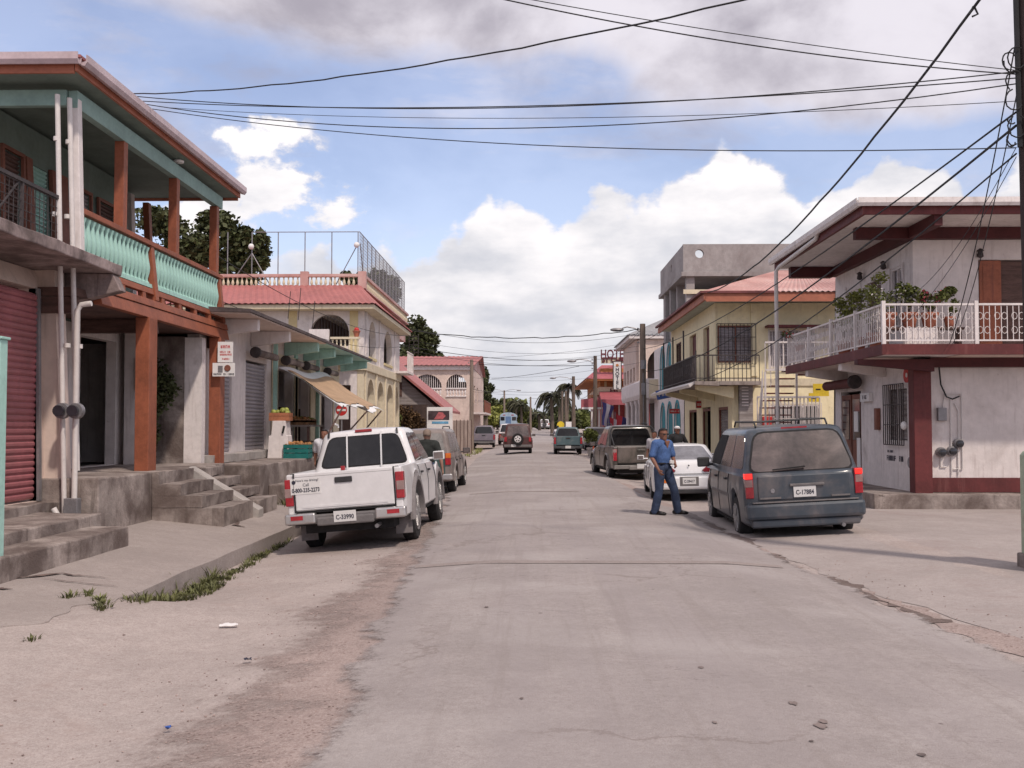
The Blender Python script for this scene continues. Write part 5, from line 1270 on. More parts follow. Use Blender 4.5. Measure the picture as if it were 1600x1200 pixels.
tree_at('broadleaf_tree', 'dark tree showing through the netting above the mansion roof', [(590, 445, 24, 24), (560, 440, 22, 15), (612, 455, 16, 25), (540, 432, 10, 10)], 75, 7000, .3, LF, 33)
tree_at('broadleaf_tree', 'big dark tree standing behind the pink arcade house', [(650, 520, 20, 30), (668, 535, 20, 22), (640, 560, 20, 25), (680, 560, 14, 14), (655, 550, 24, 18), (690, 568, 8, 10)], 112, 9000, .42, LF, 35, tr=.5)
tree_at('slender_tree', 'tall ragged tree at the right end of the pink arcade house', [(757, 590, 7, 18), (760, 615, 9, 18), (757, 640, 7, 14), (767, 606, 6, 8), (753, 575, 3, 8)], 116, 4200, .34, LF, 37, tr=.3)
# green belt behind the parked cars
blt = [(752, 650, 24, 16, LF3), (778, 648, 18, 15, LF3), (806, 638, 20, 18, LF2), (830, 652, 16, 14, LF2), (790, 634, 14, 12, LF), (772, 636, 10, 14, LF), (815, 652, 20, 14, LF3), (745, 640, 14, 12, LF3)]
lab_b = ['low yellow green tree above the parked grey pickup', 'yellow green tree above the blue bus, to its left', 'tall mid green tree behind the blue bus', 'mid green tree right of the bus at the road bend', 'dark round topped tree behind the double street lamp', 'small dark pointed tree left of the double street lamp', 'low yellow green tree right above the blue bus', 'yellow green tree touching the pink house balcony']
for i, (x, y, rx, ry, m) in enumerate(blt):
    tree_at('belt_tree', lab_b[i], [(x, y, rx, ry), (x-rx*.5, y+ry*.5, rx*.7, ry*.7), (x+rx*.5, y+ry*.4, rx*.7, ry*.7)], 168+5*i, 1900, .7, m, 50+i, 'trees along the far end of the street', .6, tr=.25)
blr = [(852, 660, 14, 10, LF), (868, 650, 15, 16, LF), (890, 655, 16, 14, LF), (908, 655, 14, 14, LF2), (925, 660, 12, 12, LF), (912, 645, 10, 8, LF), (880, 640, 9, 12, LF)]
lab_r = ['dark low tree just behind the far white car', 'dark tree under the left palm', 'dark tree behind the white road sign', 'mid green tree above the teal pickup', 'dark tree beside the hotel corner canopy', 'small dark tree just left of the hotel canopy', 'dark narrow tree under the taller palm']
for i, (x, y, rx, ry, m) in enumerate(blr):
    tree_at('belt_tree', lab_r[i], [(x, y, rx, ry), (x-rx*.5, y+ry*.5, rx*.7, ry*.7), (x+rx*.5, y+ry*.4, rx*.7, ry*.7)], 190+4*i, 1700, .75, m, 70+i, 'trees along the far end of the street', .9, tr=.25)
for i, (x, Yd) in enumerate(((-60, 230), (-44, 215), (-30, 240), (60, 250), (34, 240), (48, 225))):
    tree('belt_tree', 'distant bushy tree far off on the skyline behind the houses', (x, Yd, .5), 6, [(0, 0, 4, 5, 5, 2.4), (-3, 0, 3.4, 4, 4, 2), (3, 0, 3.5, 4, 4, 2)], 1500, .8, LF, 90+i, grp='trees along the far end of the street', cat='tree')
# far wood line
f = MB(); rnd = random.Random(5)
for x in rng(-160, 160, 7):
    leaves(f, (x, 330+rnd.uniform(-10, 10), rnd.uniform(2.2, 4.2)), (6.5, 4, rnd.uniform(2.2, 3.6)), 420, 1.1, rnd, hollow=.2)
o = f.build('far_wood', LF, None, smooth='keep'); o['kind'] = 'stuff'; tag(o, 'far off line of dark green wood closing the street', 'trees')
# palms
def palm(name, label, px, pytop, Yd, ground, h_fr, seed, n=15, wind=.5):
    p = P(px, pytop, Yd); hh = p.z-ground; t = thing(name, label, 'palm', (p.x, Yd, ground)); rnd = random.Random(seed)
    bend = rnd.uniform(-.05, .05)*hh
    pts = [(bend*(k/6)**2, 0, hh*k/6) for k in range(7)]
    MB().tube(pts, [.28-.02*k for k in range(7)], 8).build('trunk', BARK, t, local=True, smooth=True)
    for i in range(n):
        a = 2*math.pi*i/n+rnd.uniform(-.2, .2); up = rnd.uniform(.1, 1.2); L = h_fr*rnd.uniform(.8, 1.15)
        d = Vector((math.cos(a)-wind*.5, math.sin(a), 0)).normalized(); pt = []
        for k in range(9):
            s = k/8; pt.append(Vector((bend, 0, hh))+d*L*s*(.95-.12*s)+Vector((0, 0, L*(up*s-(.85+up*.6)*s*s))))
        f = MB().tube(pt, [.05-.005*k for k in range(9)], 4)
        side = d.cross(Vector((0, 0, 1)))
        for k in range(2, 40):
            s = k/40*8; i0 = min(7, int(s)); c = pt[i0].lerp(pt[i0+1], s-i0); w = L*.17*math.sin(math.pi*(.1+.85*k/40))+.12
            for sg in (-1, 1):
                tip = c+side*sg*w*.72+d*w*.45+Vector((0, 0, -w*.65)); q = d*.085
                f.add([c-q, c+q, tip], [(0, 1, 2)])
        f.build('frond', PALM, t, local=True, smooth='keep')
    return t
palm('coconut_palm', 'broad palm with drooping fronds left of the taller palm', 863, 618, 138, .6, 2.5, 1, 26)
palm('coconut_palm', 'tallest palm with windblown crown beside the far utility pole', 885, 604, 132, .55, 2.1, 2, 24)
palm('coconut_palm', 'low palm with one arching frond above the far white car', 843, 648, 165, .8, 2.6, 3, 9)
palm('coconut_palm', 'small palm among the trees behind the blue bus', 815, 634, 172, .8, 2.6, 4, 14)
palm('coconut_palm', 'small palm right behind the bare far utility pole', 806, 630, 176, .8, 2.6, 6, 14)
palm('coconut_palm', 'palm standing behind the broad palm, its trunk hidden', 874, 626, 150, .7, 2.8, 5, 22)
# bushes
def bush(name, label, blobs, Yd, n, leaf, m, seed, ground, cat='bush', flower=None):
    return tree_at(name, label, blobs, Yd, n, leaf, m, seed, None, ground, cat, .05)
bush('bush', 'leafy green bush at the end of the mansion, beside the vine fence', [(606, 648, 14, 14), (616, 655, 12, 14), (598, 660, 12, 12), (610, 668, 16, 12)], 50, 3800, .14, LF2, 101, 0)
# climbing plant beside the orange post
t = thing('climbing_plant', 'dark climbing plant on the grey side wall behind the orange posts', 'climbing plant', (-7.75, 20.7, .88)); rnd = random.Random(9)
MB().tube([(0, 0, 0), (.1, .05, .8), (-.05, .02, 1.5), (.2, .0, 2.1)], [.03, .025, .02, .01], 6).build('stem', BARK, t, local=True, smooth=True)
f = MB()
for (x, z, r_, n) in ((.0, .25, .22, 120), (.05, .6, .26, 160), (-.02, 1.0, .3, 240), (.15, 1.4, .38, 380), (.1, 1.8, .36, 320), (.38, 1.55, .25, 160), (-.1, 2.1, .25, 120), (.55, 1.5, .14, 50), (0, 1.2, .36, 200)):
    leaves(f, (x, -.12, z), (r_, .16, r_), n, .085, rnd, hollow=.1)
f.build('foliage', LF, t, local=True, smooth='keep')
# weeds along the left kerb
GR1 = leafmat('kerb weed', (.11, .115, .045)); f = MB(); rnd = random.Random(12)
def tuft(x, y, z, n, h, spread):
    for i in range(n):
        a = rnd.uniform(0, 6.28); L = h*rnd.uniform(.5, 1.2); r_ = spread*rnd.random(); b = Vector((x+r_*math.cos(a)*.6, y+r_*math.sin(a), z))
        d = Vector((math.cos(a)*rnd.uniform(.1, .8), math.sin(a)*rnd.uniform(.1, .8), 1)).normalized(); s = Vector((-math.sin(a), math.cos(a), 0))*.007*(1+h*1.5)
        m_ = b+d*L*.55; e = b+d*L+Vector((math.cos(a), math.sin(a), -.3))*L*.25
        f.add([b-s, b+s, m_+s*.9, m_-s*.9, e], [(0, 1, 2, 3), (3, 2, 4)])
for i in range(150):
    y = rnd.choice([rnd.uniform(10.3, 13.8), rnd.uniform(11.2, 13.2), rnd.uniform(13.8, 17.5)]); x = -4.10+rnd.uniform(0, .28)*(1.25-abs(y-12)/4)
    tuft(x, y, g(x, y), 16, .06 if rnd.random() < .8 else .11, .14)
for (x, y) in ((-4.05, 12.9), (-4.02, 13.0), (-4.1, 11.3), (-4.12, 12.0)): tuft(x, y, g(x, y), 9, .26, .05)
for (x, y) in ((-4.5, 10.4), (-4.6, 10.2), (-4.2, 10.0), (-4.3, 10.2), (-4.1, 9.8)): tuft(x, y, g(x, y)+.01, 40, .07, .14)
tuft(-4.1, 8.4, g(-4.1, 8.4), 30, .05, .10)
for i in range(26): tuft(-5.0+rnd.uniform(-.2, .5), 21.0+rnd.uniform(0, 1.2), zs(-4.8), 12, .22, .25)
o = f.build('weeds', GR1, None, smooth='keep'); o['kind'] = 'stuff'; tag(o, 'green weeds growing along the foot of the kerb', 'weeds')
f = MB()
for i in range(60):
    x = rnd.uniform(-5.0, -3.6); y = rnd.uniform(64, 80); tuft(x, y, g(x, y), 10, .3, .4)
for i in range(40):
    x = rnd.uniform(-9, -5.4); y = rnd.uniform(50, 56); tuft(x, y, g(x, y), 10, .5, .4)
o = f.build('roadside_grass', LF3, None, smooth='keep'); o['kind'] = 'stuff'; tag(o, 'rough yellow green grass beside the road near the timber house', 'grass')
# loose pebbles on the shoulder
f = MB(); rnd = random.Random(77)
for i in range(900):
    y = 3.2+rnd.random()**1.6*16; x = rnd.uniform(gl(y)-(.3+1.8*rnd.random()**2), -1.1)
    r_ = rnd.choice((.003, .004, .005, .006, .010)); z = g(x, y)+.006
    f.ball((x, y, z), r_*rnd.uniform(.8, 1.5), r_, r_*.7, 5, 3)
for i in range(260):
    y = rnd.uniform(6, 19); x = (3.84 if y < 8 else 3.84-(y-8)*.085)+rnd.uniform(-.1, .7); r_ = rnd.choice((.004, .006, .009))
    f.ball((x, y, g(x, y)+.008), r_*1.3, r_, r_*.7, 5, 3)
o = f.build('gravel', mat('loose stones', (.30, .23, .21), .9, .3, 20), None, smooth=False); o['kind'] = 'stuff'; tag(o, 'loose small stones scattered on the road shoulders', 'gravel')
# litter
def litter(name, label, px, py, w, d, m, rz, cat='litter'):
    r = ray(px, py); t_ = (CAMH+.12)/-r.z; x, y = r.x*t_, r.y*t_
    o = thing(name, label, cat, (x, y, g(x, y)+.012), rz); rnd = random.Random(int(px))
    vs = []; n, k = 7, 4
    for i in range(n):
        for j in range(k): vs.append(((i/(n-1)-.5)*w+rnd.gauss(0, .004), (j/(k-1)-.5)*d, .012+rnd.random()*.02))
    MB().add(vs, [(i*k+j, (i+1)*k+j, (i+1)*k+j+1, i*k+j+1) for i in range(n-1) for j in range(k-1)]).build('crumpled_sheet', m, o, local=True, smooth='keep')
    return o
litter('litter', 'crumpled white wrapper lying on the dusty shoulder below the weeds', 357, 964, .17, .07, SIGNW, .2)
litter('litter', 'small white and blue scrap on the shoulder, nearest the camera bottom edge', 128, 1193, .035, .03, SIGNW, .5)
litter('litter', 'small blue and white bottle cap like scrap on the gravel', 263, 1127, .04, .035, BLUE, 1.0)
litter('litter', 'dark scrap lying on the white dusty patch of the shoulder', 387, 1022, .06, .04, LETD, .3)
litter('litter', 'pale crumpled cloth lying on the lowest step beside the ramp', 407, 790, .34, .2, CREAM, .4)
# oil spots
f = MB(); rnd = random.Random(3)
for (px, py, r_) in ((1283, 1133, .035), (1287, 1127, .025), (1240, 1098, .025), (1117, 1128, .015), (1095, 1042, .02), (760, 948, .02), (1268, 1157, .012), (815, 1090, .012), (1440, 1178, .02)):
    r = ray(px, py); t_ = (CAMH+.045)/-r.z; x, y = r.x*t_, r.y*t_; n_ = 12; vs = [(x+r_*(.6+.7*rnd.random())*math.cos(6.283*k/n_), y+r_*(.6+.9*rnd.random())*1.5*math.sin(6.283*k/n_), g(x, y)+.024) for k in range(n_)]
    f.add(vs, [tuple(range(n_))])
o = f.build('oil_stains', mat('oil', (.17, .135, .125), .8, .25), None, smooth='keep'); o['kind'] = 'stuff'; tag(o, 'small dark oil spots on the pale road in the foreground', 'stain')
# vine covered fence and hoarding
Fv = thing('vine_fence', 'tall dark fence overgrown with reddish brown vines beside the timber house', 'fence', (-7, 56, 0))
a, b = P(628, 632, 54), P(668, 634, 54)
MB().box(a.x-.6, b.x, 54, 54.1, 0, a.z).build('panel', mat('dark fence boards', (.06, .04, .035), .9, .2, 2), Fv)
rnd = random.Random(40); f = MB()
for i in range(16): leaves(f, (rnd.uniform(a.x-.4, b.x-.3), 53.85, rnd.uniform(.6, a.z-.1)), (.45, .14, .4), 110, .12, rnd, hollow=.1)
f.build('vines', leafmat('reddish vine', (.10, .06, .03)), Fv, smooth='keep')
Hd = thing('billboard', 'white framed billboard with a pinkish photograph and a blue stripe', 'billboard', (-5.5, 53, 0))
a, b = P(667, 668, 53), P(707, 636, 53)
MB().box(a.x, b.x, 53, 53.12, a.z-.9, b.z).build('board', SIGNW, Hd)
pic = mat('billboard picture', (.30, .12, .12), .5, .35, 1.8); 
a2, b2 = P(669, 656, 53), P(702, 642, 53)
MB().box(a2.x, b2.x, 52.985, 52.997, a2.z, b2.z).build('picture', mat('picture dark ground', (.07, .045, .05), .5, .3, 3), Hd)
MB().prism([(a2.x+.3, a2.z+.03), (b2.x-.35, a2.z+.03), (b2.x-.18, a2.z+.2), (b2.x-.35, b2.z-.08), (a2.x+.55, b2.z-.06)], 'y', 52.972, 52.984).build('picture_figure', mat('picture pink', (.50, .13, .14), .5, .2, 4), Hd)
MB().box(a2.x+.2, b2.x-.04, 52.985, 52.997, a2.z-.20, a2.z-.08).build('blue_stripe', mat('sky blue band', (.12, .32, .5), .5, .2, 3), Hd)
for x in (a.x+.1, b.x-.1): MB().box(x-.05, x+.05, 53.13, 53.2, 0, b.z-.1).build('leg', SIGNW, Hd)
Fw = thing('board_fence', 'fence of spaced upright grey boards before the pink arcade house', 'fence', (-6, 66, 0))
a, b = P(708, 657, 64), P(737, 658, 64)
n = 5
for i in range(n):
    x = a.x+(b.x-a.x)*i/n; MB().box(x, x+.20, 64, 64.05, -.1, a.z).build('board', mat('pale fence board', (.34, .27, .24), .9, .15, 2, stretch=(4, 4, .5)) if i == 0 else bpy.data.materials['pale fence board'], Fw)
    MB().box(x+.201, x+.24, 63.98, 64.07, -.1, a.z+.05).build('board', WOODD, Fw)
MB().box(a.x, b.x, 64.08, 64.14, a.z-.25, a.z-.1).build('rail', WOODD, Fw)
# ------------------------------------------------------------------ vehicles
def paint(name, col, rough=.32, coat=.5, dust=None, amt=.35, metal=0, var=.04):
    return mat(name, col, rough, var, 1.2, metal=metal, coat=coat, dirt=(dust, amt, 1.6) if dust else None)
DUST = (.30, .25, .23)
CHROME = mat('bright bumper metal', (.55, .54, .54), .28, .06, 4, metal=.8)
RIMM = mat('wheel rim', (.40, .39, .39), .4, .1, 6, metal=.7)
TAILR = mat('tail lamp red', (.33, .018, .028), .2, .12, 8, coat=.5); TAILW = mat('tail lamp clear', (.28, .19, .18), .2, .1, 8, coat=.5)
TAILO = mat('tail lamp amber', (.6, .16, .03), .2, .1, 8)
LIT = mat('lit brake lamp', (.8, .02, .015), .3, .05, 8, emit=1.3)
TRIM = mat('dark plastic trim', (.035, .034, .036), .6, .15, 8)
GTRIM = mat('grey plastic trim', (.14, .13, .13), .6, .1, 5, dirt=(DUST, .3, 2))
GLD = mat('dusty rear glass', (.10, .08, .078), .22, .25, 1.6, spec=.6, dirt=((.2, .16, .15), .4, 1.2))
GLC = glass('car glass', (.012, .012, .013), .05)
PLATE = mat('number plate', (.62, .61, .60), .4, .03); PLT = mat('plate digits', (.03, .03, .05), .5)
def lerp(a, b, t): return a+(b-a)*t
def round3(pts, r, n=3):
    out = []; N = len(pts)
    for i in range(N):
        p = pts[i]; a = pts[i-1]; b = pts[(i+1) % N]
        da = min(r, (a-p).length*.45); db = min(r, (b-p).length*.45)
        s = p+(a-p).normalized()*da; e = p+(b-p).normalized()*db
        for k in range(n+1):
            t = k/n; out.append(s*(1-t)**2+p*2*t*(1-t)+e*t*t)
    return out
class Car:
    def __init__(s, name, label, cat, loc, rz, st, gh, wheels, pm, sill=.30, bed=None, roll=0, rim=RIMM, scale=1, group=None, dense=.07, flare=None, wheel_w=.21, rw=None, pitch=0):
        s.t = thing(name, label, cat, loc, 0, group, rot=(pitch, roll, rz)); s.st = st; s.gh = gh; s.sill = sill; s.pm = pm; s.wh = wheels
        s.t.scale = (scale,)*3
        yr, yf, r, tx = wheels; ra = r+.075
        L = st[-1][0]; y0 = st[0][0]
        ys = sorted(set([round(q[0], 4) for q in st]+[round(y0+(L-y0)*k/int((L-y0)/dense), 4) for k in range(int((L-y0)/dense)+1)]+[round(c+sg*ra*q, 4) for c in (yr, yf) for sg in (-1, 1) for q in (.999, .97, .9)]))
        ys = [y for y in ys if y0 <= y <= L]
        rows = []
        for y in ys:
            w, sh, tz, cz = s.at(y); low = sill
            for c in (yr, yf):
                if abs(y-c) < ra: low = max(low, r+math.sqrt(ra*ra-(y-c)**2))
            mid = max(.5*(sill+sh)+.05, low+.05)
            inbed = bed and bed[0] <= y <= bed[1]
            if inbed:
                h = [(w-.05, low), (w-.005, low+.04), (w+.015, mid), (w-.005, max(sh-.12, mid+.03)), (w-.03, sh-.01), (w-.05, sh), (w-.10, sh), (w-.11, bed[2]), (0, bed[2])]
            else:
                h = [(w-.05, low), (w-.005, low+.04), (w+.015, mid), (w-.005, max(sh-.12, mid+.03)), (w-.03, sh-.02), (w-.07, lerp(sh, tz, .5)), (w-.16, tz), (w*.5, lerp(tz, cz, .7)), (0, cz)]
            rows.append((y, h))
        if bed:   # steep step at the cab wall
            for i, (y, h) in enumerate(rows):
                if y > bed[1]: rows.insert(i, (rows[i-1][0]+.004, [(a, b) for a, b in rows[i][1]])); break
        vs = []; n = 17
        for y, h in rows:
            ring = [(-a, y, b) for a, b in h]+[(a, y, b) for a, b in reversed(h[:-1])]
            vs += ring
        fs = [(i*n+k, (i+1)*n+k, (i+1)*n+k+1, i*n+k+1) for i in range(len(rows)-1) for k in range(n-1)]
        fs += [tuple(range(n)), tuple(range((len(rows)-1)*n, len(rows)*n))]
        if bed: fs = [f for f in fs if f != tuple(range(n))]
        s.body = MB().add(vs, fs).build('body', pm, s.t, smooth=True, local=True)
        # underside
        wmin = s.at((yr+yf)/2)[0]
        MB().box(-wmin+.22, wmin-.22, y0+.15, L-.15, .22, sill+.16).box(-wmin+.06, wmin-.06, yr+ra+.03, yf-ra-.03, sill-.06, sill+.05).box(-wmin+.08, wmin-.08, y0+.12, yr-ra-.04, sill-.02, sill+.08).box(-wmin+.22, wmin-.22, y0+.3, L-.3, sill+.1, s.at((yr+yf)/2)[1]-.25).build('underbody', BLK, s.t, local=True)
        # wheels
        for cy in (yr, yf):
            for sg in (-1, 1):
                ww = wheel_w
                prof = [(r*.60, -ww/2), (r*.90, -ww/2), (r*.985, -ww*.36), (r, -ww*.18), (r, ww*.18), (r*.985, ww*.36), (r*.90, ww/2), (r*.60, ww/2)]
                wt_ = MB().lathe(prof, (0, 0, 0), 'x', 28).build('wheel', BLK, s.t, smooth=True, local=True); wt_.location = (sg*tx, cy, r)
                rm = MB().lathe([(r*.64, ww*.48), (r*.64, ww*.56), (r*.59, ww*.555), (r*.56, ww*.51), (r*.18, ww*.52), (r*.15, ww*.58), (.02, ww*.585)], (0, 0, 0), 'x', 28)
                for k in range(6):
                    a = k*math.pi/3; rm.bar((ww*.54, math.cos(a)*r*.14, math.sin(a)*r*.14), (ww*.54, math.cos(a)*r*.58, math.sin(a)*r*.58), .055, .03, up=(1, 0, 0))
                if sg < 0: rm.xf(Matrix.Rotation(math.pi, 4, 'Z'))
                rm.build('rim', rim, wt_, smooth=True, local=True)
                if flare:
                    fl = MB(); vs = []; N = 16; r0, r1, w2 = r+.05, r+.05+flare[0], s.at(cy)[0]
                    a0 = math.asin(max(-.9, min(.9, (sill-r)/r1)))
                    for k in range(N+1):
                        a = a0+(math.pi-2*a0)*k/N
                        for (rr_, xx) in ((r0, w2-.05), (r0, w2+.045), (lerp(r0, r1, .6), w2+.05), (r1, w2+.012), (r1, w2-.03)):
                            vs.append((sg*xx, cy+rr_*math.cos(a), r+rr_*math.sin(a)))
                    fl.add(vs, [(k*5+j, (k+1)*5+j, (k+1)*5+j+1, k*5+j+1) for k in range(N) for j in range(4)]).build('wheel_arch_flare', flare[1], s.t, smooth=True, local=True)
        # cabin
        if gh: s.cabin()
    def at(s, y):
        st = s.st
        if y <= st[0][0]: return st[0][1:]
        for a, b in zip(st, st[1:]):
            if a[0] <= y <= b[0]:
                t = (y-a[0])/max(1e-6, b[0]-a[0]); return tuple(lerp(p, q, t) for p, q in zip(a[1:], b[1:]))
        return st[-1][1:]
    def ghd(s, t):
        G = s.gh; return (lerp(G['yrb'], G['yrt'], t), lerp(G['yfb'], G['yft'], t), lerp(G['wb'], G['wt'], t), lerp(G['zb'], G['zt'], t))
    def cabin(s):
        G = s.gh; vs = []; M = 0; rc = G.get('rc', .10)
        for t, ins in ((-.06, -.01), (0, 0), (.3, 0), (.6, 0), (.86, 0), (.93, .012), (.975, .045), (1.0, .11)):
            yr, yf, w, z = s.ghd(t); yr += ins; yf -= ins; w -= ins; ring = []
            for (cx, cy, a0) in ((w-rc, yf-rc, 0), (-w+rc, yf-rc, 90), (-w+rc, yr+rc, 180), (w-rc, yr+rc, 270)):
                for k in range(6):
                    a = R(a0+18*k); ring.append((cx+rc*math.cos(a), cy+rc*math.sin(a), z))
            vs += ring; M += 1
        n = 24; fs = [(i*n+k, i*n+(k+1) % n, (i+1)*n+(k+1) % n, (i+1)*n+k) for i in range(M-1) for k in range(n)]
        yr, yf, w, z = s.ghd(1); c0 = len(vs); vs.append((0, (yr+yf)/2, z+.035)); fs += [((M-1)*n+k, (M-1)*n+(k+1) % n, c0) for k in range(n)]
        s.cab = MB().add(vs, fs).build('cabin', s.pm, s.t, smooth=True, local=True)
    def pt(s, side, u, t, off=.006):
        yr, yf, w, z = s.ghd(t); G = s.gh
        if side in 'LR':
            sg = 1 if side == 'R' else -1; tilt = (G['wb']-G['wt'])/(G['zt']-G['zb']); nn = Vector((1, 0, tilt)).normalized()*off
            return Vector((sg*(w+nn.x), lerp(yr, yf, u), z+nn.z))
        if side == 'B': return Vector((lerp(-w, w, u), yr-off, z+off*.3))
        return Vector((lerp(-w, w, u), yf+off, z+off*.5))
    def win(s, side, poly, name='window', m=None, r=.05, off=.006, th=.004, bow=0):
        pts = round3([s.pt(side, u, t, off) for u, t in poly], r); n = len(pts)
        c = sum(pts, Vector())/n
        d = (pts[n//3]-pts[0]).cross(pts[2*n//3]-pts[0]).normalized()
        out = {'L': Vector((-1, 0, 0)), 'R': Vector((1, 0, 0)), 'B': Vector((0, -1, 0)), 'F': Vector((0, 1, 0))}[side]
        if d.dot(out) < 0: d = -d
        vs = [p for p in pts]+[p-d*(th+.006) for p in pts]
        fs = [tuple(range(n)), tuple(range(2*n-1, n-1, -1))]+[(i, n+i, n+(i+1) % n, (i+1) % n) for i in range(n)]
        return MB().add(vs, fs).build(name, m or GLC, s.t, local=True)
    def both(s, poly, **k):
        for sd in 'LR': s.win(sd, poly, **k)
    def box(s, name, m, x0, x1, y0, y1, z0, z1, bevel=.01, mirror=False, parent=None):
        o = MB().box(x0, x1, y0, y1, z0, z1).build(name, m, parent or s.t, local=True, bevel=bevel)
        if mirror: return o, MB().box(-x1, -x0, y0, y1, z0, z1).build(name, m, parent or s.t, local=True, bevel=bevel)
        return o
    def seams(s, ys, z0=None, z1=None):
        for y in ys:
            w, sh, tz, cz = s.at(y); z1_ = (z1 or sh-.03); z0_ = z0 or s.sill+.06; mid = .5*(s.sill+sh)+.05
            for sg in (-1, 1):
                q = MB(); p = [(w-.003, z0_), (w+.0165, mid), (w-.002, sh-.12), (w-.022, z1_)]
                for a, b in zip(p, p[1:]): q.bar((sg*a[0], y, a[1]), (sg*b[0], y, b[1]), .010, .010)
                q.build('door_gap', BLK, s.t, local=True)
    def handles(s, ys, z, m=TRIM):
        for y in ys:
            w = s.at(y)[0]
            for sg in (-1, 1): MB().box(sg*(w-.01), sg*(w+.035), y-.07, y+.07, z-.016, z+.018).build('door_handle', m, s.t, local=True, bevel=.008)
    def mirrors(s, y, z, m=TRIM, w=.20, h=.15, glass_=True):
        for sg in (-1, 1):
            x0 = s.at(y)[0]
            o = MB().box(sg*(x0+.03), sg*(x0+.03+w), y-.05, y+.07, z-h/2, z+h/2).box(sg*(x0-.08), sg*(x0+.06), y-.02, y+.03, z-h*.4, z-h*.15).build('side_mirror', m, s.t, local=True, bevel=.025)
            if glass_: MB().box(sg*(x0+.05), sg*(x0+.01+w), y-.058, y-.0505, z-h*.38, z+h*.38).build('mirror_glass', GLD, o, local=True)
    def plate(s, tx, x, y, z, w=.33, h=.155, m=PLATE, face='-y'):
        o = MB().box(x-w/2, x+w/2, y-.008, y, z-h/2, z+h/2).build('number_plate', m, s.t, local=True, bevel=.004)
        if tx:
            put_text(tx, h*.58, (x, y-.010, z-.012), o, PLT, local=True, width=w*.8, depth=.001, bold=.002)
        return o
def lamp(car, x0, x1, y0, y1, z0, z1, segs, sg):
    """stacked lamp, segs: (fraction, material) from the bottom; first is the lamp body"""
    o = MB().box(sg*x0, sg*x1, y0, y1, z0, z1).build('tail_light', TAILR, car.t, local=True, bevel=.012)
    z = z0
    for f, m in segs:
        h = (z1-z0)*f
        if m is not TAILR: MB().box(sg*(x0+.012), sg*(x1+.003), y0-.004, y1-.02, z+.008, z+h-.008).build('lens', m, o, local=True, bevel=.006)
        z += h
def gz(x, y): return g(x, y)
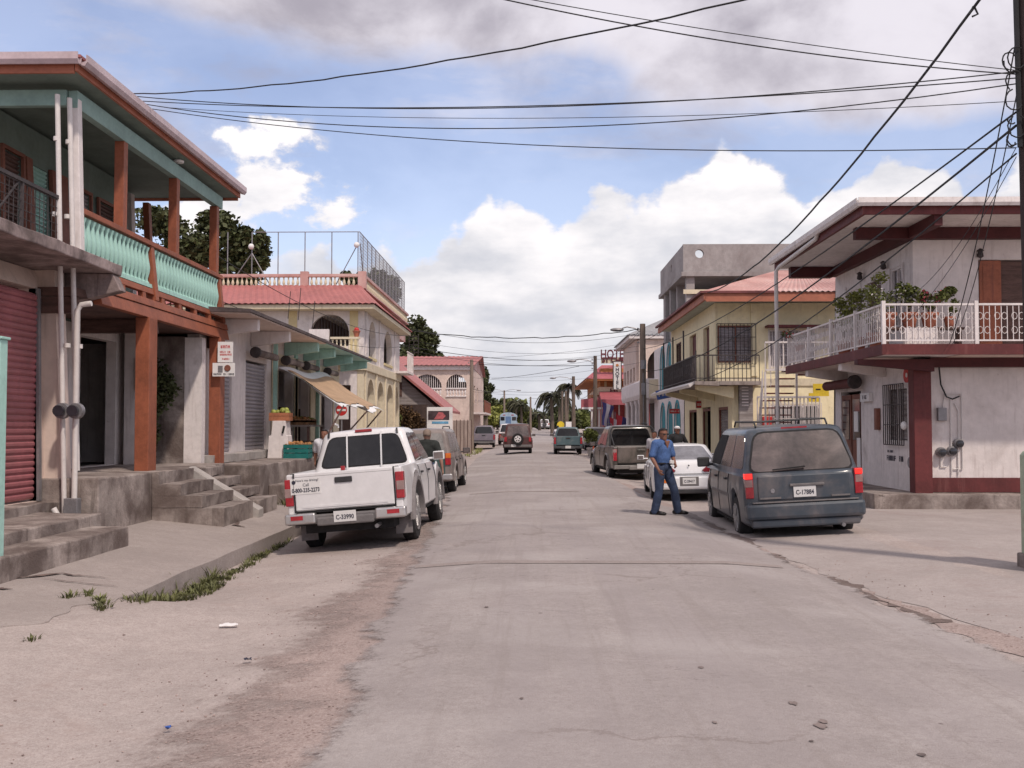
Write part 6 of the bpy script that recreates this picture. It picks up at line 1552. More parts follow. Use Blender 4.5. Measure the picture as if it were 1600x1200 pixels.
# ---------------------------------------------------------------- white pickup (hero)
WP_ = paint('white car paint', (.66, .65, .655), .3, .6, (.50, .45, .42), .22)
def pk_st(L=5.0, w=.885, rail=1.10, belt=1.06, hood=.98):
    return [(.12, w-.035, rail, 0, 0), (.20, w-.008, rail, 0, 0), (.5, w, rail, 0, 0), (1.60, w, rail, 0, 0), (1.62, w, rail-.01, belt, belt), (1.66, w, rail-.02, belt, belt), (3.55, w-.005, belt, belt+.0, belt),
            (3.8, w-.015, hood+.02, hood+.07, hood+.10), (4.6, w-.05, hood-.08, hood-.01, hood+.03), (L-.12, w-.13, hood-.16, hood-.11, hood-.08), (L, w-.24, hood-.24, hood-.22, hood-.20)]
def pickup(name, label, loc, rz, pm, roll=0, L=5.0, w=.885, r=.375, zt=1.72, flare=None, bump=CHROME, lamps=((1.0, TAILR),), plate='', handle=TRIM, glassm=GLC, group=None, rimm=RIMM, dense=.07, band=True, mirror=TRIM, two=True, pitch=0):
    c = Car(name, label, 'pickup truck', loc, rz, pk_st(L, w), dict(yrb=1.66, yrt=1.80, yft=2.72, yfb=3.62, zb=1.05, zt=zt, wb=w-.05, wt=w-.23), (1.22, L-.78, r, w-.12), pm, .36, (.12, 1.60, .62), roll, rimm, 1, group, dense, flare, pitch=pitch)
    tg = MB().box(-w+.15, w-.15, .045, .12, .56, 1.10).build('tailgate', pm, c.t, local=True, bevel=.02)
    MB().box(-w+.25, w-.25, .038, .046, .60, .63).build('pressed_line', pm, tg, local=True)
    MB().box(-w+.16, w-.16, .06, .11, .53, .555).build('lower_gap', BLK, tg, local=True)
    h = MB().box(-.13, .13, .025, .046, .93, 1.01).build('tailgate_handle', handle, tg, local=True, bevel=.012)
    for sg in (-1, 1):
        MB().box(sg*(w-.148), sg*(w-.03), .07, .13, .50, 1.09).build('bed_corner', pm, c.t, local=True, bevel=.02)
        lamp(c, w-.125, w-.005, .045, .20, .64, 1.02, lamps, sg)
    # bumper: body with step, bright ends
    b = MB().box(-w+.02, w-.02, .0, .14, .37, .50).box(-.42, .42, -.03, .10, .34, .46).build('rear_bumper', GTRIM if bump is CHROME else bump, c.t, local=True, bevel=.02)
    if bump is CHROME:
        for sg in (-1, 1): MB().box(sg*.44, sg*(w+.01), -.025, .13, .38, .53).build('bumper_end', CHROME, b, local=True, bevel=.025)
    if plate is not None: c.plate(plate, 0, -.032, .455)
    c.win('B', [(.055, .07), (.945, .07), (.915, .86), (.085, .86)], 'window_seal', BLK, .11, off=.002)
    c.win('B', [(.07, .10), (.93, .10), (.90, .83), (.10, .83)], 'rear_window', glassm, .10)
    c.both([(.06, .10), (.44, .10), (.44, .84), (.07, .84)], m=glassm)
    c.both([(.47, .10), (.93, .10), (.97, .20), (.90, .84), (.47, .84)], m=glassm)
    c.win('F', [(.05, .08), (.95, .08), (.92, .90), (.08, .90)], 'windscreen', GLC, .06)
    c.seams([1.72, 2.62, 3.62]); c.handles([1.92, 2.78], .93, handle); c.mirrors(3.42, 1.14, mirror)
    MB().box(-w+.2, w-.2, L-.05, L+.03, .35, .62).build('front_bumper', GTRIM, c.t, local=True, bevel=.03)
    for sg in (-1, 1): MB().box(sg*(w-.40), sg*(w-.22), L-.10, L+.02, .66, .80).build('headlight', TAILW, c.t, local=True, bevel=.02)
    MB().box(-.4, .4, L-.06, L+.01, .64, .76).build('grille', TRIM, c.t, local=True, bevel=.01)
    MB().tube([(.45, .0, .28), (.45, .5, .30)], .03, 8).build('exhaust', GREYM, c.t, local=True)
    return c
px0, py0 = -2.72, 15.25
GFL = mat('dusty grey flare', (.20, .18, .18), .7, .1, 3)
c = pickup('pickup_truck', 'white double cab pickup with grey wheel flares parked at the left kerb', (px0+.0, py0, -.25), R(-1.6), WP_, roll=R(-4.6), flare=(.10, GFL), plate='C-33990', lamps=((.3, TAILR), (.38, TAILW), (.32, TAILR)), zt=1.67, r=.435, mirror=WP_)
c.t.scale = (1.02, 1.045, 1.05)
HERO = c
st_ = MB().box(-.79, -.34, .040, .046, .80, 1.03).build('phone_sticker', mat('sticker', (.66, .65, .64), .5, .03), c.t, local=True)
put_text("How's my driving?", .045, (-.54, .038, .995), st_, PLT, local=True, width=.34, depth=.001)
put_text('Call', .06, (-.56, .038, .93), st_, PLT, local=True, depth=.001)
put_text('0-800-235-2273', .08, (-.565, .038, .855), st_, PLT, local=True, width=.41, depth=.001, bold=.002)
MB().lathe([(.03, .040), (.028, .036)], (-.74, 0, .975), 'y', 12).build('sticker_emblem', PLT, st_, local=True)
MB().box(-.14, .14, 0, .03, -.022, .022).xf(Matrix.Translation((.0, 1.79, 1.655))).build('high_brake_light', TAILR, c.t, local=True, bevel=.008)
for x in (-.27, .29): MB().bar((x, 1.62, 1.06), (x, 1.765, 1.62), .025, .02).build('window_bar', WP_, c.t, local=True)
for x in (-.62, .60): MB().bar((x*.93, 1.765, 1.58), (x*.92, 1.79, 1.66), .03, .02).build('roof_clip', TRIM, c.t, local=True)
for sg in (-1, 1): MB().box(sg*.739, sg*.747, .040, .10, .54, 1.10).build('tailgate_gap', BLK, c.t, local=True)
MB().box(-.72, .72, .0445, .0452, .57, .575).box(-.72, .72, .0445, .0452, 1.045, 1.05).build('pressed_edge', GTRIM, c.t, local=True)
for x in (-.42, .02, .44): MB().box(x-.13, x+.13, 2.2, 2.3, 1.12, 1.44).build('headrest', BLK, c.t, local=True, bevel=.03)
MB().box(-.03, .03, .05, .10, 1.10, 1.16).build('red_tag', TAILR, c.t, local=True)
for sg in (-1, 1):
    MB().box(sg*.60, sg*.86, .72, .74, .16, .50).build('mud_flap', GFL, c.t, local=True, bevel=.008)
    MB().box(sg*.62, sg*.80, -.034, -.026, .44, .50).build('reflector', TAILR, c.t, local=True)
MB().tube([(-.5, 2.2, 1.74), (-.5, 2.2, 1.78), (-.5, 2.0, 1.80)], .015, 6).build('roof_antenna', WP_, c.t, local=True)

for o in HERO.t.children:
    if not o.name.startswith('wheel') and not o.name.startswith('mud'): o.location.z += .08
# ---------------------------------------------------------------- minivan (right)
BVP = paint('blue grey dusty paint', (.045, .058, .075), .36, .35, (.17, .145, .14), .36, var=.06)
vst = [(.06, .80, .90, 1.0, 1.0), (.085, .86, .98, 1.03, 1.03), (.15, .895, 1.02, 1.05, 1.05), (.5, .905, 1.04, 1.05, 1.05), (3.5, .905, 1.02, 1.03, 1.03), (3.8, .90, .98, 1.03, 1.05), (4.4, .84, .86, .93, .97), (4.68, .72, .74, .80, .82), (4.75, .58, .62, .64, .66)]
vn = Car('minivan', 'dusty blue grey minivan with lit brake lights parked at the right roadside', 'minivan', (4.34, 16.2, -.185), R(-1.6), vst,
         dict(yrb=.13, yrt=.44, yft=2.75, yfb=4.05, zb=1.03, zt=1.70, wb=.88, wt=.735, rc=.16), (.98, 3.84, .335, .79), BVP, .27, None, R(-3.2), scale=1.04)
vn.win('B', [(.035, .0), (.965, .0), (.94, .92), (.06, .92)], 'window_seal', BLK, .16, off=.002)
vn.win('B', [(.05, .04), (.95, .04), (.92, .88), (.08, .88)], 'rear_window', mat('dusty van glass', (.05, .038, .038), .16, .2, 1.6, spec=.6, dirt=((.15, .115, .11), .42, 1.4)), .14)
vn.both([(.045, .10), (.30, .10), (.31, .84), (.045, .84)], m=GLD, r=.09)
vn.both([(.33, .10), (.60, .10), (.605, .84), (.34, .84)], m=GLD)
vn.both([(.63, .10), (.88, .10), (.95, .40), (.93, .84), (.635, .84)], m=BLK)
vn.win('F', [(.05, .06), (.95, .06), (.92, .92), (.08, .92)], 'windscreen', GLC, .06)
vn.box('rear_bumper', BVP, -.90, .90, -.02, .30, .36, .60, .05)
vn.box('bumper_valance', BVP, -.82, .82, .03, .30, .24, .355, .03)
vn.box('bumper_top', GTRIM, -.80, .80, -.012, .12, .602, .622, .006)
tg = vn.box('tailgate', BVP, -.70, .70, .035, .07, .64, 1.0, .03)
MB().box(-.22, .30, .0, .034, .83, .87).build('tailgate_trim', GTRIM, tg, local=True, bevel=.01)
MB().box(-.68, -.36, .022, .034, .66, .685).build('badge', GTRIM, tg, local=True); MB().box(.40, .68, .022, .034, .66, .685).build('badge', GTRIM, tg, local=True)
MB().lathe([(.035, .034), (.03, .028)], (-.48, 0, .775), 'y', 14).build('emblem', GREYM, tg, local=True)
vn.plate('C-17884', .0, .022, .75, .34, .16)
for sg in (-1, 1):
    lamp(vn, .765, .885, .035, .20, .68, 1.05, ((.42, TAILR), (.33, mat('smoky lamp', (.28, .17, .16), .2, .1, 8)), (.25, LIT)), sg)
MB().bar((-.45, .10, 1.08), (.05, .115, 1.11), .02).build('wiper', BLK, vn.t, local=True)
MB().box(-.2, .2, 0, .02, -.012, .012).xf(Matrix.Translation((0, .46, 1.685))).build('high_brake_light', TAILR, vn.t, local=True)
vn.seams([1.55, 2.6, 3.6]); vn.handles([1.75, 2.8], .90); vn.mirrors(3.35, 1.12, TRIM, .22, .17, False)
for sg in (-1, 1):
    rk = MB().tube([(sg*.56, .65, 1.71), (sg*.56, .75, 1.79), (sg*.56, 2.45, 1.80), (sg*.56, 2.6, 1.72)], .016, 6).build('roof_rail', TRIM, vn.t, local=True, smooth=True)
for y in (.95, 1.9): MB().tube([(-.56, y, 1.79), (.56, y, 1.79)], .014, 6).build('roof_bar', TRIM, vn.t, local=True)
MB().tube([(.55, .0, .24), (.55, .5, .26)], .03, 8).build('exhaust', GREYM, vn.t, local=True)
vn.box('side_strip', GTRIM, .895, .925, 1.5, 3.3, .62, .68, .006, True)
vn.t.scale = (1.03, 1.04, 1.075)
# ---------------------------------------------------------------- white sedan (right)
WS = paint('white sedan paint', (.76, .76, .77), .28, .6, (.55, .5, .48), .2)
sst = [(.0, .70, .78, .84, .86), (.05, .79, .88, .93, .945), (.15, .835, .92, .965, .98), (.75, .85, .92, .97, .985), (3.2, .85, .88, .92, .95), (4.0, .83, .76, .84, .88), (4.4, .74, .64, .70, .72), (4.5, .6, .55, .57, .58)]
sd_ = Car('white_sedan', 'white sedan with long red tail lamps parked behind the man in blue', 'car', (3.72, 24.2, -.145), R(-3.2), sst,
          dict(yrb=.66, yrt=1.36, yft=2.35, yfb=3.25, zb=.93, zt=1.33, wb=.74, wt=.56, rc=.12), (.88, 3.5, .30, .74), WS, .22, None, R(-1.5))
sd_.win('B', [(.05, .08), (.95, .08), (.90, .90), (.10, .90)], 'rear_window', mat('hazy rear glass', (.20, .20, .22), .12, .15, 1, spec=.7), .09)
sd_.both([(.10, .12), (.50, .12), (.48, .86), (.16, .86)]); sd_.both([(.53, .12), (.93, .12), (.86, .86), (.51, .86)])
sd_.win('F', [(.05, .08), (.95, .08), (.92, .90), (.08, .90)], 'windscreen', GLC, .06)
sd_.box('rear_bumper', WS, -.82, .82, -.06, .3, .30, .62, .06); sd_.box('bumper_lip', TRIM, -.70, .70, -.02, .25, .20, .295, .02)
for sg in (-1, 1):
    o = MB().prism([(sg*.30, .74), (sg*.36, .70), (sg*.76, .70), (sg*.80, .76), (sg*.76, .84), (sg*.42, .84)], 'y', -.035, .12).build('tail_light', mat('dark red lamp', (.22, .02, .03), .2, .1, 8, coat=.5) if sg < 0 else bpy.data.materials['dark red lamp'], sd_.t, local=True, bevel=.015)
    MB().box(sg*.45, sg*.60, -.07, -.061, .46, .54).build('reflector', TAILO, sd_.t, local=True)
sd_.box('plate_recess', GTRIM, -.22, .22, -.066, -.061, .38, .60, .01); sd_.plate('C-29417', 0, -.068, .50, .31, .15)
sd_.box('trunk_gap', BLK, -.74, .74, -.030, -.015, .655, .668, 0)
sd_.box('badge', TRIM, -.52, -.34, -.036, -.03, .885, .90, 0); MB().lathe([(.02, -.03), (.015, -.04)], (0, 0, .86), 'y', 10).build('trunk_lock', TRIM, sd_.t, local=True)
sd_.seams([1.35, 2.35, 3.2]); sd_.handles([1.55, 2.5], .80, WS); sd_.mirrors(3.0, .98, WS, .17, .12)
# ---------------------------------------------------------------- dark pickup with sport bar (right)
DG = paint('dark olive paint', (.055, .052, .045), .35, .4, (.17, .14, .125), .45, var=.12)
c = pickup('pickup_truck', 'dark dusty pickup with black cargo bar parked on the right before the white columns', (3.62, 33.6, -.13), R(6), DG, roll=R(-1), w=.93, r=.385, zt=1.78, flare=(.06, DG), bump=mat('grey bumper', (.19, .175, .165), .5, .1, 3), plate='', lamps=((.7, TAILR), (.3, TAILW)), handle=DG)
br = MB().tube([(-.80, 1.35, 1.10), (-.74, 1.45, 1.62), (-.66, 1.5, 1.74), (.66, 1.5, 1.74), (.74, 1.45, 1.62), (.80, 1.35, 1.10)], .035, 8).build('cargo_bar', TRIM, c.t, local=True, smooth=True)
MB().tube([(-.80, .5, 1.12), (-.76, 1.40, 1.55)], .02, 6).tube([(.80, .5, 1.12), (.76, 1.40, 1.55)], .02, 6).build('brace', TRIM, br, local=True, smooth=True)
for sg in (-1, 1): MB().tube([(sg*.62, 1.9, 1.80), (sg*.62, 2.0, 1.85), (sg*.62, 2.8, 1.85)], .018, 6).build('roof_rail', TRIM, c.t, local=True)
# ---------------------------------------------------------------- SUV bodies
def suv(name, label, loc, rz, pm, L=4.5, w=.87, h=1.74, r=.365, spare=None, plate='', lampm=((.55, TAILR), (.45, TAILO)), lz=(.78, 1.08), roll=0, gate=None, glassm=GLD, cat='off-road car', bump=GTRIM, flare=None, rails=False, lowdet=False):
    st = [(.10, w-.09, .98, 1.02, 1.03), (.14, w-.02, 1.02, 1.04, 1.04), (.3, w, 1.04, 1.05, 1.05), (3.0, w, 1.02, 1.04, 1.04), (3.3, w-.01, 1.00, 1.06, 1.08), (L-.35, w-.05, .92, .98, 1.01), (L-.06, w-.12, .82, .86, .88), (L, w-.22, .70, .72, .73)]
    c = Car(name, label, cat, loc, rz, st, dict(yrb=.12, yrt=.30, yft=2.35, yfb=3.1, zb=1.03, zt=h, wb=w-.03, wt=w-.17, rc=.10), (.86, L-.80, r, w-.11), pm, .36, None, roll, RIMM, flare=flare)
    c.win('B', [(.08, .08), (.92, .08), (.90, .84), (.10, .84)], 'rear_window', glassm, .07)
    c.both([(.05, .12), (.28, .12), (.28, .84), (.06, .84)], m=glassm); c.both([(.32, .12), (.62, .12), (.62, .84), (.32, .84)], m=glassm)
    c.both([(.66, .12), (.92, .12), (.95, .25), (.93, .84), (.66, .84)], m=glassm); c.win('F', [(.05, .08), (.95, .08), (.92, .90), (.08, .90)], 'windscreen', GLC, .06)
    tg = c.box('tailgate', gate or pm, -w+.20, w-.20, .075, .11, .55, 1.03, .02)
    MB().box(-w+.28, -w+.48, .06, .076, .86, .90).build('handle', TRIM, tg, local=True)
    c.box('rear_bumper', bump, -w+.01, w-.01, -.02, .18, .40, .56, .03)
    for sg in (-1, 1): lamp(c, w-.19, w-.04, .06, .20, lz[0], lz[1], lampm, sg)
    if plate is not None: c.plate(plate, -.25 if spare else 0, -.025 if spare else .07, .50 if spare else .70, .30, .15)
    if spare:
        t_ = MB().lathe([(.20, .05), (.33, .05), (.355, .0), (.355, -.10), (.33, -.14), (.20, -.14)], (0, -.0, .90), 'y', 24).build('spare_wheel', BLK, c.t, smooth=True, local=True)
        rm = MB().lathe([(.21, -.135), (.20, -.155), (.05, -.16), (.02, -.17)], (0, 0, .90), 'y', 20).build('rim', spare, t_, smooth=True, local=True)
        for k in range(5):
            a = math.pi/2+k*2*math.pi/5; MB().lathe([(.045, -.155), (.04, -.166)], (.12*math.cos(a), 0, .90+.12*math.sin(a)), 'y', 8).build('rim_hole', BLK, rm, local=True)
    c.seams([1.15, 2.1, 3.05]); c.handles([1.3, 2.3], .90); c.mirrors(2.95, 1.12)
    if rails:
        for sg in (-1, 1): MB().tube([(sg*.6, .5, h+.01), (sg*.6, .6, h+.06), (sg*.6, 2.2, h+.06), (sg*.6, 2.3, h+.01)], .016, 6).build('roof_rail', TRIM, c.t, local=True)
    for sg in (-1, 1): MB().box(sg*(w-.36), sg*(w-.18), L-.12, L+.01, .66, .80).build('headlight', TAILW, c.t, local=True, bevel=.02)
    MB().box(-w+.15, w-.15, L-.06, L+.04, .38, .60).build('front_bumper', GTRIM, c.t, local=True, bevel=.03)
    return c
TP = paint('dusty taupe paint', (.17, .14, .13), .45, .3, (.30, .25, .23), .4, var=.1)
GG = paint('dark green tailgate paint', (.045, .085, .08), .35, .4, (.16, .15, .14), .3)
suv('off_road_car', 'dusty taupe off-road car with green tailgate parked ahead of the white pickup', (-2.98, 27.6, -.235), R(-1.5), TP, L=4.55, w=.88, h=1.78, r=.385, gate=GG, glassm=mat('milky rear glass', (.22, .21, .20), .2, .2, 1.5), lampm=((.55, TAILR), (.45, TAILO)), lz=(.80, 1.12), plate=None, flare=(.07, TP), rails=True, roll=R(-2), bump=CHROME)
BR = paint('dark maroon brown paint', (.075, .032, .030), .35, .4, (.13, .07, .06), .35)
suv('off_road_car', 'dark brown off-road car with spare wheel driving away in mid street', (-.82, 62.5, -.07), R(0), BR, L=4.3, w=.86, h=1.83, r=.37, spare=mat('white rim', (.62, .60, .60), .4), lz=(.74, 1.02), plate='', lampm=((1.0, TAILR),), flare=(.08, BR))
WH2 = paint('far white paint', (.70, .70, .72), .3, .5)
suv('off_road_car', 'white off-road car with spare wheel far up the street', (2.3, 176, g(2, 176)+.01), 0, WH2, L=4.2, w=.84, h=1.75, r=.36, spare=GREYM, plate=None)
TPK = paint('faded teal paint', (.07, .115, .13), .4, .4, (.25, .25, .24), .3)
pickup('pickup_truck', 'faded teal pickup with white plate parked on the right before the cyclist', (2.18, 60.6, -.07), R(-1), TPK, w=.84, r=.34, zt=1.62, bump=mat('dark bumper', (.06, .06, .065), .5), plate='', lamps=((1.0, TAILR),), L=4.8)
GPK = paint('grey mauve paint', (.17, .15, .18), .4, .4, (.3, .26, .25), .3)
pickup('pickup_truck', 'grey pickup parked beyond the leaning pole before the pink house', (-3.75, 80.5, -.09), R(1.5), GPK, w=.90, r=.37, zt=1.74, bump=GTRIM, plate=None, lamps=((1.0, TAILR),))
RPK = paint('red and white pickup paint', (.30, .07, .06), .4, .4)
c = pickup('pickup_truck', 'red pickup with white cabin roof parked facing the camera beyond the grey pickup', (-2.1, 96.5, -.05), R(180), RPK, w=.88, r=.36, zt=1.85, bump=CHROME, plate=None)
c.cab.data.materials.clear(); c.cab.data.materials.append(WH2)
MB().box(-.72, .72, 3.75, 4.9, 1.0, 1.04).build('bonnet_panel', WH2, c.t, local=True, bevel=.01)
SV = paint('silver paint', (.40, .39, .39), .35, .5, metal=.3)
s2 = suv('silver_car', 'silver car parked beyond the teal pickup beside the potted tree', (4.55, 71, -.06), 0, SV, L=4.4, w=.84, h=1.6, r=.33, plate=None, cat='car')
# ---------------------------------------------------------------- bus
b = thing('blue_bus', 'pale blue bus with rounded roof at the end of the street', 'bus', (-3.4, 152, g(-3, 152)))
BB = mat('pale blue bus paint', (.30, .38, .46), .4, .06)
prof = [(-1.22, .45), (1.22, .45), (1.24, 1.4), (1.22, 2.45)]+[(1.2*math.cos(a), 2.5+.45*math.sin(a)) for a in [math.pi*k/10 for k in range(11)]]+[(-1.22, 2.45), (-1.24, 1.4)]
MB().prism(prof, 'y', 0, 10).build('body', BB, b, local=True, bevel=.03)
MB().box(-.40, .40, -.03, -.002, 1.0, 2.35).build('rear_door', mat('bus door blue', (.10, .17, .30), .5), b, local=True)
for x in (-.85, .85): MB().box(x-.30, x+.30, -.02, -.002, 1.75, 2.3).build('rear_window', GLS, b, local=True); 
for x in (-1.05, 1.05): MB().box(x-.09, x+.09, -.02, -.002, .9, 1.15).build('tail_light', TAILR, b, local=True)
MB().box(-.8, -.45, -.02, -.002, 2.5, 2.62).box(.45, .8, -.02, -.002, 2.5, 2.62).build('roof_lamp', TAILR, b, local=True)
for k in range(7):
    for sg in (-1, 1): MB().box(sg*1.236, sg*1.25, .6+k*1.3, 1.6+k*1.3, 1.6, 2.25).build('side_window', GLS, b, local=True)
for y in (2, 8):
    for x in (-1.05, 1.05): MB().lathe([(.3, -.14), (.5, -.12), (.5, .12), (.3, .14)], (x, y, .5), 'x', 20).build('wheel', BLK, b, local=True, smooth=True)
MB().box(-1.25, 1.25, -.12, .0, .40, .62).build('rear_bumper', TRIM, b, local=True)
# ------------------------------------------------------------------ people
def skin_mesh(chains, subdiv=1):
    """tapering limbs with rounded joints; radius may be (across, front to back); 0 = take the next one"""
    mb = MB()
    for ch in chains:
        ch = [(Vector(p), (r if isinstance(r, tuple) else (r, r))) for p, r in ch]
        for i in range(len(ch)-1):
            (p, rp), (q, rq) = ch[i], ch[i+1]
            if (q-p).length < 1e-5: continue
            if rp[0] == 0: rp = rq
            d = (q-p).normalized(); a = Vector((1, 0, 0))-d*d.x
            a = a.normalized() if a.length > .2 else Vector((0, 0, 1)).cross(d).normalized()
            c = d.cross(a); vs = []; n = 16
            for s_, r in ((p, rp), (q, rq)):
                for k in range(n):
                    t = 2*math.pi*k/n; vs.append(s_+a*r[0]*math.cos(t)+c*r[1]*math.sin(t))
            mb.add(vs, [(k, (k+1) % n, n+(k+1) % n, n+k) for k in range(n)]+[tuple(range(n-1, -1, -1)), tuple(range(n, 2*n))])
            for s_, r in ((p, rp), (q, rq)): mb.ball(s_, r[0], r[1], min(r)*.9, 14, 8)
    me = bpy.data.meshes.new('s'); me.from_pydata([tuple(v) for v in mb.v], [], mb.f); me.update()
    return me
def remesh(mb, vox, smooth=2):
    me = bpy.data.meshes.new('r'); me.from_pydata([tuple(v) for v in mb.v], [], mb.f); me.update()
    o = bpy.data.objects.new('r', me); r = o.modifiers.new('r', 'REMESH'); r.mode = 'VOXEL'; r.voxel_size = vox
    s = o.modifiers.new('s', 'SMOOTH'); s.iterations = smooth; s.factor = .5
    return bake(o)
def vl(a, b, t): return tuple(a[i]+(b[i]-a[i])*t for i in range(3))
def head_mb(c, turn=0, tilt=0, s=1):
    """head of height .23 centred at c, facing +y turned by turn (radians, ccw)"""
    mb = MB(); vs = []; prof = [(-.118, .024, .036, .042), (-.108, .044, .050, .03), (-.085, .060, .066, .018), (-.05, .069, .080, .008), (-.01, .076, .090, .0), (.03, .080, .097, -.004), (.07, .076, .094, -.008), (.095, .055, .072, -.01), (.112, .025, .035, -.01)]
    n = 18
    for z, rx, ry, oy in prof:
        for k in range(n):
            a = 2*math.pi*k/n; vs.append((rx*math.cos(a), ry*math.sin(a)+oy, z))
    fs = [(i*n+k, i*n+(k+1) % n, (i+1)*n+(k+1) % n, (i+1)*n+k) for i in range(len(prof)-1) for k in range(n)]+[tuple(range(n-1, -1, -1)), tuple(range((len(prof)-1)*n, len(prof)*n))]
    mb.add(vs, fs)
    mb.add([(-.016, .082, -.035), (.016, .082, -.035), (0, .112, -.030), (0, .092, .020), (-.008, .080, .02), (.008, .080, .02), (0, .08, -.04)], [(0, 2, 3, 4), (2, 1, 5, 3), (0, 6, 2), (6, 1, 2), (0, 4, 5, 1), (0, 1, 6)])
    for sg in (-1, 1): mb.ball((sg*.074, -.005, -.010), .010, .020, .030, 8, 6)
    mb.ball((0, .078, -.062), .024, .010, .008, 8, 5)   # lips
    mb.ball((0, .070, .018), .058, .022, .012, 10, 6)   # brow
    M = Matrix.Translation(c) @ Matrix.Rotation(turn, 4, 'Z') @ Matrix.Rotation(tilt, 4, 'X') @ Matrix.Scale(s, 4)
    mb.M = M
    return mb.xf(M), M
SK1 = mat('brown skin', (.22, .10, .065), .55, .06, 5); HAIR = mat('black hair', (.012, .010, .010), .6, .2, 20)
def person(name, label, loc, rz, pose, skin, cloth, fine=False, H=1.70, hair=True, extras=None, group=None, low=False):
    """pose gives joints in metres for a figure 1.70 m tall: x to the figure's right, y forward"""
    o = thing(name, label, 'person', loc, rz, group); o.scale = (H/1.70,)*3
    p = dict(pelvis=(0, 0, .93), waist=(0, 0, 1.06), chest=(0, .0, 1.28), neckb=(0, -.01, 1.41), neck=(0, .0, 1.46),
             shl=(-.195, -.01, 1.375), shr=(.195, -.01, 1.375), ell=(-.235, -.03, 1.10), elr=(.235, -.03, 1.10), wrl=(-.245, .05, .86), wrr=(.245, .05, .86),
             hpl=(-.09, 0, .90), hpr=(.09, 0, .90), knl=(-.10, .02, .49), knr=(.10, .02, .49), anl=(-.10, -.02, .09), anr=(.10, -.02, .09), tol=(-.12, .17, .03), tor=(.12, .17, .03), turn=0, tilt=0, grip=.5)
    p.update(pose)
    ch = [[(p['pelvis'], (.15, .105)), (p['waist'], (.135, .10)), (p['chest'], (.155, .105)), (p['neckb'], (.085, .07)), (p['neck'], .058)]]
    for s_ in 'lr':
        sh, el, wr = p['sh'+s_], p['el'+s_], p['wr'+s_]
        ch.append([(p['chest'], 0), (vl(p['chest'], sh, .7), .075), (sh, .058), (vl(sh, el, .5), .047), (el, .038), (vl(el, wr, .35), .039), (wr, .024)])
        hp_, kn, an, to = p['hp'+s_], p['kn'+s_], p['an'+s_], p['to'+s_]
        ch.append([(p['pelvis'], 0), (hp_, .095), (vl(hp_, kn, .5), .078), (kn, .056), (vl(kn, an, .35), .056), (an, .038)])
    mb = MB().merge(skin_mesh(ch, 1))
    # hands
    for s_ in 'lr':
        el, wr = Vector(p['el'+s_]), Vector(p['wr'+s_]); d = (wr-el).normalized(); sg = -1 if s_ == 'l' else 1
        fwd = Vector(p.get('palm'+s_, (0, 1, 0))); th_dir = (fwd-d*fwd.dot(d)).normalized(); inn = d.cross(th_dir)*(1 if s_ == 'l' else -1)
        if low:
            mb.merge(skin_mesh([[(tuple(wr), .022), (tuple(wr+d*.07), (.016, .034)), (tuple(wr+d*.14+inn*.02), .014)]], 1)); continue
        hand = [[(tuple(wr-d*.01), .024), (tuple(wr+d*.03), (.019, .030)), (tuple(wr+d*.075), (.017, .038))]]
        mb.merge(skin_mesh(hand, 1))
        for k, (off, L) in enumerate(((.027, .068), (.009, .076), (-.009, .070), (-.026, .055))):
            b = wr+d*.075+th_dir*off; gq = p['grip']*(1+.12*k)
            a1 = d*math.cos(gq*.6)+inn*math.sin(gq*.6); a2 = d*math.cos(gq*1.5)+inn*math.sin(gq*1.5); a3 = d*math.cos(gq*2.2)+inn*math.sin(gq*2.2)
            q0 = b; q1 = b+a1*L*.48; q2 = q1+a2*L*.30; q3 = q2+a3*L*.24
            mb.tube([b-d*.02, q0, q1, q2, q3], [.0085, .009, .0083, .0075, .0055], 8)
        tb0 = wr+d*.02+th_dir*.025; mb.tube([tb0-th_dir*.012, tb0+th_dir*.018+d*.02, tb0+th_dir*.03+d*.045+inn*.01, tb0+th_dir*.026+d*.068+inn*.02], [.011, .0115, .010, .007], 8)
    hc = (p['neck'][0], p['neck'][1]+.015, p['neck'][2]+.098)
    hm, HM = head_mb(hc, p['turn'], p['tilt']); mb.v and mb.add(hm.v, hm.f)
    me = remesh(mb, .006 if fine else .011, 4)
    link(me, 'body', skin, o, smooth='keep', local=True)
    # clothes
    sm, tm, shm = cloth
    top = [[(p['waist'], (.165, .128)), (p['chest'], (.190, .136)), (vl(p['chest'], p['neckb'], .8), (.135, .10)), (vl(p['neckb'], p['neck'], .3), (.082, .075))], [(p['waist'], 0), (vl(p['waist'], p['pelvis'], .30), (.160, .126))]]
    for s_ in 'lr':
        sh, el, wr = p['sh'+s_], p['el'+s_], p['wr'+s_]
        top.append([(vl(p['chest'], p['neckb'], .8), 0), (vl(p['neckb'], sh, .55), .072), (sh, .078)])
        seq = [(p['chest'], 0), (vl(p['chest'], sh, .75), .095), (sh, .078), (vl(sh, el, .5), .070), (vl(sh, el, .80), .070)]
        if p.get('long'): seq += [(el, .055), (vl(el, wr, .9), .045)]
        top.append(seq)
    m1 = MB().merge(skin_mesh(top, 1)); link(remesh(m1, .009 if fine else .014, 5), 'shirt', sm, o, smooth='keep', local=True)
    bot = [[(p['pelvis'], (.162, .122)), (vl(p['waist'], p['pelvis'], .35), (.150, .116))]]
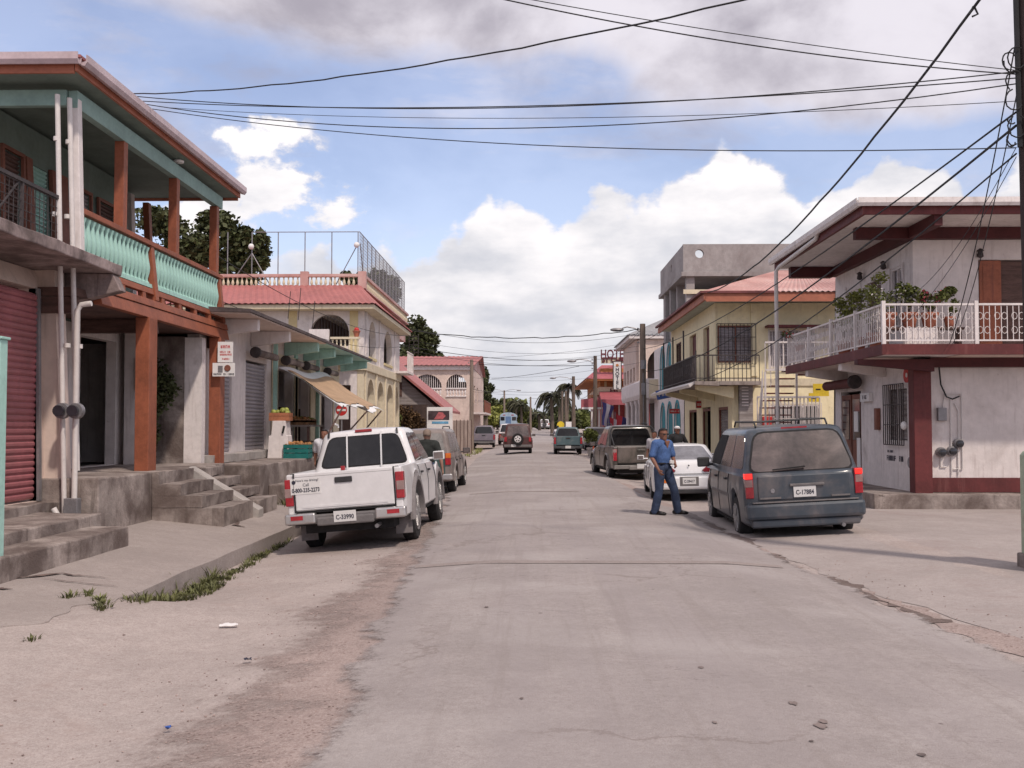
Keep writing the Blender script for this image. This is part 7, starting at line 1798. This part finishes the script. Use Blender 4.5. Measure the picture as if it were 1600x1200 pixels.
    for s_ in 'lr':
        hp_, kn, an = p['hp'+s_], p['kn'+s_], p['an'+s_]
        seq = [(p['pelvis'], 0), (hp_, .112), (vl(hp_, kn, .5), .098), (kn, .080)]
        if p.get('shorts'): seq = [(p['pelvis'], 0), (hp_, .112), (vl(hp_, kn, .5), .105), (vl(hp_, kn, .9), .100)]
        else: seq += [(vl(kn, an, .4), .082), (vl(kn, an, .8), .080), (vl(kn, an, 1.02), .076)]
        bot.append(seq)
    m2 = MB().merge(skin_mesh(bot, 1)); link(remesh(m2, .009 if fine else .014, 5), 'trousers', tm, o, smooth='keep', local=True)
    for s_ in 'lr':
        an, to = Vector(p['an'+s_]), Vector(p['to'+s_]); f = (to-an); f.z = 0; f = f.normalized(); hl = an-f*.06; up = Vector((0, 0, 1))
        m3 = MB().merge(skin_mesh([[(tuple(hl-up*.035), .045), (tuple(an+f*.05-up*.035), (.047, .05)), (tuple(to+up*.012), (.045, .032))], [(tuple(hl-up*.035), 0), (tuple(an+up*.03), .048)]], 1))
        zmin = an.z-.09
        m3.v = [(a, b, max(c_, zmin+.002)) for a, b, c_ in m3.v]; m3.build('shoe', shm, o, smooth='keep', local=True)
    if hair:
        hb = MB(); vs = []; n = 18
        prof = [(-.045, .074, .060, -.048), (.0, .080, .082, -.030), (.03, .083, .098, -.016), (.07, .080, .100, -.010), (.10, .064, .082, -.010), (.122, .030, .04, -.01)]
        for i, (z, rx, ry, oy) in enumerate(prof):
            for k in range(n):
                a = 2*math.pi*k/n; yy_ = ry*math.sin(a)+oy; zz = z
                if i < 4 and math.sin(a) > .10: zz = max(z, .072+.012*math.sin(a))
                vs.append((rx*math.cos(a), yy_+(.006 if i >= 3 else 0), zz))
        hb.add(vs, [(i*n+k, i*n+(k+1) % n, (i+1)*n+(k+1) % n, (i+1)*n+k) for i in range(len(prof)-1) for k in range(n)]+[tuple(range((len(prof)-1)*n, len(prof)*n)), tuple(range(n-1, -1, -1))])
        hb.xf(HM).build('hair', HAIR if hair is True else hair, o, smooth='keep', local=True)
    for sg in (-1, 1):
        MB().ball((sg*.030, .079, .0), .012, .008, .007, 8, 6).xf(HM).build('eye', BLK, o, smooth=True, local=True)
    o['HM'] = 0; del o['HM']
    return o, p, HM
DEN = mat('blue denim', (.035, .052, .10), .85, .18, 6, .9, 14); BSH = mat('blue shirt cloth', (.065, .125, .29), .85, .16, 5, .9, 14)
SHOE = mat('black shoe', (.015, .013, .013), .4, .1)
# man in blue: stepping to the right of the picture, upper body and face turned towards the camera
fx = P(1037, 700, 19.6).x
man, mp, HM = person('person', 'man in blue shirt, jeans and sunglasses standing in the road beside the minivan', (fx, 19.75, -.075), R(180+38),
    dict(shl=(-.195, -.02, 1.375), shr=(.195, .0, 1.385), ell=(-.245, .03, 1.11), wrl=(-.13, .20, .99), elr=(.27, -.02, 1.11), wrr=(.25, .14, .885),
         hpl=(-.09, 0, .90), hpr=(.09, 0, .90), knl=(-.22, .08, .505), anl=(-.36, .04, .09), tol=(-.47, .17, .03), knr=(.10, .0, .49), anr=(.12, -.10, .09), tor=(.03, .07, .03), turn=R(-8), grip=.55, palml=(0, 0, 1)), SK1, (BSH, DEN, SHOE), True, 1.70)
MB().box(-.066, -.008, .086, .096, -.010, .016).box(.008, .066, .086, .096, -.010, .016).box(-.008, .008, .089, .095, .004, .010).xf(HM).build('sunglasses', BLK, man, local=True, bevel=.006)
for sg in (-1, 1): MB().box(sg*.076, sg*.082, -.01, .094, .004, .012).xf(HM).build('sunglass_arm', BLK, man, local=True)
MB().box(-.150, .150, -.118, .122, .985, 1.02).build('belt', SHOE, man, local=True, bevel=.05)
MB().prism([(-.065, 1.44), (0, 1.29), (.065, 1.44), (.03, 1.455), (0, 1.43), (-.03, 1.455)], 'y', .085, .118).xf(Matrix.Translation((0, .02, -.01))).build('open_neck', SK1, man, local=True, bevel=.01)
MB().box(-.12, -.02, .15, .19, 1.0, 1.06).xf(Matrix.Identity(4)).build('white_packet', SIGNW, man, local=True, bevel=.008)
# man with dark shirt beyond the pickup, seen from behind
DSH = mat('dark green grey shirt', (.025, .028, .026), .9, .2, 8); SK2 = mat('tanned skin', (.34, .19, .14), .55, .06, 5)
person('person', 'man with grey cropped hair and dark shirt seen from behind beside the white pickup', (P(667, 700, 21.3).x, 21.3, -.12), R(-12),
    dict(elr=(.30, -.02, 1.10), wrr=(.33, .02, .85), ell=(-.30, .0, 1.11), wrl=(-.25, .18, .95), tilt=R(-12), turn=R(8)), SK2, (DSH, DEN, SHOE), False, 1.72, hair=mat('grey cropped hair', (.20, .15, .12), .8, .1))
# boy in white behind the pickup
WSH = mat('white shirt cloth', (.62, .62, .66), .85, .06, 8)
person('person', 'boy with short black hair in white shirt walking on the left sidewalk', (P(507, 700, 23).x, 23.0, zs(-4.6)+.02), R(168), dict(turn=R(0), elr=(.26, -.08, 1.12), wrr=(.25, -.05, .9), knl=(-.1, .14, .52), anl=(-.1, .1, .09), tol=(-.1, .28, .03)), SK1, (WSH, DSH, SHOE), False, 1.63)
# two people beyond the sedan
GSH = mat('pale grey shirt', (.42, .40, .42), .85, .06, 8); BKS = mat('black shirt', (.018, .018, .02), .9, .2)
person('person', 'person in pale grey shirt half hidden right behind the man in blue', (P(1027, 700, 31.5).x-.05, 31.8, -.12), R(150), dict(), SK1, (GSH, DSH, SHOE), False, 1.62, low=True)
o, p_, HM2 = person('person', 'person in black shirt and white cap standing beyond the white sedan roof', (P(1058, 700, 31.5).x, 31.5, -.05), R(200), dict(long=False, ell=(-.34, .0, 1.14), wrl=(-.24, .16, 1.0), elr=(.33, .0, 1.14), wrr=(.22, .18, 1.02)), SK1, (BKS, BKS, SHOE), False, 1.70, low=True)
MB().ball((0, -.005, .075), .088, .10, .06, 14, 8).box(-.05, .05, .08, .16, .055, .062).xf(HM2).build('cap', SIGNW, o, smooth=True, local=True)
# bicycle and rider
bx = P(872, 700, 64).x; bike = thing('bicycle', 'dark bicycle ridden beside the teal pickup', 'bicycle', (bx, 64.2, -.07), R(4))
for y in (-.52, .52):
    w_ = MB(); w_.tube([(0, y+.33*math.cos(a), .34+.33*math.sin(a)) for a in [2*math.pi*k/20 for k in range(21)]], .018, 6, caps=False)
    w_ = w_.build('wheel', BLK, bike, local=True, smooth=True)
    sp = MB()
    for k in range(8): sp.tube([(0, y, .34), (0, y+.32*math.cos(k*.785), .34+.32*math.sin(k*.785))], .004, 3)
    sp.build('spokes', GREYM, w_, local=True)
q = MB().tube([(0, -.52, .34), (0, -.15, .85), (0, .40, .82), (0, .52, .34)], .016, 6).tube([(0, -.52, .34), (0, -.02, .30), (0, -.15, .85)], .014, 6).tube([(0, -.02, .30), (0, .40, .82)], .016, 6).build('frame', RED, bike, local=True)
MB().tube([(-.28, .30, 1.0), (0, .42, .98), (.28, .30, 1.0)], .014, 6).tube([(0, .40, .82), (0, .42, .98)], .014, 6).build('handlebar', GREYM, bike, local=True)
MB().box(-.08, .08, -.28, -.02, .88, .93).build('saddle', BLK, bike, local=True, bevel=.02)
person('person', 'cyclist in white shirt riding beside the teal pickup', (bx, 64.2-.17, -.07), R(4), dict(pelvis=(0, .02, 1.0), waist=(0, .06, 1.12), chest=(0, .16, 1.32), neckb=(0, .20, 1.45), neck=(0, .22, 1.52), shl=(-.18, .18, 1.40), shr=(.18, .18, 1.40), ell=(-.26, .36, 1.20), elr=(.26, .36, 1.20), wrl=(-.27, .50, 1.05), wrr=(.27, .50, 1.05),
       hpl=(-.09, .03, .97), hpr=(.09, .03, .97), knl=(-.12, .36, .80), knr=(.12, .28, .62), anl=(-.11, .22, .42), anr=(.11, .10, .22), tol=(-.11, .38, .38), tor=(.11, .28, .18)), SK1, (WSH, DSH, SHOE), False, 1.68, low=True)
# parked motorcycle behind the sedan
mx = P(1052, 700, 31.0).x; mo = thing('motorcycle', 'dark motorcycle parked behind the white sedan roof', 'motorcycle', (mx, 30.4, -.1), R(75))
for y in (-.62, .62): 
    w_ = MB().lathe([(.20, -.05), (.30, -.05), (.31, 0), (.30, .05), (.20, .05)], (0, y, .31), 'x', 20).build('wheel', BLK, mo, local=True, smooth=True)
    MB().lathe([(.21, -.03), (.04, -.04), (.04, .04), (.21, .03)], (0, y, .31), 'x', 16).build('rim', GREYM, w_, local=True)
MB().box(-.13, .13, -.70, .05, .76, .86).build('seat', BLK, mo, local=True, bevel=.03)
MB().ball((0, .22, .84), .15, .26, .13).build('fuel_tank', BLK, mo, local=True, smooth=True)
MB().box(-.16, .16, -.2, .3, .32, .62).build('engine', GREYM, mo, local=True, bevel=.02)
MB().tube([(-.07, .62, .31), (-.07, .42, 1.0)], .03, 6).tube([(.07, .62, .31), (.07, .42, 1.0)], .03, 6).build('fork', GREYM, mo, local=True)
MB().tube([(-.36, .28, 1.08), (-.1, .42, 1.02), (.1, .42, 1.02), (.36, .28, 1.08)], .018, 6).build('handlebar', GREYM, mo, local=True)
MB().ball((0, .52, .95), .09, .07, .09).build('headlight', TAILW, mo, local=True, smooth=True)
# ------------------------------------------------------------------ poles, lamps, signs
def pole(label, x, y, z0, ztop, r, m=WOODP, lean=(0, 0), arm=None, grp=None, name='utility_pole', double=False, cat='utility pole', hard=True):
    t = thing(name, label, cat, (x, y, z0), 0, grp)
    H_ = ztop-z0; pts = [(lean[0]*k/5, lean[1]*k/5, H_*k/5) for k in range(6)]
    MB().tube([(0, 0, -.4)]+pts[1:], [r*1.15]+[r*(1.12-.07*k) for k in range(1, 6)], 14).build('pole', m, t, local=True, smooth=True)
    if hard:
        q = MB()
        for dz in (.25, .6, .95): q.lathe([(.03, -.04), (.055, -.02), (.03, 0), (.055, .02), (.03, .05)], (lean[0]-r-.06, lean[1], H_-dz), seg=8).box(lean[0]-r-.06, lean[0]-r+.02, lean[1]-.015, lean[1]+.015, H_-dz-.01, H_-dz+.01)
        q.build('insulator', GREYM, t, local=True)
    if arm:
        for sg in ((-1, 1) if double else (-1,)):
            L, h = arm; zt = H_-h
            a = MB().tube([(0, 0, zt-.15), (sg*L*.35, 0, zt+.12), (sg*L*.75, 0, zt+.20), (sg*L, 0, zt+.12)], .035, 6).build('lamp_arm', GREYM, t, local=True, smooth=True)
            MB().ball((sg*(L+.25), 0, zt+.05), .36, .14, .10, 12, 6).build('lamp_head', GREYM, a, local=True, smooth=True)
    return t
G_ = 'wooden utility poles along the street'
bp = P(1606, 300, 12.0)
t = pole('dark near utility pole with a tangle of cables at the right edge', bp.x+.13, 12.0, -.1, 8.6, .17, POLED, (-.10, 0), None, G_, hard=False)
q = MB(); rn = random.Random(8)
for i in range(9):
    z = rn.uniform(5.0, 6.4); a0 = rn.uniform(0, 3.1); rr_ = rn.uniform(.04, .11); cx = -.10*z/8.7-.2-rn.uniform(0, .12)
    q.tube([(cx+rr_*math.cos(a0+k*.5), -.1+rn.uniform(-.01, .01), z+rr_*1.2*math.sin(a0+k*.5)) for k in range(rn.randint(6, 12))], .009, 4)
q.build('cable_tangle', CABLE, t, local=True, smooth=True)
MB().tube([(-.10*.62-.17, -.05, 5.0), (-.10*.9-.17, -.05, 8.0)], .03, 6).build('riser_cable', CABLE, t, local=True)
MB().lathe([(.03, -.05), (.07, -.02), (.07, .06), (.03, .09)], (-.08-.18, -.12, 7.0), seg=10).build('insulator', SIGNW, t, local=True)
def ppole(label, px, pyt, Yd, r, m=WOODP, arm=None, z0=-.1, double=False, name='utility_pole', cat='utility pole'):
    p = P(px, pyt, Yd); return pole(label, p.x, Yd, z0, p.z, r, m, (0, 0), arm, G_ if name == 'utility_pole' else None, name, double, cat), p
t, p1 = ppole('thick grey utility pole with street lamp before the white columns', 1004, 506, 52, .18, WOODP, (1.05, .35))
MB().box(-.1, .1, -.30, -.17, 3.3, 3.9).build('meter_box', GREYM, t, local=True, bevel=.02); MB().lathe([(.14, 0), (.14, .45)], (0, -.32, 4.6), seg=14).build('transformer', GREYM, t, local=True, smooth=True)
MB().tube([(.0, -.2, 0), (.0, -.2, 4.4)], .03, 6).build('riser_pipe', GREYM, t, local=True)
t, p2 = ppole('utility pole with street lamp before the orange hotel', 930, 556, 76, .17, BARK, (1.5, .45))
t, p3 = ppole('tall dark utility pole with street lamp beyond the teal pickup', 896, 588, 112, .22, BARK, (2.0, .25), -.0)
t, p4 = ppole('bare pole close beside the tallest palm', 884, 611, 124, .17, BARK, None, .2)
t, p5 = ppole('thinner bare pole left of the tallest palm', 878.5, 611, 130, .15, BARK, None, .3)
t, p6 = ppole('slender street lamp post with two arms behind the bus', 788, 610, 158, .17, WOODP, (2.0, .05), .6, True, 'street_lamp', 'street lamp')
t, p7 = ppole('bare grey utility pole at the road bend beyond the dark brown car', 829, 620, 150, .16, WOODP, None, .5)
t, p8 = ppole('leaning grey utility pole at the corner of the pink arcade house', 737, 562, 78, .17, WOODP, None, -.1)
t, p9 = ppole('short pale pole among the trees right of the far white car', 851, 648, 185, .14, WOODP, None, .9)
# far signs
def disc_sign(): pass
p = P(876, 664, 118); t = thing('road_sign', 'round yellow road sign on a post beside the far road', 'road sign', (p.x, 118, .0))
MB().tube([(0, 0, 0), (0, 0, p.z)], .05, 6).build('post', GREYM, t, local=True); MB().lathe([(.42, 0), (.42, .04)], (0, -.08, p.z), 'y', 20).build('plate', mat('yellow sign', (.62, .46, .03), .5), t, local=True)
p = P(889, 663, 118); t = thing('road_sign', 'white rectangular road sign on a post beside the yellow sign', 'road sign', (p.x, 118, .0))
MB().tube([(0, 0, 0), (0, 0, p.z)], .05, 6).build('post', GREYM, t, local=True); MB().box(-.36, .36, -.1, -.06, p.z-.3, p.z+.3).build('plate', SIGNW, t, local=True)
p = P(1596, 780, 12.3); t = thing('green_post', 'pale green concrete post at the right edge of the driveway', 'post', (p.x+.22, 12.3, -.05))
LG = mat('pale green paint', (.38, .44, .33), .8, .08, 2, dirt=((.3, .24, .18), .35, 2))
zt = P(1596, 705, 12.3).z
MB().prism([(-.16, 0), (.16, 0), (.16, zt), (.12, zt+.05), (-.12, zt+.05), (-.16, zt)], 'y', -.16, .16).build('shaft', LG, t, local=True, bevel=.012)
MB().box(-.2, .2, -.2, .2, 0, .18).build('foot', CONC, t, local=True, bevel=.02)
p = P(-1, 700, 10.6); t = thing('mint_post', 'mint green painted post at the left edge before the red roller shutter', 'post', (p.x-.10, 10.6, .05))
zt = P(0, 538, 10.6).z
MB().box(-.13, .13, -.08, .08, 0, zt).build('shaft', MINT, t, local=True, bevel=.012)
MB().box(-.15, .15, -.10, .10, zt, zt+.03).build('cap', MINT, t, local=True, bevel=.008)
# cone and potted tree by the teal pickup
p = P(918, 700, 62); t = thing('traffic_cone', 'small orange traffic cone on the kerb beside the teal pickup', 'traffic cone', (p.x, 56, -.09))
MB().lathe([(.17, 0), (.17, .03), (.12, .04), (.03, .62), (.02, .63)], seg=14).build('cone', mat('orange plastic', (.75, .12, .03), .6, .05), t, local=True, smooth=True)
MB().box(-.2, .2, -.2, .2, 0, .02).build('base', BLK, t, local=True)
pot_plant('potted_tree', 'small round potted tree standing by the teal pickup', (P(923, 700, 58).x, 58, -.09), .5, .22, [(0, .55, .42), (-.1, .8, .36), (.15, .75, .3)], .12, None, CONCL, 'potted tree', None, 380, 33)
# ------------------------------------------------------------------ overhead cables
NPZ = lambda y: P(1588, y, 12.0)
def cable(label, a, b, sag, r=.012, n=26, wig=0, mids=None):
    a, b = Vector(a), Vector(b); pts = []; rn = random.Random(len(label))
    for k in range(n+1):
        t = k/n; q = a.lerp(b, t); q.z -= 4*sag*t*(1-t)
        if wig: q.z += wig*math.sin(t*40+1)+wig*.6*math.sin(t*83)
        pts.append(q)
    o = MB().tube(pts, r*.8, 5).build('overhead_cable', CABLE, None, smooth=True)
    return tag(o, label, 'cable', 'overhead cables across the street')
L0 = Vector((-6.2, 17.2, 6.62))
cable('thick cable from the orange house eave rising to the top edge of the picture', P(205, 147, 17), P(1215, -12, 9.5), .22, .013, 30, .006)
cable('upper cable from the orange house eave to the near dark pole', P(205, 150, 17), NPZ(112), .32, .010)
cable('second cable from the orange eave to the near dark pole, below the upper one', P(222, 158, 17.4), NPZ(122), .22, .010)
cable('sagging cable from the orange house eave crossing below the first two', P(228, 163, 17.6), NPZ(131), .48, .010)
cable('lowest nearly straight cable crossing the whole blue sky', P(236, 170, 17.8), NPZ(231), .28, .009)
cable('faint cable crossing just above the lowest sky cable', P(260, 168, 18), NPZ(158), .20, .006)
cable('cable falling from the top edge to the near dark pole', P(755, -8, 11), NPZ(116), .12, .010)
cable('thin cable falling from the top edge to the near dark pole, just above another', P(790, -8, 11.5), NPZ(110), .06, .007)
cable('thick cable falling steeply from the top right to the yellow house eave', P(1535, -5, 11), P(1104, 458, 33.2), .62, .022, 34, .008)
q = MB().tube([P(1523, 12, 11.2)+Vector((0, 0, -.0)), P(1528, 22, 11.2), P(1519, 26, 11.2)], .012, 5).tube([P(1521, 10, 11.2), P(1515, 22, 11.2)], .012, 5).build('cable_splice', CABLE)
tag(q, 'frayed splice hanging on the thick steep cable near the top', 'cable')
cable('thick pair cable from the dark pole down to the lamp pole, uppermost of three', NPZ(175), P(1005, 545, 52), .55, .016)
cable('middle heavy cable from the dark pole down towards the lamp pole', NPZ(196), P(1005, 580, 52), .75, .020)
cable('lowest sagging cable from the dark pole down towards the lamp pole', NPZ(240), P(1005, 596, 52), 1.15, .014)
cable('thin service cable from the dark pole down to the house corner beam', NPZ(60), P(1480, 548, 21), .35, .011)
cable('service cable from the pole tangle to the maroon pillar head', NPZ(150), P(1484, 546, 21.1), .40, .009)
cable('faint cable from the pole tangle to the balcony flower pots', NPZ(230), P(1410, 470, 20.3), .3, .006)
cable('second faint cable from the pole tangle towards the upstairs windows', NPZ(245), P(1392, 520, 21.2), .3, .006)
# far cables
for lab, a, b, sg in (('hair-thin far cable from the mansion corner to the grey hip roof', P(636, 560, 50), P(980, 536, 60), .3),
    ('hair-thin far cable just over the hotel sign', P(700, 556, 100), P(1003, 548, 52), .5),
    ('hair-thin far cable level with the hotel roof', P(752, 588, 110), P(1003, 566, 52), .4),
    ('hair-thin cable level with the far lamp heads', P(738, 590, 78), P(930, 590, 76), .25),
    ('hair-thin cable crossing before the palm crowns', P(738, 612, 78), P(930, 610, 76), .3),
    ('hair-thin far cable under the wavy dark cable', P(634, 530, 49.5), P(1003, 540, 52), .55)):
    cable(lab, a, b, sg, .009)
q = MB()
for (px, py0, py1) in ((450, 455, 498), (466, 450, 500), (488, 470, 512)):
    a, b = P(px, py1, 30), P(px+4, py0, 30); q = MB().tube([a, b], .012, 5)
    tag(q.build('rebar_rod', DARKM), {450: 'leftmost thin rod of rebar standing on the canopy shop roof', 466: 'tallest thin rod of rebar standing on the canopy shop roof', 488: 'rightmost short rod of rebar standing on the canopy shop roof'}[px], 'rebar rod')
cable('wavy dark cable from the lamp pole across to the mansion', P(1003, 514, 52), P(636, 516, 49.8), .42, .028, 30, .02)
cable('cable from the lamp pole across to the mansion, just below the wavy one', P(1003, 520, 52), P(636, 512, 49.8), .62, .012)
cable('heavy far cable from the hotel pole to the tree behind the pink arcade house', P(930, 571, 76), P(690, 566, 100), -.0+.15, .03)
cable('cable from the mansion side to the hotel pole, middle height', P(932, 558, 76), P(632, 540, 49.5), .45, .02)
cable('second cable from the mansion side to the hotel pole, a little lower', P(932, 562, 76), P(632, 545, 49.5), .62, .014)
cable('thin cable rising from the slim tree to the hotel pole lamp', P(905, 572, 76), P(768, 592, 100), .12, .022)
cable('thin far cable between the double lamp post and the palm', P(788, 611, 158), P(884, 610, 124), .2, .03)
cable('thin far cable from the double lamp post to the leaning pole', P(788, 611, 158), P(738, 608, 78), .2, .025)
cable('far cable from the bare pole at the bend to the tall dark pole', P(829, 622, 150), P(896, 600, 112), .6, .022)
cable('cable strung from the tall dark pole to the hotel pole', P(896, 596, 112), P(930, 575, 76), 1.1, .02)
cable('slack cable hanging between the tall dark pole and the hotel pole', P(897, 612, 112), P(930, 600, 76), .9, .02)
cable('cable from the hotel pole to the lamp pole', P(931, 561, 76), P(1003, 512, 52), .5, .014)
cable('cable from the lamp pole to the yellow house eave', P(1008, 530, 52), P(1034, 514, 46), .1, .014)
cable('cable along the canopy shop roof to the mansion cornice', P(340, 400, 22), P(640, 524, 49), .5, .012)
cable('second lower cable along the canopy shop roof to the mansion', P(345, 470, 22), P(635, 540, 49), .45, .010)
